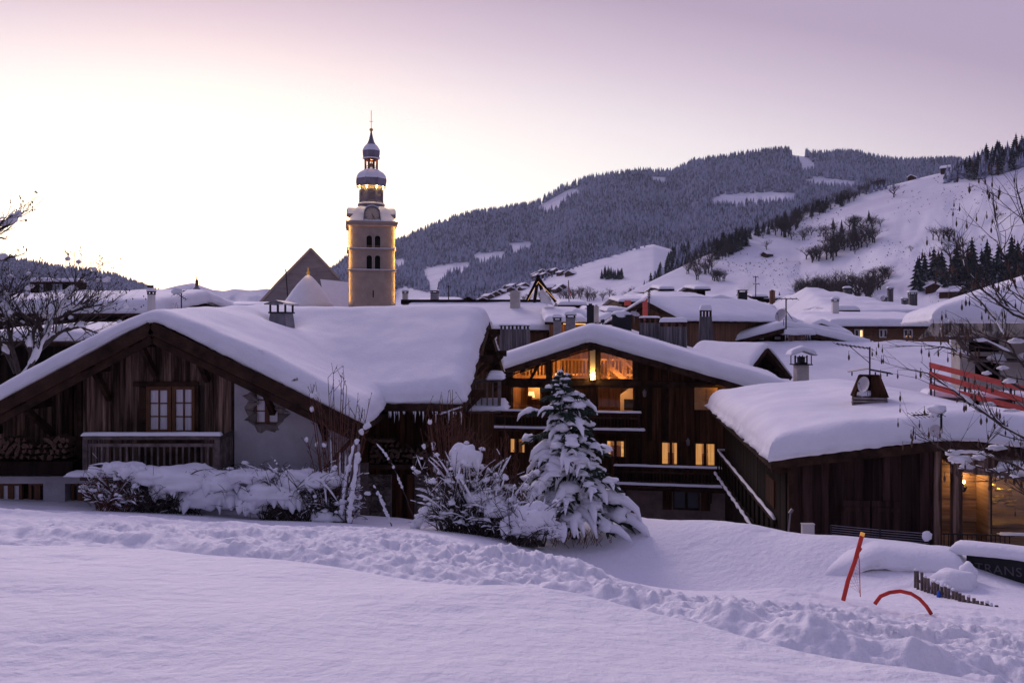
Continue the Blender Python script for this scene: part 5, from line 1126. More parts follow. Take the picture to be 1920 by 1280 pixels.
# ================= CHURCH =================
YT = 135.0; kT = YT/FOC; cT = P(696, 572, YT); cx = cT.x
def tz(py): return (HOR-py)*kT
t = thing('church_tower', 'tall square church tower with clock, snowy bulb roofs and lamp-lit corners', 'church tower', (cx, YT, -11)); TW = t
hw = 41.5*kT; ft = Fr(cx, YT-hw, 0)
b = MB(ft); arch = []
for a, c in ((686, 696), (701, 711)):
    for top, bot in ((446, 469), (482, 508)): arch.append(((a-696)*kT, (c-696)*kT, tz(bot), tz(top)))
wallplane(b, -hw, hw, -11, tz(424), arch, 0, .8); b.box(-hw, hw, 1.4, 2*hw, -11, tz(424)); b.box(-hw, -hw+.8, .8, 1.4, -11, tz(424)); b.box(hw-.8, hw, .8, 1.4, -11, tz(424)); b.build('wall', 'tower_wall', t)
for (u0, u1, z0, z1) in arch:   # round heads and louvres
    b = MB(ft); r = (u1-u0)/2; m_ = (u0+u1)/2
    for i in range(10):
        a0, a1 = math.pi*i/10, math.pi*(i+1)/10; p0, p1 = (m_+r*math.cos(a0), z1-r+r*math.sin(a0)), (m_+r*math.cos(a1), z1-r+r*math.sin(a1))
        b.hexa([(p1[0], -.003, p1[1]), (p0[0], -.003, p0[1]), (p0[0], .3, p0[1]), (p1[0], .3, p1[1])], [(p1[0], -.003, z1+.02), (p0[0], -.003, z1+.02), (p0[0], .3, z1+.02), (p1[0], .3, z1+.02)])
    b.build('arch_head', 'tower_wall', t)
    b = MB(ft)
    for i in range(12):
        a0, a1 = math.pi*i/12, math.pi*(i+1)/12; b.beam((m_+(r+.06)*math.cos(a0), -.03, z1-r+(r+.06)*math.sin(a0)), (m_+(r+.06)*math.cos(a1), -.03, z1-r+(r+.06)*math.sin(a1)), .08, .12, (0, 1, 0))
    for u in (u0-.06, u1+.06): b.box(u-.05, u+.05, -.07, .01, z0, z1-r)
    b.build('belfry_window', 'trim', t); b = MB(ft); b.box(u0-.1, u1+.1, .8, .85, z0, z1); b.build('belfry_dark', 'black_hole', t)
    if z1 > tz(470): b = MB(ft); b.box(u0, u1, .3, .35, z0, z0+.45); b.build('belfry_board', 'wood_brown', t)
b = MB(ft)
for py in (470, 509): b.box(-hw-.28, hw+.28, -.28, 2*hw+.28, tz(py)-.22, tz(py))
b.box(-hw-.35, hw+.35, -.35, 2*hw+.35, tz(424)-.35, tz(424)-.003); b.box(-hw-.45, hw+.45, -.45, 2*hw+.45, tz(424), tz(420)); b.build('cornice', 'tower_wall', t)
for py in (470, 509): snow_field(t, ft, edge_coords(-hw-.3, hw+.3, .5, (.05, .12)), edge_coords(-.3, 0, .1, (.05,)), lambda U, W_: U*0+tz(py), .16, py, .2, name='ledge_snow', und=.02, wob=.03)
b = MB(ft)
for s_ in (-1, 1):
    for i in range(26):
        z = -2.5+i*.72
        if z > tz(430): break
        w_ = .62 if i % 2 else .42; x = s_*hw; b.box(min(x, x-s_*w_), max(x, x-s_*w_), -.03, .0, z, z+.68)
b.build('corner_stones', 'trim', t)
b = MB(ft); b.box(-.08-.9*kT*0+2*kT, 2*kT+.1, -.01, .02, tz(559), tz(546)); b.build('slit', 'black_hole', t)
o = lightp('cornice_strip', (cx, YT-hw-.3, tz(428)), 14, (1, .42, .08), kind='AREA', parent=t, shape='RECTANGLE', size=6, size_y=.08); o.rotation_euler = (R(140), 0, 0)
# bell-shaped lower roof, square on plan
def sqlathe(mb, prof, n=4, rot=math.pi/4, cy=None):
    cy = YT if cy is None else cy; rings = []
    for r, z in prof:
        R_ = r/math.cos(math.pi/n); rings.append([mb.V((cx+R_*math.cos(rot+2*math.pi*k/n), cy+R_*math.sin(rot+2*math.pi*k/n), z)) for k in range(n)])
    for i in range(len(rings)-1):
        for k in range(n): mb.f.append([rings[i][k], rings[i][(k+1) % n], rings[i+1][(k+1) % n], rings[i+1][k]])
    mb.f.append(rings[0][::-1]); mb.f.append(rings[-1])
b = MB(); sqlathe(b, [(q*kT, tz(y)) for q, y in ((46, 422), (45.5, 419), (42, 416), (38, 412), (34.5, 407), (32, 401), (29, 396), (25, 392), (20, 389.5))]); b.build('lower_roof_snow', 'snow', t)
for th_ in (0, 90, 180, 270):   # clock dormers on the four sides
    fq = Fr(cx+math.sin(R(th_))*-hw*1.02, YT-math.cos(R(th_))*hw*1.02, -th_ if th_ in (0, 180) else -th_)
    fq = Fr(cx-math.sin(R(th_))*(43.5*kT), YT-math.cos(R(th_))*(43.5*kT), th_)
    dz = tz(407.5); rr_ = 12.5*kT; b = MB(fq); ring = [(rr_*1.16*math.cos(a), dz+rr_*1.16*math.sin(a)) for a in np.linspace(0, math.pi, 15)]; ring = [(rr_*1.3, tz(421))]+ring+[(-rr_*1.3, tz(421))]
    for (a, z0), (c, z1) in zip(ring[:-1], ring[1:]):
        b.hexa([(a, -.12, z0), (c, -.12, z1), (c, 2.2, z1), (a, 2.2, z0)], [(a*.9, -.12, dz+(z0-dz)*.9), (c*.9, -.12, dz+(z1-dz)*.9), (c*.9, 2.2, dz+(z1-dz)*.9), (a*.9, 2.2, dz+(z0-dz)*.9)])
    b.build('clock_dormer', 'onion_metal', t)
    b = MB(fq); ring = [(a*1.04, dz+(z-dz)*1.05+.05) for a, z in ring[2:-2]]
    for (a, z0), (c, z1) in zip(ring[:-1], ring[1:]): b.hexa([(a, -.02, z0), (c, -.02, z1), (c, 2.3, z1), (a, 2.3, z0)], [(a, -.02, z0+.12), (c, -.02, z1+.12), (c, 2.3, z1+.12), (a, 2.3, z0+.12)])
    b.build('dormer_snow', 'snow', t)
    b = MB(fq); n = 28; i0 = [b.V((rr_*math.cos(2*math.pi*k/n), -.02, dz+rr_*math.sin(2*math.pi*k/n))) for k in range(n)]; b.f.append(i0); o = b.build('clock_face', 'clock_face', t)
    b = MB(fq)
    for k in range(12):
        a = 2*math.pi*k/12; b.beam((rr_*.72*math.sin(a), -.05, dz+rr_*.72*math.cos(a)), (rr_*.92*math.sin(a), -.05, dz+rr_*.92*math.cos(a)), .02, .1 if k % 3 else .15, (0, 1, 0))
    b.build('numerals', 'metal_dark', o); b = MB(fq)
    for ang, ln in ((150, .8), (162, .55)): a = R(ang); b.beam((-rr_*.15*math.sin(a), -.09, dz-rr_*.15*math.cos(a)), (rr_*ln*math.sin(a), -.09, dz+rr_*ln*math.cos(a)), .03, .16, (0, 1, 0))
    b.build('hands', 'metal_dark', o)
for s_ in (-1, 1):
    b = MB(); 
    b = MB(); x0, x1 = cx+s_*31*kT, cx+s_*44*kT; b.box(min(x0, x1), max(x0, x1), YT-10*kT, YT+10*kT, tz(420), tz(403)); b.build('side_dormer', 'onion_metal', t)
oct_ = dict(n=8, rot=math.pi/8)
b = MB(); sqlathe(b, [(20*kT, tz(392)), (21*kT, tz(386.5)), (25*kT, tz(386)), (25*kT, tz(384.5)), (21*kT, tz(384))], **oct_); b.build('drum_base', 'onion_metal', t)
b = MB(); sqlathe(b, [(24*kT, tz(384.4)), (23.5*kT, tz(382.5)), (20.5*kT, tz(381))], **oct_); b.build('drum_snow', 'snow', t)
b = MB(); sqlathe(b, [(20.5*kT, tz(385)), (20.5*kT, tz(351))], **oct_); b.build('drum', 'tower_wall', t)
ap = 20.5*kT
for k in range(8):   # louvred openings on each face of the drum
    a = math.pi*k/4; fq = Fr(cx+math.sin(a)*ap, YT-math.cos(a)*ap, -math.degrees(a)); b = MB(fq); w_ = 5.2*kT; z0, z1 = tz(377), tz(362)
    for i in range(7): z = z0+(z1-z0)*i/7; b.hexa([(-w_, -.02, z), (w_, -.02, z), (w_, .0, z+.13), (-w_, .0, z+.13)], [(-w_, -.10, z+.02), (w_, -.10, z+.02), (w_, -.005, z+.16), (-w_, -.005, z+.16)])
    o = b.build('louvre', 'onion_metal', t); b = MB(fq)
    for i in range(8): a0, a1 = math.pi*i/8, math.pi*(i+1)/8; b.beam((w_*1.1*math.cos(a0), -.08, z1+w_*1.0*math.sin(a0)), (w_*1.1*math.cos(a1), -.08, z1+w_*1.0*math.sin(a1)), .09, .12, (0, 1, 0))
    for u in (-w_*1.1, w_*1.1): b.box(u-.05, u+.05, -.13, 0, z0-.1, z1)
    for u in (-8.2*kT, 8.2*kT): b.box(u-.1, u+.1, -.12, 0.02, tz(384), tz(352))
    b.build('louvre_surround', 'onion_metal', o)
on1 = [(21, 352), (26.5, 351), (25.5, 349), (26.6, 344), (27, 340), (26.6, 335.5), (25, 330.5), (22, 326.5), (17.5, 323), (13.5, 320.5), (12.5, 319)]
b = MB(); sqlathe(b, [(q*kT, tz(y)) for q, y in on1[:7]], **oct_); b.build('bulb_roof', 'onion_metal', t)
b = MB(); sqlathe(b, [((q+.7)*kT, tz(y-.4)) for q, y in [(26.6, 337)]+on1[5:]], **oct_); b.build('bulb_snow', 'snow', t)
b = MB()
for k in range(8):
    a = math.pi/8+math.pi*k/4; b.tube([(cx+math.cos(a)*q*kT*1.09, YT+math.sin(a)*q*kT*1.09, tz(y)) for q, y in on1[1:]], .06, 4)
b.build('bulb_ribs', 'onion_metal', t)
b = MB()
for k in range(8): a = math.pi/8+math.pi*k/4; b.tube([(cx+math.cos(a)*11.5*kT, YT+math.sin(a)*11.5*kT, tz(z)) for z in (320, 297)], .17, 6)
sqlathe(b, [(12.5*kT, tz(301)), (12.5*kT, tz(297))], **oct_)
for k in range(8):
    a0, a1 = math.pi/8+math.pi*k/4, math.pi/8+math.pi*(k+1)/4
    b.beam((cx+math.cos(a0)*11.5*kT, YT+math.sin(a0)*11.5*kT, tz(313)), (cx+math.cos(a1)*11.5*kT, YT+math.sin(a1)*11.5*kT, tz(313)), .08, .08)
b.build('lantern', 'wood_brown', t)
b = MB(); b.lathe((cx, YT, tz(313)), [(.42, 0), (.3, .15), (.24, .45), (.1, .6), (.03, .9)], 10); b.build('bell', 'metal_dark', t)
on2 = [(12.5, 298), (15.8, 297), (14.6, 294.5), (15.6, 290), (15.7, 286), (14.5, 281), (12, 276.5), (8.5, 272), (5.8, 267), (3.8, 260), (2.3, 253), (1.2, 246)]
b = MB(); sqlathe(b, [(q*kT, tz(y)) for q, y in on2[:6]], **oct_); b.build('top_bulb', 'onion_metal', t)
b = MB(); sqlathe(b, [((q+.5)*kT, tz(y-.3)) for q, y in [(15.7, 284)]+on2[5:8]], **oct_); b.build('top_snow', 'snow', t)
b = MB(); sqlathe(b, [(q*kT, tz(y)) for q, y in on2[7:]], **oct_); b.build('spire', 'onion_metal', t)
b = MB(); b.tube([(cx, YT, tz(248)), (cx, YT, tz(207))], .05, 5); b.lathe((cx, YT, tz(246.5)), [(.05, 0), (.28, .12), (.32, .28), (.2, .45), (.05, .52)], 12); b.box(cx-.3, cx+.3, YT-.03, YT+.03, tz(228)-.03, tz(228)+.03); b.build('finial', 'gold', t)
b = MB(); sqlathe(b, [(13.5*kT, tz(298.5)), (16*kT, tz(297.2)), (14.5*kT, tz(295.6))], **oct_); b.build('brim_snow', 'snow', t)
for s_ in (-1, 1):
    for z_, e in ((tz(418), 1), ):
        b = MB(); x = cx+s_*(hw+.25); b.lathe((x, YT-hw-.3, z_-.15), [(.05, 0), (.25, .1), (.28, .3), (.1, .45)], 10); b.build('corner_lamp', 'lamp_glow', t)
    for z_, h_, p_ in ((tz(447), 3.6, 46), (tz(489), 3.0, 34), (tz(540), 4.8, 34)):   # slim light strips washing the corners
        o = lightp('corner_strip', (cx+s_*(hw+.05), YT-hw-.30, z_), p_, (1, .52, .08), kind='AREA', parent=t, shape='RECTANGLE', size=.08, size_y=h_); o.rotation_euler = (R(90), 0, R(0))
for k in range(8):
    a = math.pi/8+math.pi*k/4
    if math.sin(a) < .3: lightp('drum_light', (cx+math.cos(a)*24.6*kT, YT+math.sin(a)*24.6*kT, tz(354.5)), 120, (1, .66, .16), .05, parent=t)
lightp('lantern_light', (cx, YT-.5, tz(301)), 160, (1, .36, .07), .1, parent=t)
TW.rotation_euler[2] = R(11.5)
# nave and apse
YN = 150; kN = YN/FOC; t = thing('church_nave', 'steep slate-roofed church nave left of the bell tower', 'church', P(580, 575, YN))
pa, pb_, pc = P(583, 467, YN), P(487, 573, YN), P(634, 521, YN); b = MB()
def tri(b, pts, d):
    i = [b.V(p) for p in pts]; j = [b.V(p+Vector((0, d, 0))) for p in pts]; b.f.append(i); b.f.append(j[::-1])
    for k in range(len(i)): b.f.append([i[k], i[(k+1) % len(i)], j[(k+1) % len(i)], j[k]])
tri(b, [P(487, 640, YN), P(740, 640, YN), P(740, 533, YN), P(650, 533, YN), pc, pa, P(524, 530, YN), pb_], 14); pieces(b, 'gable_wall', 'slate', t)
b = MB(); 
for p, q_ in ((pa, pc), (pa, P(524, 530, YN)), (P(524, 530, YN), pb_)): b.beam(p+Vector((0, -.2, .1)), q_+Vector((0, -.2, .1)), .5, .35)
b.build('gable_edge', 'trim', t)
t.rotation_euler[2] = R(10)
s = MB(); p0, p1, p2, p3 = P(590, 523, 145), P(662, 530, 145), P(662, 600, 138), P(590, 600, 138); s.hexa([p3, p2, p2+Vector((0, 6, 0)), p3+Vector((0, 6, 0))], [p0, p1, p1+Vector((0, 2, 0)), p0+Vector((0, 2, 0))]); s.build('side_roof_snow', 'snow', t)
b = MB(); p = P(535, 512, 148); b.tube([P(537, 560, 148), P(533, 505, 148)], .1, 5); b.build('rod', 'metal_dark', t)
t = thing('church_apse', 'low apse with a smooth cone of snow in front of the nave', 'church', P(580, 575, 140)); kA = 140/FOC; c = P(578, 572, 140)
b = MB(); prof = [(48, -4), (45, 4), (38, 14), (30, 26), (21, 38), (12, 48), (6, 54), (1.5, 57)]; b.lathe((c.x, c.y, c.z), [(q*kA, z*kA) for q, z in prof], 24); b.build('snow_cone', 'snow', t, True)
b = MB(); b.lathe((c.x, c.y, c.z-6), [(44*kA, 0), (44*kA, 5.7)], 24); b.build('wall', 'tower_wall', t); b = MB(); b.lathe((c.x, c.y, c.z+56*kA), [(.2, 0), (.32, .4), (.12, .7), (.1, 1.3)], 8); b.build('finial', 'gold', t)
lightp('finial_light', (c.x, c.y-.8, c.z+62*kA), 14, (1, .6, .2), .1, parent=t)
# ================= VILLAGE ROOFS =================
eave_house('house', 'long house with a blank snow roof at the left edge behind the bare tree', -60, 292, 44, 588, 52, 544, -9, .75, 'wood_black', seed=31, und=.12)
t = thing('roof_frame', 'snow-topped dark roof frame on the ridge at far left', 'chimney', P(110, 545, 52)); k = 52/FOC; b = MB(); c = P(110, 543, 52)
b.box(c.x-45*k, c.x+45*k, c.y-.5, c.y+.5, c.z+11*k, c.z+14*k)
for q in (-44, -20, 15, 44): b.box(c.x+q*k-.06, c.x+q*k+.06, c.y-.4, c.y+.4, c.z-.6, c.z+11*k)
b.build('frame', 'wood_black', t); snow_field(t, Fr(0, 0), edge_coords(c.x-46*k, c.x-8*k, .2), edge_coords(c.y-.55, c.y+.55, .2), lambda U, W_: U*0+c.z+14*k, .26, 3, .3, name='snow', und=.03); snow_field(t, Fr(0, 0), edge_coords(c.x+2*k, c.x+46*k, .2), edge_coords(c.y-.55, c.y+.55, .2), lambda U, W_: U*0+c.z+14*k, .22, 4, .3, name='snow', und=.03)
chimney('chimney', 'white chimney with flat snowy lid between the left roofs', 284, 548, 580, 9, 43, 'frame_white', capm='metal_dark', snow=.25, wp2=12)
gable('house', 'small house with plank gable half hidden under the left bare tree', P(78, 640, 34).x, 34, -38, P(78, 636, 34).z, 9, 3.2, 3.2, .8, .8, -8, .35, over=.5, wall='wood_grey', seed=32, pw=.3)
eave_house('house', 'low dark house with thin snow at the left edge under the tree branches', -80, 190, 30, 640, 38, 604, -8, .4, 'wood_black', seed=33)
eave_house('house', 'low snow hump roof beside the little onion dome', 300, 485, 62, 584, 68, 568, -8, .55, 'stucco_brown', seed=34, und=.15)
eave_house('house', 'rounded snow roof just left of the church nave', 395, 490, 56, 584, 60, 566, -8, .55, 'stucco_brown', seed=36, und=.1)
# chimney lids, dish and aerial on the roof left of the church
chimney('chimney', 'squat chimney with thick snow lid below the little onion dome', 357, 553, 572, 24, 60, 'concrete', capm='metal_dark', snow=.32, wp2=16)
satdish('dark satellite dish low on the mast left of the little onion dome', 331, 571, 5, 46, (-1, -.3, .2)); antenna('mast with snow-clotted aerial left of the little onion dome', 340, 543, 578, 46, [(4, 14, 6, .4), (12, 4, 8, -.8)], 5)
b = MB(); c = P(333, 546, 46); k = 46/FOC; b.blob((c.x, c.y-.15, c.z), (11*k, .2, 6*k), 3, 10, 6, .3); solo('snow_clump', b, 'snow', 'clump of snow caught on the aerial left of the little onion dome', 'snow', smooth=True)
cD = P(369, 560, 90); k = 90/FOC; t = thing('chapel_turret', 'tiny onion-domed turret on the horizon left of the church', 'turret', cD); b = MB(); b.lathe(cD, [(5*k, -8*k), (5*k, 2*k)], 8); b.build('drum', 'wood_brown', t)
b = MB(); b.lathe(cD, [(6*k, 2*k), (9*k, 6*k), (9.5*k, 12*k), (7*k, 18*k), (3*k, 23*k)], 10); b.build('dome', 'onion_metal', t); b = MB(); b.lathe(cD, [(3*k, 23*k), (3.2*k, 33*k), (1*k, 37*k), (.4*k, 44*k)], 8); b.build('lantern', 'wood_brown', t)
b = MB(); c = P(283, 540, 60); b.tube([P(285, 575, 60), c], .05, 4); b.box(c.x-.25, c.x+.2, c.y-.02, c.y+.02, c.z-.05, c.z+.2); solo('weather_vane', b, 'metal_dark', 'thin weather vane against the pale far hill', 'weather vane')
# roofs between the tower and the right-hand building
eave_house('house', 'wide house with a plain snow roof and bare ridge right behind the left chalet gable', 740, 1036, 60, 619, 68, 566, -8, .35, 'wood_brown', seed=41, hipr=.0)
b = MB(); c0, c1 = P(752, 566, 68), P(1022, 566, 68); b.beam(c0, c1, .3, .38); solo('ridge_beam', b, 'wood_black', 'long dark uncovered ridge of the plain snow roof', 'roof ridge')
for a in ((966, 547, 578, 17, 66, 'concrete', 'concrete chimney standing on the plain snow roof beyond the left chalet', 'plain', 0), (760, 547, 571, 9, 72, 'concrete', 'slim chimney close to the right of the church tower', 'box', .15),
          (815, 546, 571, 13, 72, 'metal_grey', 'squat chimney with conical cowl on the dark ridge right of the tower', 'box', .1), (878, 559, 575, 14, 70, 'wood_black', 'low boxy chimney on the dark ridge', 'plain', .1)):
    chimney('chimney', a[6], a[0], a[1], a[2], a[3], a[4], a[5], snow=a[8], style=a[7])
for a, l in (((803, 551, 826, 553), 'x'),):
    eave_house('house', 'small dark roof with thin snow just right of the church tower', 778, 862, 76, 570, 80, 557, -6, .3, 'wood_black', seed=43)
antenna('thin mast on the dark roofs right of the church tower', 841, 535, 572, 72, [(2, 4, 4, 0)], 3, 1)
# curved lit roof with the peaked garland frame
t, fr_, ff_, zf_ = eave_house('lit_house', 'house with swooping snow roof and a line of warm lights under its eave', 1022, 1100, 58, 604, 66, 574, -7, .4, 'wood_brown', seed=44)
b = MB(); 
for p, q_ in ((P(1056, 607, 57.9), P(1098, 607.5, 57.9)),): b.beam(p, q_, .06, .07)
b.build('string_lights', 'string_lights', t); lightp('eave_light', P(1075, 612, 57.9), 30, (1, .5, .12), .2, parent=t)
b = MB(ff_); planks(b, 1.9, 2.9, -1.2, .2, [], .2, y=-.2); b.build('orange_wall', 'room_wall', t)
t = thing('garland_peak', 'tall peaked frame wound with light garlands above the village roofs', 'frame', P(1009, 570, 64)); b = MB(); ap_ = P(1009, 520, 64)
for p in (P(988, 563, 64), P(1002, 566, 63), P(1042, 566, 64), P(1022, 566, 66)): b.beam(p, ap_, .2, .2)
b.tube([P(1009, 527, 64), P(1009, 516, 64)], .14, 5); b.build('poles', 'wood_black', t)
b = MB()
for p in (P(990, 563, 63.6), P(1043, 563, 63.6)): b.beam(p, P(1009, 528, 63.6), .02, .02)
b.build('string_lights', 'string_lights', t); s = MB(); s.hexa([P(1014, 568, 64.2), P(1038, 572, 64.2), P(1038, 572, 66), P(1014, 568, 66)], [P(1012, 545, 64.2), P(1018, 542, 64.2), P(1018, 542, 65), P(1012, 545, 65)]); s.build('snow', 'snow', t)
t = thing('flag', 'narrow red and white flag on a pole over the roofs', 'flag', P(1067, 565, 70)); b = MB(); b.tube([P(1067, 566, 70), P(1066, 525, 70)], .04, 4); b.build('pole', 'metal_grey', t)
b = MB(); pts = [P(1065, 527, 70), P(1068, 540, 70), P(1070, 553, 70), P(1067, 556, 70), P(1065, 542, 70)]; i0 = [b.V(p) for p in pts]; i1 = [b.V(p+Vector((0, .03, 0))) for p in pts]; b.f.append(i0); b.f.append(i1[::-1]); b.build('cloth', 'red_rail', t)
eave_house('house', 'small dark house with snow roof beneath the red flag', 1048, 1100, 84, 572, 90, 560, -6, .4, 'wood_black', seed=46); eave_house('house', 'low shed roof with snow between the flag and the smoking house', 1138, 1180, 70, 584, 76, 574, -6, .35, 'wood_black', seed=47)
eave_house('house', 'snowy lean-to roof left of the smoking house, near its chimney pipe', 1160, 1232, 82, 566, 90, 555, -6, .35, 'wood_brown', seed=48)
chimney('chimney', 'dark sheet chimney in front of the swooping lit roof', 1107, 572, 602, 13, 55, 'metal_dark', style='plain', snow=0)
chimney('chimney', 'short concrete chimney right beside the dark sheet chimney', 1118, 574, 592, 9, 57, 'concrete', style='plain', snow=.1)
t = thing('orange_banner', 'orange striped scaffold sheet beside a chimney over the roofs', 'sheet', P(1176, 572, 75)); b = MB(); b.box(P(1171, 570, 75).x, P(1183, 570, 75).x, 75, 75.1, P(0, 573, 75).z, P(0, 563, 75).z); b.build('sheet', 'red_rail', t)
gable('house', 'narrow plank gable with thin snow behind the middle chalet ridge', P(1222, 566, 52).x, 52, 52, P(1200, 564, 52).z, 10, 7.5, 3, .42, .42, -6, .3, over=.6, wall='wood_brown', seed=49)
eave_house('house', 'low snow roof filling the yard before the smoking house balcony', 1150, 1345, 58, 648, 66, 612, -7, .5, 'wood_black', seed=91, und=.15)
eave_house('house', 'small snow roof directly left of the tall flaring chimney', 1268, 1318, 56, 640, 60, 622, -7, .4, 'wood_black', seed=92)
for q_, (a, c, ye, pe, yr_, pr, lab) in enumerate(((868, 930, 96, 577, 102, 567, 'tiny roof right beside the church tower foot'), (1096, 1140, 78, 582, 86, 572, 'small snow roof between flag and orange sheet'), (1052, 1098, 70, 592, 78, 580, 'shed roof just above the swooping lit roof'),
      (1120, 1165, 66, 600, 74, 586, 'low roof behind the stepped vent box'), (1186, 1226, 100, 560, 108, 551, 'distant roof at the left shoulder of the hip roof'), (1352, 1392, 90, 574, 98, 562, 'small roof tucked left of the tall dark chimney'), (1440, 1500, 84, 606, 92, 592, 'snow roof behind the long boom aerial'),
      (1500, 1556, 100, 590, 110, 574, 'small roof between pale dormer roof and white chimney'), (1530, 1580, 72, 622, 80, 608, 'flat snowy roof left of the clapboard house'), (1395, 1440, 78, 596, 86, 584, 'low roof under the tall dark chimney'))):
    eave_house('house', lab, a, c, ye, pe, yr_, pr, -7, .4, 'wood_black' if q_ % 2 else 'wood_brown', seed=100+q_)
for q_, (px_, py_, Y_, hw_, th_, sl_, lab) in enumerate(((1082, 588, 62, 2.2, 18, .5, 'dark gabled house with a thin snow edge under the red and white flag'), (1139, 594, 60, 2.0, -22, .45, 'little dark gable between the sheet chimney and the stepped vent box'),
      (1292, 602, 62, 2.0, 20, .45, 'small gable in front of the smoking house balcony'), (1410, 600, 64, 2.2, -20, .45, 'dark gable under the tall dark chimney'), (1360, 596, 66, 2.0, 24, .5, 'narrow gable at the right shoulder of the smoking house'),
      (1540, 606, 64, 2.2, 20, .5, 'brown gable at the foot of the steep dormered roof'), (1548, 594, 78, 2.4, -25, .5, 'far gable just left of the white chimney'))):
    o_ = P(px_, py_, Y_); g_ = gable('house', lab, o_.x, o_.y, th_, o_.z, 7, hw_, hw_, sl_, sl_, -6, .4, over=.7, wall='wood_dark' if q_ % 2 else 'wood_brown', seed=130+q_, pw=.4)
    if q_ % 3 == 0: window(g_[0], g_[1], -.4, .4, o_.z-2.1, o_.z-1.3, 1, 1, 'lit_curtain', 'wood_beam', y=-.03, leaf=2)
    else: window(g_[0], g_[1], -.4, .4, o_.z-2.1, o_.z-1.3, 1, 1, 'curtain', 'wood_beam', y=-.03, leaf=2)
# smoking house H
t, fr_, ff_, _ = eave_house('house', 'big dark house with broad snow hip roof behind drifting chimney smoke', 1214, 1352, 78, 570, 92, 536, -8, .7, 'wood_dark', seed=51, hipl=.5, hipr=.28, over=1.0)
for a in (1304, 1357): window(t, ff_, *rect(ff_, a, a+8, 585, 599), 1, 1, 'curtain', 'wood_beam', name='window')
rail(t, ff_, ff_.at(1235, 600)[0], ff_.at(1312, 600)[0], -1.2, ff_.at(1270, 617)[1], ff_.at(1270, 602)[1], 22, ret=1.2, snow=.1, bw=.16)
for a, c in ((1236, 1264), (1302, 1332)):
    eave_house('dormer', 'flat snow-covered dormer on the broad hip roof, its %s one' % ('left' if a < 1250 else 'right'), a, c, 84, 542, 89, 533, 2, .35, 'wood_black', seed=52+a % 3, cat='dormer')
gable('house', 'house flank with plank gable right of the broad hip roof', P(1350, 566, 74).x, 74, 8, P(1350, 563, 74).z, 14, 3, 7.8, .3, .33, -7, .5, wall='wood_dark', seed=53, over=.9)
chimney('chimney', 'tall dark chimney with thin arched cowl, smoke curling round it', 1392, 545, 578, 16, 66, 'metal_dark', style='box', snow=0)
# houses I and dormers
t, fr_, ff_, _ = eave_house('house', 'steep snow roof with a single dormer to the right of the smoking chimney', 1396, 1525, 92, 600, 108, 556, -8, .5, 'wood_black', seed=55, hipr=.9)
b = MB(); eave_house('dormer', 'boxy dormer with dark front on the steep snow roof', 1421, 1455, 96, 578, 103, 562, 0, .4, 'wood_black', seed=56, cat='dormer')
chimney('chimney', 'brown chimney on the steep snow roof', 1448, 545, 566, 9, 102, 'wood_brown', style='plain', snow=0); antenna('thin tv aerial behind the steep snow roof', 1417, 518, 556, 100, [(1, 5, 5, 0), (14, 5, 7, 0)], 3, 1)
eave_house('house', 'dark little roof behind the thin tv aerial', 1410, 1440, 112, 556, 118, 545, 0, .3, 'wood_black', seed=57); eave_house('house', 'long dark low roof at the right of the brown chimney', 1340, 1480, 116, 560, 122, 552, 0, .3, 'wood_black', seed=58)
# J and K
t, fr_, zf_, zs_ = gable('house', 'weathered plank house with curved snow roof beside the tall leaning chimney', P(1400, 592, 58).x, 58, -6, P(1400, 600, 58).z, 11, 3.2, 7.2, .06, .16, -7, .45, wall='wood_brown', seed=61, over=.6, pw=.35)
chimney('chimney', 'tall boarded chimney flaring to its foot, with rounded snow cap', 1323, 582, 640, 20, 48, 'wood_weathered', style='plank', snow=.35, flare=.35)
KO = P(1468, 614, 54); t, fk, zf_, zs_ = gable('house', 'wide low gabled timber house with pale shuttered windows and thick snow', KO.x, KO.y, 0, KO.z, 12, 5.1, 5.5, .26, .24, -7, .5, wall='wood_dark', seed=62, over=.9, pw=.3)
for a in (1419, 1450, 1508): window(t, fk, *rect(fk, a, a+15, 629, 638), 1, 1, 'curtain', 'wood_beam', name='window', y=-.02)
b = MB(fk); b.box(fk.at(1470, 630)[0]-.05, fk.at(1497, 630)[0], -1.2, -.1, KO.z-1.3, KO.z-.5); b.build('porch_box', 'wood_grey', t)
rail(t, fk, fk.at(1396, 645)[0], fk.at(1440, 645)[0], -1.5, KO.z-2.0, KO.z-1.02, 8, snow=.1, name='balcony')
b = MB(fk); rs = random.Random(1)
for i in range(16): u = fk.at(1462+rs.random()*50, 620)[0]; l = rs.uniform(.15, .6); b.tube([(u, -1.0, KO.z-.28-.2), (u, -1.0, KO.z-.48-l)], [.03, .004], 4)
b.build('icicles', 'snow', t)
snow_field(t, fk, edge_coords(fk.at(1460, 620)[0], fk.at(1515, 620)[0], .2), edge_coords(-1.3, -.2, .2), lambda U, W_: U*0+KO.z-.45, .45, 9, .4, name='porch_snow')
antenna('tall mast with long boom aerial rising over the wide gabled house', 1474, 561, 617, 50, [(-1, 22, 22, 0), (22, 3, 12, -1.2)], 5, 1.4); satdish('pale satellite dish in profile on the roof of the wide gabled house', 1466, 592, 13, 50, (-.85, -.5, .35))
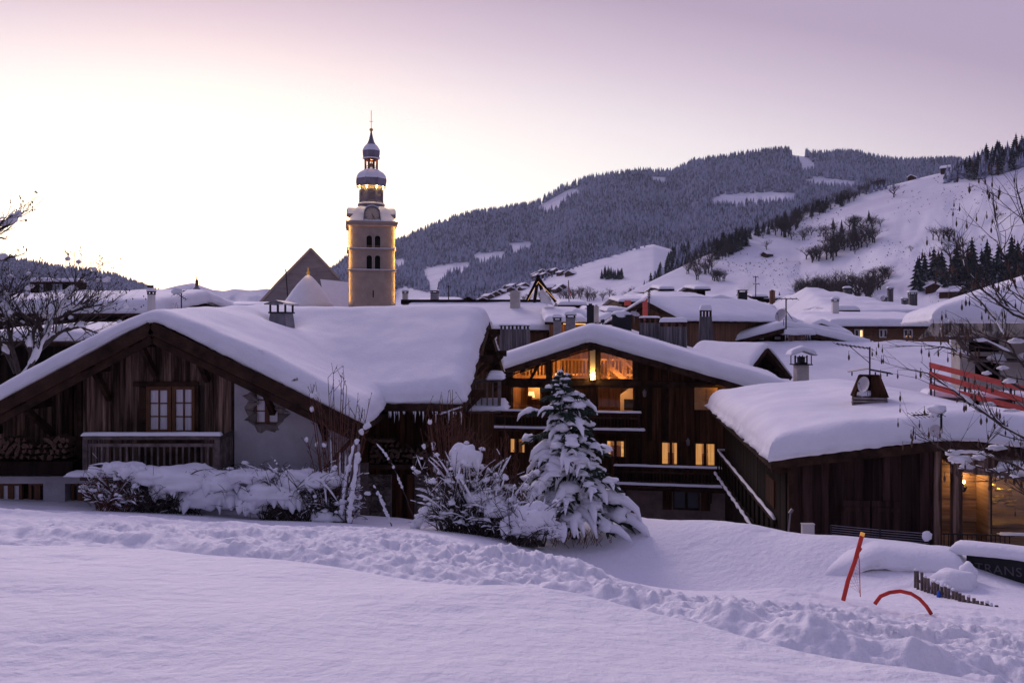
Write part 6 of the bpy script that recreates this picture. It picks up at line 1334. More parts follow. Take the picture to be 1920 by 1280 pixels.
# L: long hipped building with lit window, and the roof above it
t, fr_, ff_, _ = eave_house('house', 'long brown clapboard house with three white windows under a hipped snow roof', 1556, 1800, 66, 612, 76, 585, -8, .6, 'siding', seed=65, hipl=.62, wallfn=lambda b, u0, u1, ze: hboards(b, u0, u1, -8, ze-.1, .22), over=.8)
for i, (a, c) in enumerate(((1601, 1618), (1647, 1663), (1693, 1710))): window(t, ff_, *rect(ff_, a, c, 617, 633), 1, 1, 'lit_pale' if i == 0 and False else 'glass_dark', 'frame_white', y=-.06, leaf=2, name='window', fw=.09)
b = MB(ff_); r_ = rect(ff_, 1611, 1617, 618, 631); b.box(r_[0], r_[1], -.11, -.085, r_[2], r_[3]); b.build('lit_pane', 'lamp_shade', t)
b = MB(ff_); r_ = rect(ff_, 1697, 1706, 629, 632); b.box(r_[0], r_[1], -.11, -.085, r_[2], r_[3]); b.build('lit_pane', 'lit_curtain', t)
t, fr_, ff_, _ = eave_house('house', 'broad snow roof studded with chimneys above the clapboard house', 1562, 1768, 78, 592, 96, 541, -8, .5, 'wood_black', seed=66, hipl=.8, hipr=.6, und=.2)
eave_house('dormer', 'snow-covered dormer at the left of the chimney-studded roof', 1571, 1612, 78, 582, 84, 569, -2, .45, 'wood_black', seed=67, cat='dormer')
for a in ((1669, 541, 556, 9, 90, 'brown chimney at the top centre of the chimney-studded roof'), (1696, 561, 577, 9, 84, 'small dark chimney low on the chimney-studded roof'), (1711, 549, 573, 13, 85, 'largest chimney with snow lid on the chimney-studded roof'), (1658, 558, 573, 8, 85, 'dark chimney carrying a little dish on the chimney-studded roof'), (1588, 541, 555, 11, 92, 'dark box chimney at the left end of the chimney-studded roof')):
    chimney('chimney', a[5], a[0], a[1], a[2], a[3], a[4], 'wood_weathered', snow=.2)
satdish('little satellite dish clamped to a chimney of the chimney-studded roof', 1656, 559, 5, 84, (-.8, -.6, .2)); chimney('chimney', 'white chimney with gabled cap beside the bare trees', 1566, 562, 588, 11, 74, 'frame_white', style='box', snow=.2)
eave_house('house', 'low snow roof tucked between the pale houses at centre right', 1480, 1580, 80, 614, 88, 600, -6, .5, 'wood_black', seed=68)
# M: big snow roof with little dark gable and pole-capped chimney
t, fr_, ff_, _ = eave_house('house', 'house under a vast smooth snow roof just behind the barn', 1425, 2300, 41, 790, 53, 640, -9, .65, 'wood_black', seed=71, und=.13, hipl=1.2)
go = P(1425, 650, 42.5); gable('gable_dormer', 'dark pointed gable dormer on the vast snow roof behind the barn', go.x, go.y, -28, go.z, 4.2, 1.15, 1.6, 1.0, 1.0, -4.2, .28, over=.45, wall='wood_black', seed=72, roofth=.12, cat='dormer', step=.15)
c = P(1502, 712, 43); k = 43/FOC; t = thing('chimney', 'square chimney with cage and thick snow roof on the vast snow roof', 'chimney', c); fr_ = Fr(c.x, c.y, 0); z = c.z
b = MB(fr_); a = 11*k; b.box(-a, a, -a, a, z-1, z+28*k); b.build('stack', 'concrete', t); b = MB(fr_); b.box(-a*1.55, a*1.55, -a*1.3, a*1.3, z+28*k, z+30*k)
for i in (-1.4, -.6, .6, 1.4):
    for j in (-1, 1): b.box(i*a-.02, i*a+.02, j*a-.02, j*a+.02, z+30*k, z+46*k)
b.lathe((0, 0, z+30*k), [(.28, 0), (.3, .05), (.2, .1), (.2, .3), (.26, .34), (.1, .38)], 10)
for s_ in (-1, 1): b.hexa([(s_*a*2.1, -a*1.4, z+46*k), (0, -a*1.4, z+54*k), (0, a*1.4, z+54*k), (s_*a*2.1, a*1.4, z+46*k)], [(s_*a*2.1, -a*1.4, z+47*k), (0, -a*1.4, z+55*k), (0, a*1.4, z+55*k), (s_*a*2.1, a*1.4, z+47*k)])
b.build('cage', 'metal_dark', t); snow_field(t, fr_, edge_coords(-a*2.1, a*2.2, .08, (.03, .08)), edge_coords(-a*1.4, a*1.4, .08, (.03, .08)), lambda U, W_: z+54*k-np.abs(U)/a/2.1*8*k, .3, 4, .25, name='cap_snow', und=.02, wob=.03)
# things on the middle chalet roof
for a in ((965, 610, 644, 50, 42, 'boarded chimney box with slanting lid at the left of the lit chalet roof', 'plank', .1, 30), (1218, 596, 642, 34, 43, 'dark boarded chimney box right of the white vent on the lit chalet roof', 'plank', .12, 26), (1262, 604, 645, 46, 42, 'boarded chimney box with round snow cap at the right of the lit chalet roof', 'plank', .25, 26)):
    chimney('chimney', a[5], a[0], a[1], a[2], a[3], a[4], 'wood_weathered', style='plank', snow=a[7], wp2=a[8], flare=.06, th=16)
for a in ((1045, 597, 628, 14, 46, 'slim grey chimney with thick snow cap on the lit chalet roof'), (1070, 592, 620, 17, 48, 'grey chimney with mushroom snow cap, second on the lit chalet roof')):
    chimney('chimney', a[5], a[0], a[1], a[2], a[3], a[4], 'metal_grey', snow=.22, style='box')
chimney('chimney', 'broad stepped vent box heaped with snow on the lit chalet ridge', 1166, 590, 622, 36, 46, 'metal_dark', style='plain', snow=.0, wp2=20)
b = MB(); c = P(1166, 592, 46); b.blob((c.x, c.y, c.z+.05), (.5, .35, .24), 5, 12, 7, .2); solo('snow_clump', b, 'snow', 'heap of snow on the broad stepped vent box', 'snow', smooth=True)
c = P(1124, 604, 46); k = 46/FOC; b = MB(); b.box(c.x-11*k, c.x+11*k, c.y-.2, c.y+.2, c.z-k, c.z); b.box(c.x-8*k, c.x-6*k, c.y-.1, c.y+.1, c.z-9*k, c.z-k); b.box(c.x+5*k, c.x+7*k, c.y-.1, c.y+.1, c.z-9*k, c.z-k); b.blob((c.x+6*k, c.y, c.z+2*k), (4*k, .15, 4*k), 2, 10, 6, .2); solo('roof_vent', b, 'metal_dark', 'small table-like roof vent on the lit chalet ridge', 'vent')
satdish('tilted satellite dish between the vent box and boarded chimney', 1190, 590, 9, 45, (.2, -.5, .8)); antenna('twin aerial masts over the lit chalet roof', 1217, 544, 600, 48, [(3, 3, 3, 0), (8, 3, 3, 0), (13, 3, 3, 0)], 3, 1.2)
b = MB(); b.tube([P(1212, 600, 48), P(1208, 570, 48), P(1214, 560, 48)], [.1, .09, .06], 6); b.box(P(1205, 0, 48).x, P(1214, 0, 48).x, 47.9, 48.0, P(0, 598, 48).z, P(0, 566, 48).z); solo('rusty_panel', b, 'red_rail', 'rusty upright metal panel beside the twin aerial masts', 'panel')
chimney('chimney', 'low chimney with broad snow pad in front of the smoking house', 1267, 592, 612, 26, 60, 'metal_grey', snow=.3)
# things on the barn roof
c = P(1630, 760, 23.2); k = 23.2/FOC; t = thing('barn_chimney', 'broken open timber chimney head with stone foot on the barn roof', 'chimney', c); fr_ = Fr(c.x, c.y, 20); z = c.z; w0_ = fr_.w; fr_.w = lambda p: w0_((p[0]*1.12, p[1]*1.12, z+(p[2]-z)*.86))
b = MB(fr_); b.box(-.36, .36, -.32, .32, z-.4, z+.1); 
for q in (-.0, .1, .2): b.box(-.40+q*.1, .40-q*.1, -.36, .36, z+.02+q, z+.09+q)
b.build('stone_foot', 'stone', t); b = MB(fr_)
for i in (-1, 1):
    for j in (-1, 1): b.beam((i*.36, j*.32, z+.28), (i*.2, j*.2, z+.93), .06, .06)
b.hexa([(.38, -.34, z+.3), (.42, -.34, z+.3), (.42, .34, z+.3), (.38, .34, z+.3)], [(.20, -.2, z+.95), (.24, -.2, z+.95), (.24, .2, z+.95), (.20, .2, z+.95)]); b.hexa([(-.42, -.1, z+.3), (-.38, -.1, z+.3), (-.38, .34, z+.3), (-.42, .34, z+.3)], [(-.24, -.1, z+.95), (-.2, -.1, z+.95), (-.2, .2, z+.95), (-.24, .2, z+.95)])
b.hexa([(-.37, .30, z+.3), (.37, .30, z+.3), (.37, .34, z+.3), (-.37, .34, z+.3)], [(-.21, .18, z+.95), (.21, .18, z+.95), (.21, .22, z+.95), (-.21, .22, z+.95)]); b.hexa([(.02, -.35, z+.32), (.37, -.35, z+.32), (.37, -.32, z+.32), (.02, -.32, z+.32)], [(.02, -.24, z+.93), (.2, -.24, z+.93), (.2, -.21, z+.93), (.02, -.21, z+.93)]); b.box(-.22, .22, -.22, .22, z+.93, z+.97); b.box(-.38, .38, -.33, .33, z+.1, z+.32); b.build('boards', 'wood_dark', t)
b = MB(fr_); b.hexa([(-.5, -.32, z+1.05), (-.02, -.32, z+1.16), (-.02, .3, z+1.16), (-.5, .3, z+1.05)], [(-.5, -.32, z+1.08), (-.02, -.32, z+1.2), (-.02, .3, z+1.2), (-.5, .3, z+1.08)]); b.build('lid', 'cream', t)
b = MB(fr_); b.beam((.0, -.3, z+1.14), (.5, -.3, z+1.02), .03, .03); b.beam((.0, .25, z+1.14), (.5, .25, z+1.02), .03, .03)
for u in (-.4, 0, .12, .38): b.box(u-.015, u+.015, -.3, -.27, z+.95, z+1.08)
b.build('lid_frame', 'metal_dark', t); b = MB(fr_); b.blob((-.1, -.15, z+.36), (.28, .2, .12), 3, 10, 6, .3); b.build('snow', 'snow', t, True)
satdish('grey oval satellite dish on the broken barn chimney', 1622, 721, 15, 22.6, (-.93, -.32, .2)); antenna('aerial mast rising from the barn chimney with one long boom', 1631, 650, 745, 23.2, [(3, 66, 3, -.13)], 9, 1.6)
b = MB(); b.tube([P(1630, 680, 23.2), P(1592, 648, 23.2)], .01, 4); solo('guy_wire', b, 'metal_dark', 'thin brace wire of the barn aerial boom', 'wire')
antenna('short bent mast with snow-clogged aerials at the barn roof edge', 1765, 765, 812, 19.2, [(3, 16, 3, .5), (11, 58, 2, .03)], 8, 2.2); satdish('pale satellite dish at the front edge of the barn roof', 1756, 808, 12, 19.0, (-.8, -.6, .1))
b = MB(); c = P(1752, 766, 19.2); b.blob((c.x, c.y-.1, c.z), (.19, .16, .1), 4, 12, 7, .3); b.blob((c.x-.06, c.y-.1, c.z-.14), (.1, .1, .12), 7, 10, 6, .3); solo('snow_clump', b, 'snow', 'cap of snow on the aerials at the barn roof edge', 'snow', smooth=True)
# N: grey building site block with tarpaulin roof and red scaffold rails
YQ = 34; kQ = YQ/FOC; fn = Fr(P(1800, 0, YQ).x, YQ, 20); t = thing('concrete_house', 'grey unfinished house at the right edge with tarpaulin eave and dark openings', 'house', (fn.x, fn.y, -9))
op = [rect(fn, 1816, 1876, 632, 652+8), rect(fn, 1828, 1876, 668, 712), rect(fn, 1818, 1838, 750, 790), rect(fn, 1868, 1900, 752, 800)]
zN = fn.at(1860, 628)[1]; b = MB(fn); wallplane(b, 0, 7, -9, zN, op, 0, .35); b.box(0, .35, .35, 2.5, -9, zN); b.build('front_wall', 'concrete', t); b = MB(fn); b.box(.4, 7, 1.2, 1.3, -9, zN); b.build('dark_inside', 'black_hole', t)
u0, _ = fn.at(1745, 620, -2.2); snow_field(t, fn, edge_coords(u0, 8, .15), edge_coords(-2.4, 10, .2), lambda U, W_: np.minimum(fn.at(1800, 605, -2.4)[1]+.50*(W_+2.4), fn.at(1800, 605, -2.4)[1]+.34*(U-u0)), .55, 81, .5, und=.08, wob=.09)
b = MB(fn); zz_ = fn.at(1800, 606, -2.4)[1]; rs = random.Random(5); n = 42; us2 = np.linspace(u0+.02, 8, n)
top = [b.V((u, -2.42+.03*math.sin(i*2.3), zz_)) for i, u in enumerate(us2)]; mid = [b.V((u+.04*rs.uniform(-1, 1), -2.38+.09*math.sin(i*1.9+1), zz_-.25-.03*rs.random())) for i, u in enumerate(us2)]; bot_ = [b.V((u+.05*rs.uniform(-1, 1), -2.2+.10*math.sin(i*1.7+2), zz_-.46-.05*rs.random())) for i, u in enumerate(us2)]
for A_, B_ in ((top, mid), (mid, bot_)):
    for i in range(n-1): b.f.append([A_[i], B_[i], B_[i+1], A_[i+1]])
s0 = b.V((u0-.45, -2.1, zz_-.62)); b.f.append([top[0], s0, mid[0]]); b.f.append([mid[0], s0, bot_[0]]); b.build('tarpaulin', 'tarp', t)
b = MB(fn); b.box(u0+.2, 8, -1.9, -1.8, zz_-.62, zz_-.5); b.beam((u0+.9, -1.7, zz_-.5), (u0+2.3, -.1, zz_-2.2), .09, .09); b.box(0.2, 7, -.5, -.4, zN-1.05, zN-.9); b.box(.3, 3, -1.2, -.1, zN-1.02, zN-.98); b.build('scaffold_boards', 'wood_rail', t)
for i, (u, w_) in enumerate(((1.2, .3), (2.2, .26), (2.9, .2))):
    b = MB(fn); b.blob((u, -.8, zN-.9+.05*i), (.35, .3, .17), i, 10, 6, .35); b.build('snow_lump', 'snow', t, True)
# red guard rails of the scaffold
fs = Fr(P(1742, 0, 29).x, 29, 16); t = thing('scaffold_rail', 'three faded red guard boards of a scaffold in front of the unfinished house', 'guard rail', fs.w((0, 0, P(0, 760, 29).z)))
for py0, py1 in ((683, 730), (700, 752), (722, 768)):
    z0, z1 = fs.at(1742, py0)[1], fs.at(1920, py1)[1]; u1 = fs.at(1930, py1)[0]; b = MB(fs); b.hexa([(0, -.03, z0-.11), (u1, -.03, z1-.11), (u1, .02, z1-.11), (0, .02, z0-.11)], [(0, -.03, z0+.08), (u1, -.03, z1+.08), (u1, .02, z1+.08), (0, .02, z0+.08)]); b.build('guard_board', 'red_rail', t)
for px_ in (1746, 1810, 1896):
    u = fs.at(px_, 700)[0]; z0 = fs.at(px_, 683+(px_-1742)*.26-4)[1]; b = MB(fs); b.box(u-.03, u+.03, .025, .09, z0-1.25, z0); b.box(u+.1, u+.13, .04, .08, z0-1.2, z0-.2); b.build('post', 'metal_dark', t)
b = MB(fs); b.box(0, 5, .3, 1.6, fs.at(1742, 745)[1]-.1, fs.at(1742, 745)[1]); o = b.build('deck', 'wood_rail', t); snow_field(o, fs, edge_coords(0, 5, .2), edge_coords(.25, 1.6, .2), lambda U, W_: U*0+fs.at(1742, 745)[1], .22, 7, .25, name='deck_snow')
# ================= SNOW-LADEN SPRUCE =================
def snow_line(mb, pts, r, rs, keep=.9, lift=1.0, n=7):
    """snow lying along a branch: lumpy tube just above it"""
    seg = []; 
    for i, p in enumerate(pts):
        if rs.random() < keep: seg.append((p+Vector((0, 0, r*lift*rs.uniform(.7, 1.1))), r*rs.uniform(.6, 1.35)))
        else:
            if len(seg) > 1: mb.tube([a for a, _ in seg], [seg[0][1]*.3]+[q for _, q in seg[1:-1]]+[seg[-1][1]*.3], n)
            seg = []
    if len(seg) > 1: mb.tube([a for a, _ in seg], [seg[0][1]*.3]+[q for _, q in seg[1:-1]]+[seg[-1][1]*.3], n)
rs = random.Random(77); YS = 19.6; base = P(1078, 996, YS); tip = P(1052, 688, YS); Ht = tip.z-base.z
t = thing('spruce', 'young spruce bent under thick clumps of snow in front of the lit chalet', 'tree', base)
trunk = [base+(tip-base)*q+Vector((.05*math.sin(q*7), 0, 0)) for q in np.linspace(0, 1, 12)]; trunk[0].z -= .4
b = MB(); b.tube(trunk, list(np.linspace(.075, .012, 12)), 7); b.build('trunk', 'bark', t)
nd_, sn = MB(), MB(); nb = 84
for i in range(nb):
    q = .07+.91*(i/nb)**.9; q = min(q, .975); zc = base+(tip-base)*(q*.96+.03)
    L = max(.09, min(1.4, (1.55*(1-q)**.82))*(rs.uniform(.55, 1.12) if q < .5 else rs.uniform(.4, 1.45))); a = i*2.399+rs.uniform(-.3, .3); d = Vector((math.cos(a), math.sin(a)*.95, 0))
    droop = .25+.42*(1-q)*(.2 if q < .12 else 1); up = .25*q; n = 7; pts = []
    for k in range(n+1): u = k/n; pts.append(zc+d*L*u+Vector((0, 0, L*(up*u-droop*u*u+.12*u))))
    pts = [Vector((p.x, p.y, max(p.z, base.z+.06+.25*abs(p.x-base.x)*.2))) for p in pts]
    nd_.tube(pts, list(np.linspace(.018, .006, n+1)), 4)
    side = Vector((-d.y, d.x, 0))
    for k in range(1, n+1):
        for sd in (-1, 1):
            for rep in range(2):
                l = L*.34*(1-.5*k/n)+.06; e = (d*.75+side*sd*rs.uniform(.5, 1)+Vector((0, 0, rs.uniform(-.7, .05)))).normalized(); p = pts[k]; nd_.tube([p, p+e*l*.5+Vector((0, 0, .01)), p+e*l-Vector((0, 0, .05*l))], [.02, .032, .006], 5, False)
    if q > .9: cl = [(p, .05*rs.uniform(.6, 1.2)) for p in pts[2::3]]
    else: cl = [(pts[k], (.07+.15*(1-q))*rs.uniform(.45, 1.3)) for k in range(1, n+1) if rs.random() < (.70 if q < .5 else .34)]
    for p, r in cl:
        sn.blob((p.x+rs.uniform(-.03, .03), p.y+rs.uniform(-.03, .03), p.z+r*.45), (r*rs.uniform(.95, 1.6), r*rs.uniform(.95, 1.5), r*rs.uniform(.55, .85)), rs.randint(0, 999), 11, 7, .38, 1.8, .6)
        if rs.random() < .8*(1-q)+.15:   # a finger of snow hanging off a twig
            e = (d+side*rs.uniform(-1, 1)).normalized(); l = r*rs.uniform(1.5, 3.0); sn.tube([p+Vector((0, 0, r*.4)), p+e*l*.5+Vector((0, 0, r*.35)), p+e*l*.9-Vector((0, 0, l*.15)), p+e*l*1.1-Vector((0, 0, min(l*.6, max(0, p.z-base.z))))], [r*.55, r*.5, r*.36, r*.08], 8)
nd_.build('branches', 'needle', t); sn.build('branch_snow', 'snow', t, True)
b = MB()
for i in range(90):
    a = rs.uniform(0, 6.28); r = rs.uniform(.1, .9); p = base+Vector((math.cos(a)*r, math.sin(a)*r-.5, -.1)); b.tube([p, p+Vector((rs.uniform(-.15, .15), rs.uniform(-.1, .1), rs.uniform(.1, .38)))], [.007, .003], 3, False)
solo('low_twigs', b, 'twig_red', 'patch of reddish bare twigs at the foot of the snowy spruce', 'shrub', kind=None)
# ================= BUSHES AND SHRUBS =================
def snow_bush(name, label, Y, lobes, fingers, twigs, seed, clumps=0, box=None, tw='bark', arch=1.0):
    """lobes: (px, py, rx px, ry px) big snow pillows; fingers hang from them; bare twigs and small clumps between"""
    rs = random.Random(seed); k = Y/FOC; x0, x1, y0, y1 = box; base = P((x0+x1)/2, y1, Y); t = thing(name, label, 'shrub', base); base_z = base.z
    tw_, sn = MB(), MB(); ends = []
    for i in range(twigs):
        bx = rs.uniform(x0+.25*(x1-x0), x1-.25*(x1-x0)); p = P(bx, y1+4, Y+rs.uniform(-.3, .35)); q = P(rs.uniform(x0, x1), rs.uniform(y0, y1-(y1-y0)*.1), Y+rs.uniform(-.6, .6)); m = p.lerp(q, .55)+Vector((0, 0, abs(q.x-p.x)*.28*arch+.1))
        pts = [((1-u)**2)*p+2*u*(1-u)*m+u*u*q for u in np.linspace(0, 1, 9).tolist()]; tw_.tube(pts, list(np.linspace(.012, .004, 9)), 4, False); ends.append(pts)
        for j in range(4):
            a = pts[rs.randint(3, 8)]; e = Vector((rs.uniform(-1, 1), rs.uniform(-.6, .6), rs.uniform(-.3, 1))).normalized()*rs.uniform(.1, .35); tw_.tube([a, a+e*.5, a+e+Vector((0, 0, -.04))], [.006, .005, .003], 3, False); ends.append([a, a+e*.5, a+e])
    for i in range(int(clumps*1.6)):
        pts = rs.choice(ends); snow_line(sn, pts[len(pts)//3:], rs.uniform(.010, .026), rs, .85)
    for i in range(int(clumps*.3)): pts = rs.choice(ends); p = pts[rs.randint(1, len(pts)-1)]; r = rs.uniform(.03, .08); sn.blob((p.x, p.y, p.z+r*.3), (r*rs.uniform(.9, 1.4), r*1.1, r*.85), i, 9, 6, .4, 1.7, .6)
    big = MB()
    for i, (px_, py_, rx, ry) in enumerate(lobes):
        c = P(px_, py_, Y+rs.uniform(-.12, .12)); sz = (rx*k, min(rx*k*.8, .8), ry*k); big.blob(c, sz, seed*10+i, 26, 16, .24, 1.7, .9)
        for f in range(fingers):
            a = rs.uniform(math.pi*.95, math.pi*2.05); sx = rx*k*.85*math.cos(a); p = Vector((c.x+sx, c.y-sz[1]*.5*abs(math.sin(a))+rs.uniform(-.1, .1), c.z-sz[2]*.25)); l = rs.uniform(.12, .42)*min(1.5, ry*k*2.2); w_ = rs.uniform(.05, .11)
            o = Vector((math.copysign(1, sx)*rs.uniform(0, .5), -rs.uniform(.1, .6), 0)); big.tube([p+Vector((0, .05, .12)), p+o*l*.5+Vector((0, 0, .02)), p+o*l*.8-Vector((0, 0, l*.5)), p+o*l-Vector((0, 0, l))], [w_*1.5, w_*1.3, w_*.8, w_*.15], 8)
    tw_.build('twigs', tw, t); 
    if clumps: sn.build('twig_snow', 'snow', t, True)
    if lobes: big.build('snow_cover', 'snow', t, True)
    return t
snow_bush('snowy_bush', 'broad low bush buried under pillows of snow in front of the plank balcony', 20.1, [(345, 898, 66, 26), (292, 893, 42, 20), (408, 905, 46, 20), (225, 878, 26, 13), (385, 928, 44, 28), (310, 912, 26, 26), (430, 935, 26, 18)], 9, 150, 3, 130, (165, 450, 872, 962), 'bark')
snow_bush('snowy_bush', 'leafy frosted bush at the left edge of the buried shrubs, by the white pillar', 20.0, [(190, 885, 18, 8), (248, 882, 30, 14)], 3, 90, 5, 170, (150, 270, 880, 962), 'twig_red')
snow_bush('snowy_bush', 'second snow-buried bush in front of the stucco wall, below the arched window', 20.0, [(505, 922, 52, 22), (468, 892, 44, 14), (565, 900, 40, 22), (610, 900, 40, 18), (475, 945, 24, 18), (545, 935, 26, 20)], 9, 150, 7, 150, (440, 640, 868, 975), 'bark')
snow_bush('snowy_bush', 'twiggy frosted bush with small snow tufts between the tall stems', 19.9, [(620, 968, 34, 14)], 2, 120, 8, 200, (565, 690, 880, 985), 'bark', 1.4)
snow_bush('snowy_bush', 'wide frosted thicket of thin twigs right of the cellar door', 19.0, [(870, 856, 26, 24)], 3, 190, 9, 420, (775, 960, 840, 1005), 'bark', 1.2)
snow_bush('snowy_bush', 'snow-laden bush hanging like a mop at the foot of the spruce', 18.2, [(1000, 968, 38, 26), (1030, 992, 24, 20), (975, 985, 30, 20)], 9, 90, 11, 120, (920, 1055, 930, 1020), 'bark')
snow_bush('snowy_bush', 'frosted bush half hidden between the thicket and the mop-like bush', 18.8, [(935, 950, 34, 20), (905, 935, 24, 16)], 4, 130, 12, 220, (870, 1000, 885, 1010), 'bark', 1.2)
def stems(name, label, Y, px0, px1, pyb, top, n, seed, lean=0, snow=6, m='twig_red'):
    rs = random.Random(seed); t = thing(name, label, 'shrub', P((px0+px1)/2, pyb, Y)); b, s_ = MB(), MB()
    for i in range(n):
        f = i/(n-1); p = P((px0+px1)/2+(f-.5)*(px1-px0)*.45, pyb, Y+rs.uniform(-.3, .3)); q = P(px0+(px1-px0)*f+lean, rs.uniform(*top)+abs(f-.45)*90, Y+rs.uniform(-.4, .4)); m_ = p.lerp(q, .5)+Vector((-(f-.5)*.15, 0, .1))
        pts = [((1-u)**2)*p+2*u*(1-u)*m_+u*u*q for u in np.linspace(0, 1, 9).tolist()]; b.tube(pts, list(np.linspace(.019, .006, 9)), 4, False)
        for j in range(6):
            a = pts[rs.randint(4, 8)]; e = Vector((rs.uniform(-.5, .5), rs.uniform(-.3, .3), rs.uniform(.3, 1))).normalized()*rs.uniform(.1, .4); b.tube([a, a+e*.6, a+e], [.007, .006, .004], 3, False)
            if rs.random() < .5: b.blob(a+e, (.012, .012, .018), j, 5, 3, 0)
        if rs.random() < .5: snow_line(s_, pts[:6], .02, rs, .5)
        if i < snow: a = pts[rs.randint(4, 8)]; s_.blob(a, (.05, .05, .06), i, 8, 5, .4)
    b.build('stems', m, t); s_.build('stem_snow', 'snow', t, True); return t
stems('tall_shrub', 'tall bare reddish stems rising in front of the stucco wall corner', 19.8, 575, 690, 985, (690, 800), 24, 1)
stems('tall_shrub', 'dense spray of fine reddish stems right of the firewood shelf', 19.6, 795, 905, 985, (725, 800), 34, 2, snow=5)
stems('tall_shrub', 'loose thin stems between the dense spray and the spruce', 19.4, 885, 975, 990, (800, 870), 22, 3, snow=6)
def snowy_stem(label, path, Y, r0, r1, rsn, seed):
    rs = random.Random(seed); P_ = [P(a, c, Y) for a, c in path]; pts = []
    for i in range(len(P_)-1):
        for u in np.linspace(0, 1, 6, endpoint=False): pts.append(P_[i].lerp(P_[i+1], u)+Vector((rs.uniform(-1, 1), 0, rs.uniform(-1, 1)))*.012)
    pts.append(P_[-1]); t = thing('snowy_shrub', label, 'shrub', P_[0]); b = MB(); b.tube(pts, list(np.linspace(r0, r1, len(pts))), 5); b.build('stem', 'bark', t); b = MB(); snow_line(b, pts, rsn*.8, rs, .84, .6, 8); 
    for i in range(10): p = rs.choice(pts); b.blob(p, (rsn*1.4, rsn, rsn*1.6), i, 8, 5, .4)
    b.build('stem_snow', 'snow', t, True)
snowy_stem('stem thick with snow curving up before the stucco wall corner', [(640, 960), (648, 900), (662, 840), (682, 802), (690, 797)], 19.5, .02, .008, .045, 1)
snowy_stem('thin stem bent left over the snow in front of the stucco wall, low', [(600, 975), (560, 920), (530, 880), (508, 856)], 19.6, .014, .005, .016, 2)
snowy_stem('snow-beaded stem leaning left before the cellar door', [(778, 975), (760, 930), (740, 880), (722, 850), (706, 832)], 19.4, .014, .005, .022, 3)
snowy_stem('low snowy stem arching in front of the cellar door', [(735, 985), (722, 955), (712, 930), (700, 910)], 19.3, .014, .005, .03, 4)
snowy_stem('heavy snowy branch at the left foot of the frosted thicket', [(770, 998), (790, 968), (800, 955), (820, 948)], 19.0, .03, .01, .07, 5)
snowy_stem('upright snow-coated stem left of the reddish stem spray', [(655, 975), (660, 930), (668, 870), (672, 850)], 19.3, .02, .008, .05, 6)
# ================= LEFT TREE behind the roof =================
def twig_tree(name, label, Y, paths, seed, sub=3, tips_m='leaf_dry', snowr=.05, nsub=5, L0=1.4, pod=False, leaf=.35, rad=.06):
    rs = random.Random(seed); t = thing(name, label, 'tree', P(paths[0][0][0], paths[0][0][1], Y)); b, s_, l_ = MB(), MB(), MB(); k = Y/FOC
    for path in paths:
        P_ = [P(a, c, Y+(rs.uniform(-.4, .4) if i else 0)) for i, (a, c) in enumerate(path)]; pts = []
        for i in range(len(P_)-1):
            for u in np.linspace(0, 1, 6, endpoint=False): pts.append(P_[i].lerp(P_[i+1], u)+Vector((rs.uniform(-1, 1), rs.uniform(-1, 1), rs.uniform(-1, 1)))*.5*k*2)
        pts.append(P_[-1]); n = len(pts); r = list(np.linspace(rad, rad*.22, n)); b.tube(pts, r, 6, False); snow_line(s_, pts[:int(n*.8)], snowr, rs, .72, .9)
        for i in range(nsub*len(P_)):
            j = rs.randint(n//5, n-1); d = (pts[min(j+1, n-1)]-pts[j-1]).normalized(); e = (d+Vector((rs.gauss(0, .6), rs.gauss(0, .5), rs.gauss(.15, .5)))).normalized(); tips = []
            branchy(b, pts[j], e, L0*rs.uniform(.4, 1), r[j]*(.62 if pod else .5), sub-1, rs, 3, .42, 3, .1, (2, 4), tips)
            for q, dd, pp in tips:
                if rs.random() < leaf:
                    if pod:
                        l = rs.uniform(.045, .075); w_ = l*.17; g = q-Vector((0, 0, .035)); b.tube([q, g], .0028, 3, False); l_.lathe((g.x, g.y, g.z-l), [(.002, 0), (w_, l*.35), (w_*.85, l*.7), (.003, l)], 6, rs.random())
                    else:
                        for _ in range(2): o = Vector((rs.uniform(-.06, .06), rs.uniform(-.06, .06), rs.uniform(-.08, .04))); l_.blob(q+o, (.02, .015, .03), rs.randint(0, 99), 5, 3, .4)
                if rs.random() < .04: s_.blob(pp[1], (.045*snowr/.05, .04*snowr/.05, .03*snowr/.05), 1, 7, 4, .3)
    b.build('branches', 'bark', t); s_.build('branch_snow', 'snow', t, True); pieces(l_, 'pod', 'pod', t) if pod else meta(l_.build('dry_leaves', tips_m, t), kind='stuff'); return t
twig_tree('bare_tree', 'bare tree at the left edge with snow along its thick leaning limbs', 27, [[(40, 720), (70, 660), (100, 600), (135, 545), (160, 512)], [(70, 660), (110, 622), (150, 612), (185, 625)], [(100, 600), (130, 585), (165, 575), (185, 585)], [(40, 720), (20, 640), (10, 570), (25, 520)], [(60, 690), (55, 640), (80, 590), (95, 560)],
          [(-20, 700), (-10, 600), (5, 560), (40, 545)], [(30, 700), (0, 640), (-20, 600)], [(90, 630), (60, 600), (30, 585)]], 3, 3, snowr=.105, nsub=5, L0=1.15, leaf=.16, rad=.085)
twig_tree('bare_tree', 'branch sprays of a taller tree reaching in from the left edge against the sky', 22, [[(-60, 470), (-20, 440), (15, 422), (38, 402), (52, 394)], [(-60, 480), (-10, 445), (12, 448)], [(-60, 520), (-20, 490), (10, 486), (30, 478)], [(-40, 470), (0, 420), (10, 408)]], 5, 2, snowr=.09, nsub=3, L0=.55, leaf=.25, rad=.06)
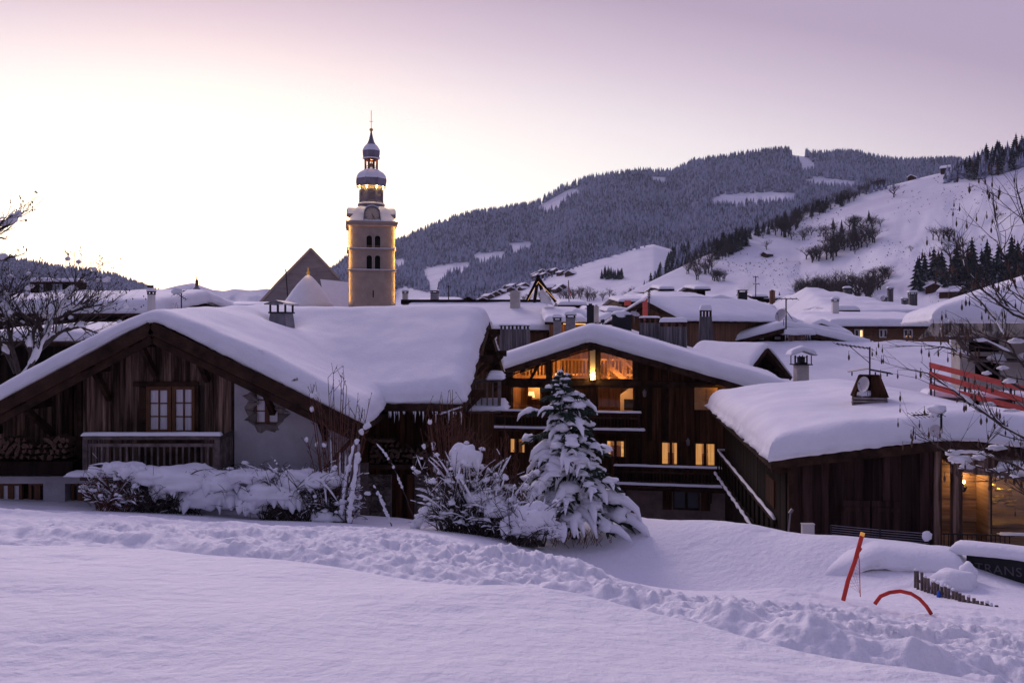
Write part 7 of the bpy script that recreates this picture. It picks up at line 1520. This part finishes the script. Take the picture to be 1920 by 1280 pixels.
# ================= RIGHT TREE close by =================
twig_tree('pod_tree', 'bare branches hung with brown seed pods reaching in from the right edge', 8.5, [[(2080, 860), (1980, 760), (1905, 668), (1868, 600), (1820, 545), (1775, 525)], [(2050, 700), (1960, 610), (1905, 540), (1878, 470), (1866, 400), (1862, 362)], [(2080, 900), (1960, 840), (1880, 800), (1800, 740), (1740, 700), (1694, 690)],
          [(2080, 960), (1980, 910), (1900, 870), (1840, 850), (1780, 848), (1716, 812)], [(1960, 610), (1900, 590), (1845, 545), (1808, 500), (1795, 440)], [(2000, 560), (1940, 480), (1918, 400), (1906, 345)], [(1980, 760), (1900, 720), (1820, 668), (1770, 650), (1735, 655)], [(2080, 1000), (1990, 960), (1930, 930), (1890, 900)],
          [(1980, 910), (1900, 895), (1850, 880), (1790, 862)], [(1905, 668), (1850, 640), (1800, 640)], [(2060, 640), (1980, 600), (1920, 590), (1880, 560)]], 11, 2, snowr=.016, nsub=3, L0=.5, pod=True, leaf=.5, rad=.017)
b = MB(); rs = random.Random(6)
for px_, py_, rx, ry in ((1838, 770, 14, 6), (1855, 758, 10, 6), (1800, 862, 22, 11), (1785, 850, 12, 8), (1835, 858, 12, 7), (1812, 876, 14, 7), (1892, 715, 12, 7), (1868, 840, 16, 8), (1880, 690, 10, 6), (1905, 640, 12, 8), (1895, 770, 16, 5), (1850, 700, 8, 5), (1878, 882, 26, 6), (1912, 888, 20, 7)):
    c = P(px_, py_, 8.5); k = 8.5/FOC; b.blob(c, (rx*k, ry*k*1.2, ry*k*.8), px_, 14, 8, .45, 2, .6)
solo('snow_clumps', b, 'snow', 'clots of snow caught in the pod-hung branches at right', 'snow', smooth=True, kind='stuff')
# ================= RED POLE, ARCH, PICKETS, SIGN =================
YR = 11.3; t = thing('red_pole', 'leaning red marker pole with orange tip and netting, stuck in the trampled snow', 'pole', P(1583, 1106, YR)); b = MB(); p0, p1 = P(1581, 1125, YR), P(1616, 1004, YR); b.tube([p0, p0.lerp(p1, .3)+Vector((-.012, 0, 0)), p0.lerp(p1, .6)+Vector((.006, 0, 0)), p1], .028, 10); b.build('pole', 'red_paint', t)
b = MB(); b.tube([p1, p1+(p1-p0).normalized()*.045], .029, 10); b.build('tip', 'orange_tip', t); b = MB(); b.tube([p0.lerp(p1, .80), p0.lerp(p1, .80)+Vector((.03, -.02, -.02))], .035, 8); b.tube([p0.lerp(p1, .78), P(1611, 1050, YR), P(1613, 1118, YR)], .006, 5)
for i in range(9): q = .2+.06*i; a = p0.lerp(p1, q); e = P(1611+q*2, 1112-q*80, YR); b.tube([a, e], .0016, 3); 
for i in range(4): b.tube([p0.lerp(p1, .25+.1*i)+Vector((0, 0, 0)), P(1613, 1112, YR)+Vector((0, 0, .0))], .0016, 3)
b.build('netting', 'red_paint', t)
b = MB(); b.blob(P(1592, 1058, 16.4), (.14, .1, .09), 3, 9, 6, .5, 2.5); b.blob(P(1584, 1054, 16.4), (.08, .08, .05), 5, 9, 6, .5, 2.5); solo('dark_hole', b, 'bark', 'dark hole in the snow bank just behind the red pole, shaped as dark lumps', 'tuft')  # dark lumps stand in for the shade inside a hole in the bank
pts = [P(a, c, 10.6) for a, c in ((1640, 1132), (1651, 1117), (1668, 1110), (1688, 1107.5), (1708, 1112), (1724, 1122), (1737, 1136), (1746, 1150))]; b = MB(); b.tube(pts, .024, 10); solo('red_hoop', b, 'red_paint', 'red plastic hoop curving out of the snow right of the leaning pole', 'hoop', smooth=True)
FP = [(1716, 1066, 1112, 14.6), (1724, 1068, 1114, 14.4), (1735, 1080, 1120, 14.2), (1748, 1087, 1124, 14.0), (1762, 1093, 1129, 13.8), (1778, 1101, 1134, 13.6), (1800, 1110, 1138, 13.3), (1825, 1120, 1143, 13.0), (1852, 1129, 1147, 12.7), (1880, 1139, 1152, 12.5), (1905, 1148, 1157, 12.4), (1925, 1153, 1160, 12.3)]
t = thing('picket_fence', 'low dark picket fence sinking into the snow in front of the snow pile', 'fence', P(1760, 1120, 13.8)); fa_ = np.array(FP, float); rs = random.Random(2)
for i, px_ in enumerate(list(np.arange(1716, 1800, 6.4))+list(np.arange(1800, 1922, 8.5))):
    tp, bt, Y = [float(np.interp(px_, fa_[:, 0], fa_[:, k_])) for k_ in (1, 2, 3)]; p, q = P(px_, bt+14, Y), P(px_+rs.uniform(-3, 1), tp+rs.uniform(-2, 3), Y); b = MB(); b.beam(p, q, .045, .02, (0, 1, 0)); o = b.build('picket', 'wood_rail', t)
    if rs.random() < .6: b = MB(); b.blob(q+Vector((0, 0, .01)), (.03, .03, .025), i, 7, 4, .3); b.build('picket_snow', 'snow', o, True)
b = MB()
for k_ in range(len(FP)-3): b.beam(P(FP[k_][0], FP[k_][1]*.55+FP[k_][2]*.45, FP[k_][3]+.03), P(FP[k_+1][0], FP[k_+1][1]*.55+FP[k_+1][2]*.45, FP[k_+1][3]+.03), .02, .04)
b.build('fence_rail', 'wood_rail', t)
b = MB(); c = P(1761, 1116, 13.75); b.blob(c, (.035, .03, .07), 1, 9, 7, .35); solo('blue_rag', b, 'blue_cloth', 'bright blue rag stuck to the dark picket fence', 'rag', smooth=True)
b = MB(); b.blob(P(1790, 1092, 14.3), (.34, .32, .24), 4, 26, 16, .16, 1.4); b.blob(P(1816, 1072, 14.6), (.13, .15, .17), 9, 18, 12, .2, 1.4); b.blob(P(1760, 1100, 14.2), (.2, .2, .12), 2, 18, 12, .25, 1.4); solo('snow_pile', b, 'snow', 'rounded heap of cleared snow behind the picket fence', 'snow pile', smooth=True)
p0, p1 = P(1812, 1090, 15.4), P(2040, 1120, 14.2); t = thing('sign_wall', 'black board wall lettered TRANS with a roll of snow on top', 'sign', p0); b = MB(); d = (p1-p0); d.z = 0; ln = d.length; fz = Fr(p0.x, p0.y, -math.degrees(math.atan2(d.y, d.x))); zt0, zt1 = P(0, 1036, 15.4).z, P(0, 1062, 14.2).z
b.fr = fz; b.hexa([(0, 0, -5.5), (ln, 0, -5.5), (ln, .08, -5.5), (0, .08, -5.5)], [(0, 0, zt0), (ln, 0, zt1), (ln, .08, zt1), (0, .08, zt0)]); b.build('board', 'sign_black', t)
snow_field(t, fz, edge_coords(-.25, ln, .1), edge_coords(-.14, .35, .07, (.03, .08)), lambda U, W_: zt0+(zt1-zt0)*U/ln, .2, 9, .25, name='snow_roll', und=.03, wob=.04)
tcv = bpy.data.curves.new('letters', 'FONT'); tcv.body = 'TRANS'; tcv.size = .225; tcv.extrude = .004; tcv.space_character = 1.1; to = bpy.data.objects.new('tmp', tcv); C.objects.link(to); bpy.context.view_layer.update()
me = bpy.data.meshes.new_from_object(to.evaluated_get(bpy.context.evaluated_depsgraph_get())); bpy.data.objects.remove(to); me.materials.clear(); me.materials.append(M['sign_letter'])
lo = bpy.data.objects.new('lettering', me); C.objects.link(lo); lo.parent = t; u_, z_ = fz.at(1828, 1070); wp = Vector(fz.w((u_, -.006, z_)))-p0; lo.location = wp; lo.rotation_euler = (R(90), R(0)+math.atan2(zt0-zt1, ln), math.atan2(d.y, d.x))
# snow-topped hedge in front of the barn, wires, box, post
h0, h1 = P(1640, 1076, 15.6), P(1806, 1082, 15.0); d = h1-h0; fh = Fr(h0.x, h0.y, -math.degrees(math.atan2(d.y, d.x))); zh = P(0, 1062, 15.4).z; t = thing('hedge', 'clipped dark hedge under a thick loaf of snow in front of the barn', 'hedge', h0)
snow_field(t, fh, edge_coords(-.9, d.length+.05, .1), edge_coords(-.1, .95, .08), lambda U, W_: zh-.5*np.clip(-U, 0, 1)-.05, .34, 3, .45, name='snow_loaf', und=.05, wob=.08, low=.3)
b = MB(fh); rs = random.Random(3)
for i in range(420): u = rs.uniform(-.1, d.length); z = zh-rs.uniform(-.05, .3); b.blob((u, rs.uniform(-.05, .5), z), (.045, .03, .03), i, 6, 4, .5)
b.box(0, d.length, .05, .8, zh-.6, zh-.02); b.build('foliage', 'needle', t)
t = thing('wire_fence', 'slack wire fence crossing in front of the dark barn wall', 'fence', P(1560, 1000, 18.3)); b = MB()
for i in range(5): b.tube([P(1558, 984+i*4.2, 18.4), P(1650, 993+i*4.4, 18.0), P(1742, 1000+i*4.6, 17.6)], .008, 4)
b.build('wire', 'metal_grey', t); b = MB()
for px_, Y in ((1558, 18.4), (1650, 18.0), (1742, 17.6)): b.tube([P(px_, 1040, Y), P(px_, 984+(px_-1558)*.08, Y)], .02, 5)
b.build('post', 'metal_dark', t); b = MB(); b.blob(P(1738, 1005, 17.5), (.1, .08, .1), 3, 9, 6, .4); b.build('snow', 'snow', t, True)
b = MB(); c = P(1516, 992, 18.6); b.box(c.x-.13, c.x+.13, c.y, c.y+.1, c.z-.12, c.z+.1); b.box(c.x-.14, c.x+.14, c.y-.01, c.y+.11, c.z+.101, c.z+.12); b.box(c.x-.02, c.x+.02, c.y+.02, c.y+.06, c.z-.8, c.z-.12); solo('meter_box', b, 'cream', 'small pale meter box in the snow before the barn corner', 'box')
b = MB(); b.tube([P(1478, 1000, 18.9), P(1482, 962, 18.9)], .02, 6); b.tube([P(1480, 962, 18.9), P(1486, 954, 18.9)], .035, 6); solo('garden_lamp', b, 'metal_grey', 'thin post with small angled head between stair and barn', 'lamp post')
# ================= SMOKE =================
def smoke(label, px, py, Y, w, h, dens, seed):
    c = P(px, py, Y); k = Y/FOC; b = MB(); b.blob((0, 0, 0), (w*k, .8, h*k), seed, 20, 12, .3, 1.2); o = b.build('smoke', 'snow', None, True); o.location = c; meta(o, label, 'smoke', None, 'stuff')
    m = bpy.data.materials.new('smoke'); m.use_nodes = True; q = m.node_tree; q.nodes.clear(); ou = q.nodes.new('ShaderNodeOutputMaterial'); pv = q.nodes.new('ShaderNodeVolumePrincipled'); pv.inputs['Color'].default_value = (.95, .93, .95, 1)
    co = q.nodes.new('ShaderNodeTexCoord'); no = q.nodes.new('ShaderNodeTexNoise'); no.inputs['Scale'].default_value = 1.7; no.inputs['Detail'].default_value = 5; q.links.new(co.outputs['Object'], no.inputs['Vector'])
    mr = q.nodes.new('ShaderNodeMapRange'); mr.inputs[1].default_value = .48; mr.inputs[2].default_value = .68; mr.inputs[4].default_value = dens; q.links.new(no.outputs[0], mr.inputs[0]); q.links.new(mr.outputs[0], pv.inputs['Density']); q.links.new(pv.outputs[0], ou.inputs['Volume']); o.data.materials.clear(); o.data.materials.append(m)
smoke('pale chimney smoke drifting across the dark front of the broad hip-roofed house', 1268, 588, 70, 42, 15, 2.2, 3); smoke('wisp of smoke rising beside the tall dark chimney', 1402, 538, 70, 18, 17, 1.0, 5)
# ================= AIR =================
if True:
    b = MB(); b.box(-2600, 3600, -40, 3750, -32, 640); o = b.build('haze', 'snow', None); o['kind'] = 'stuff'
    m = bpy.data.materials.new('haze'); m.use_nodes = True; t_ = m.node_tree; t_.nodes.clear(); ou = t_.nodes.new('ShaderNodeOutputMaterial'); pv = t_.nodes.new('ShaderNodeVolumePrincipled')
    pv.inputs['Density'].default_value = .00007; pv.inputs['Color'].default_value = (.74, .82, 1, 1); pv.inputs['Anisotropy'].default_value = .2; t_.links.new(pv.outputs[0], ou.inputs['Volume']); o.data.materials.clear(); o.data.materials.append(m)
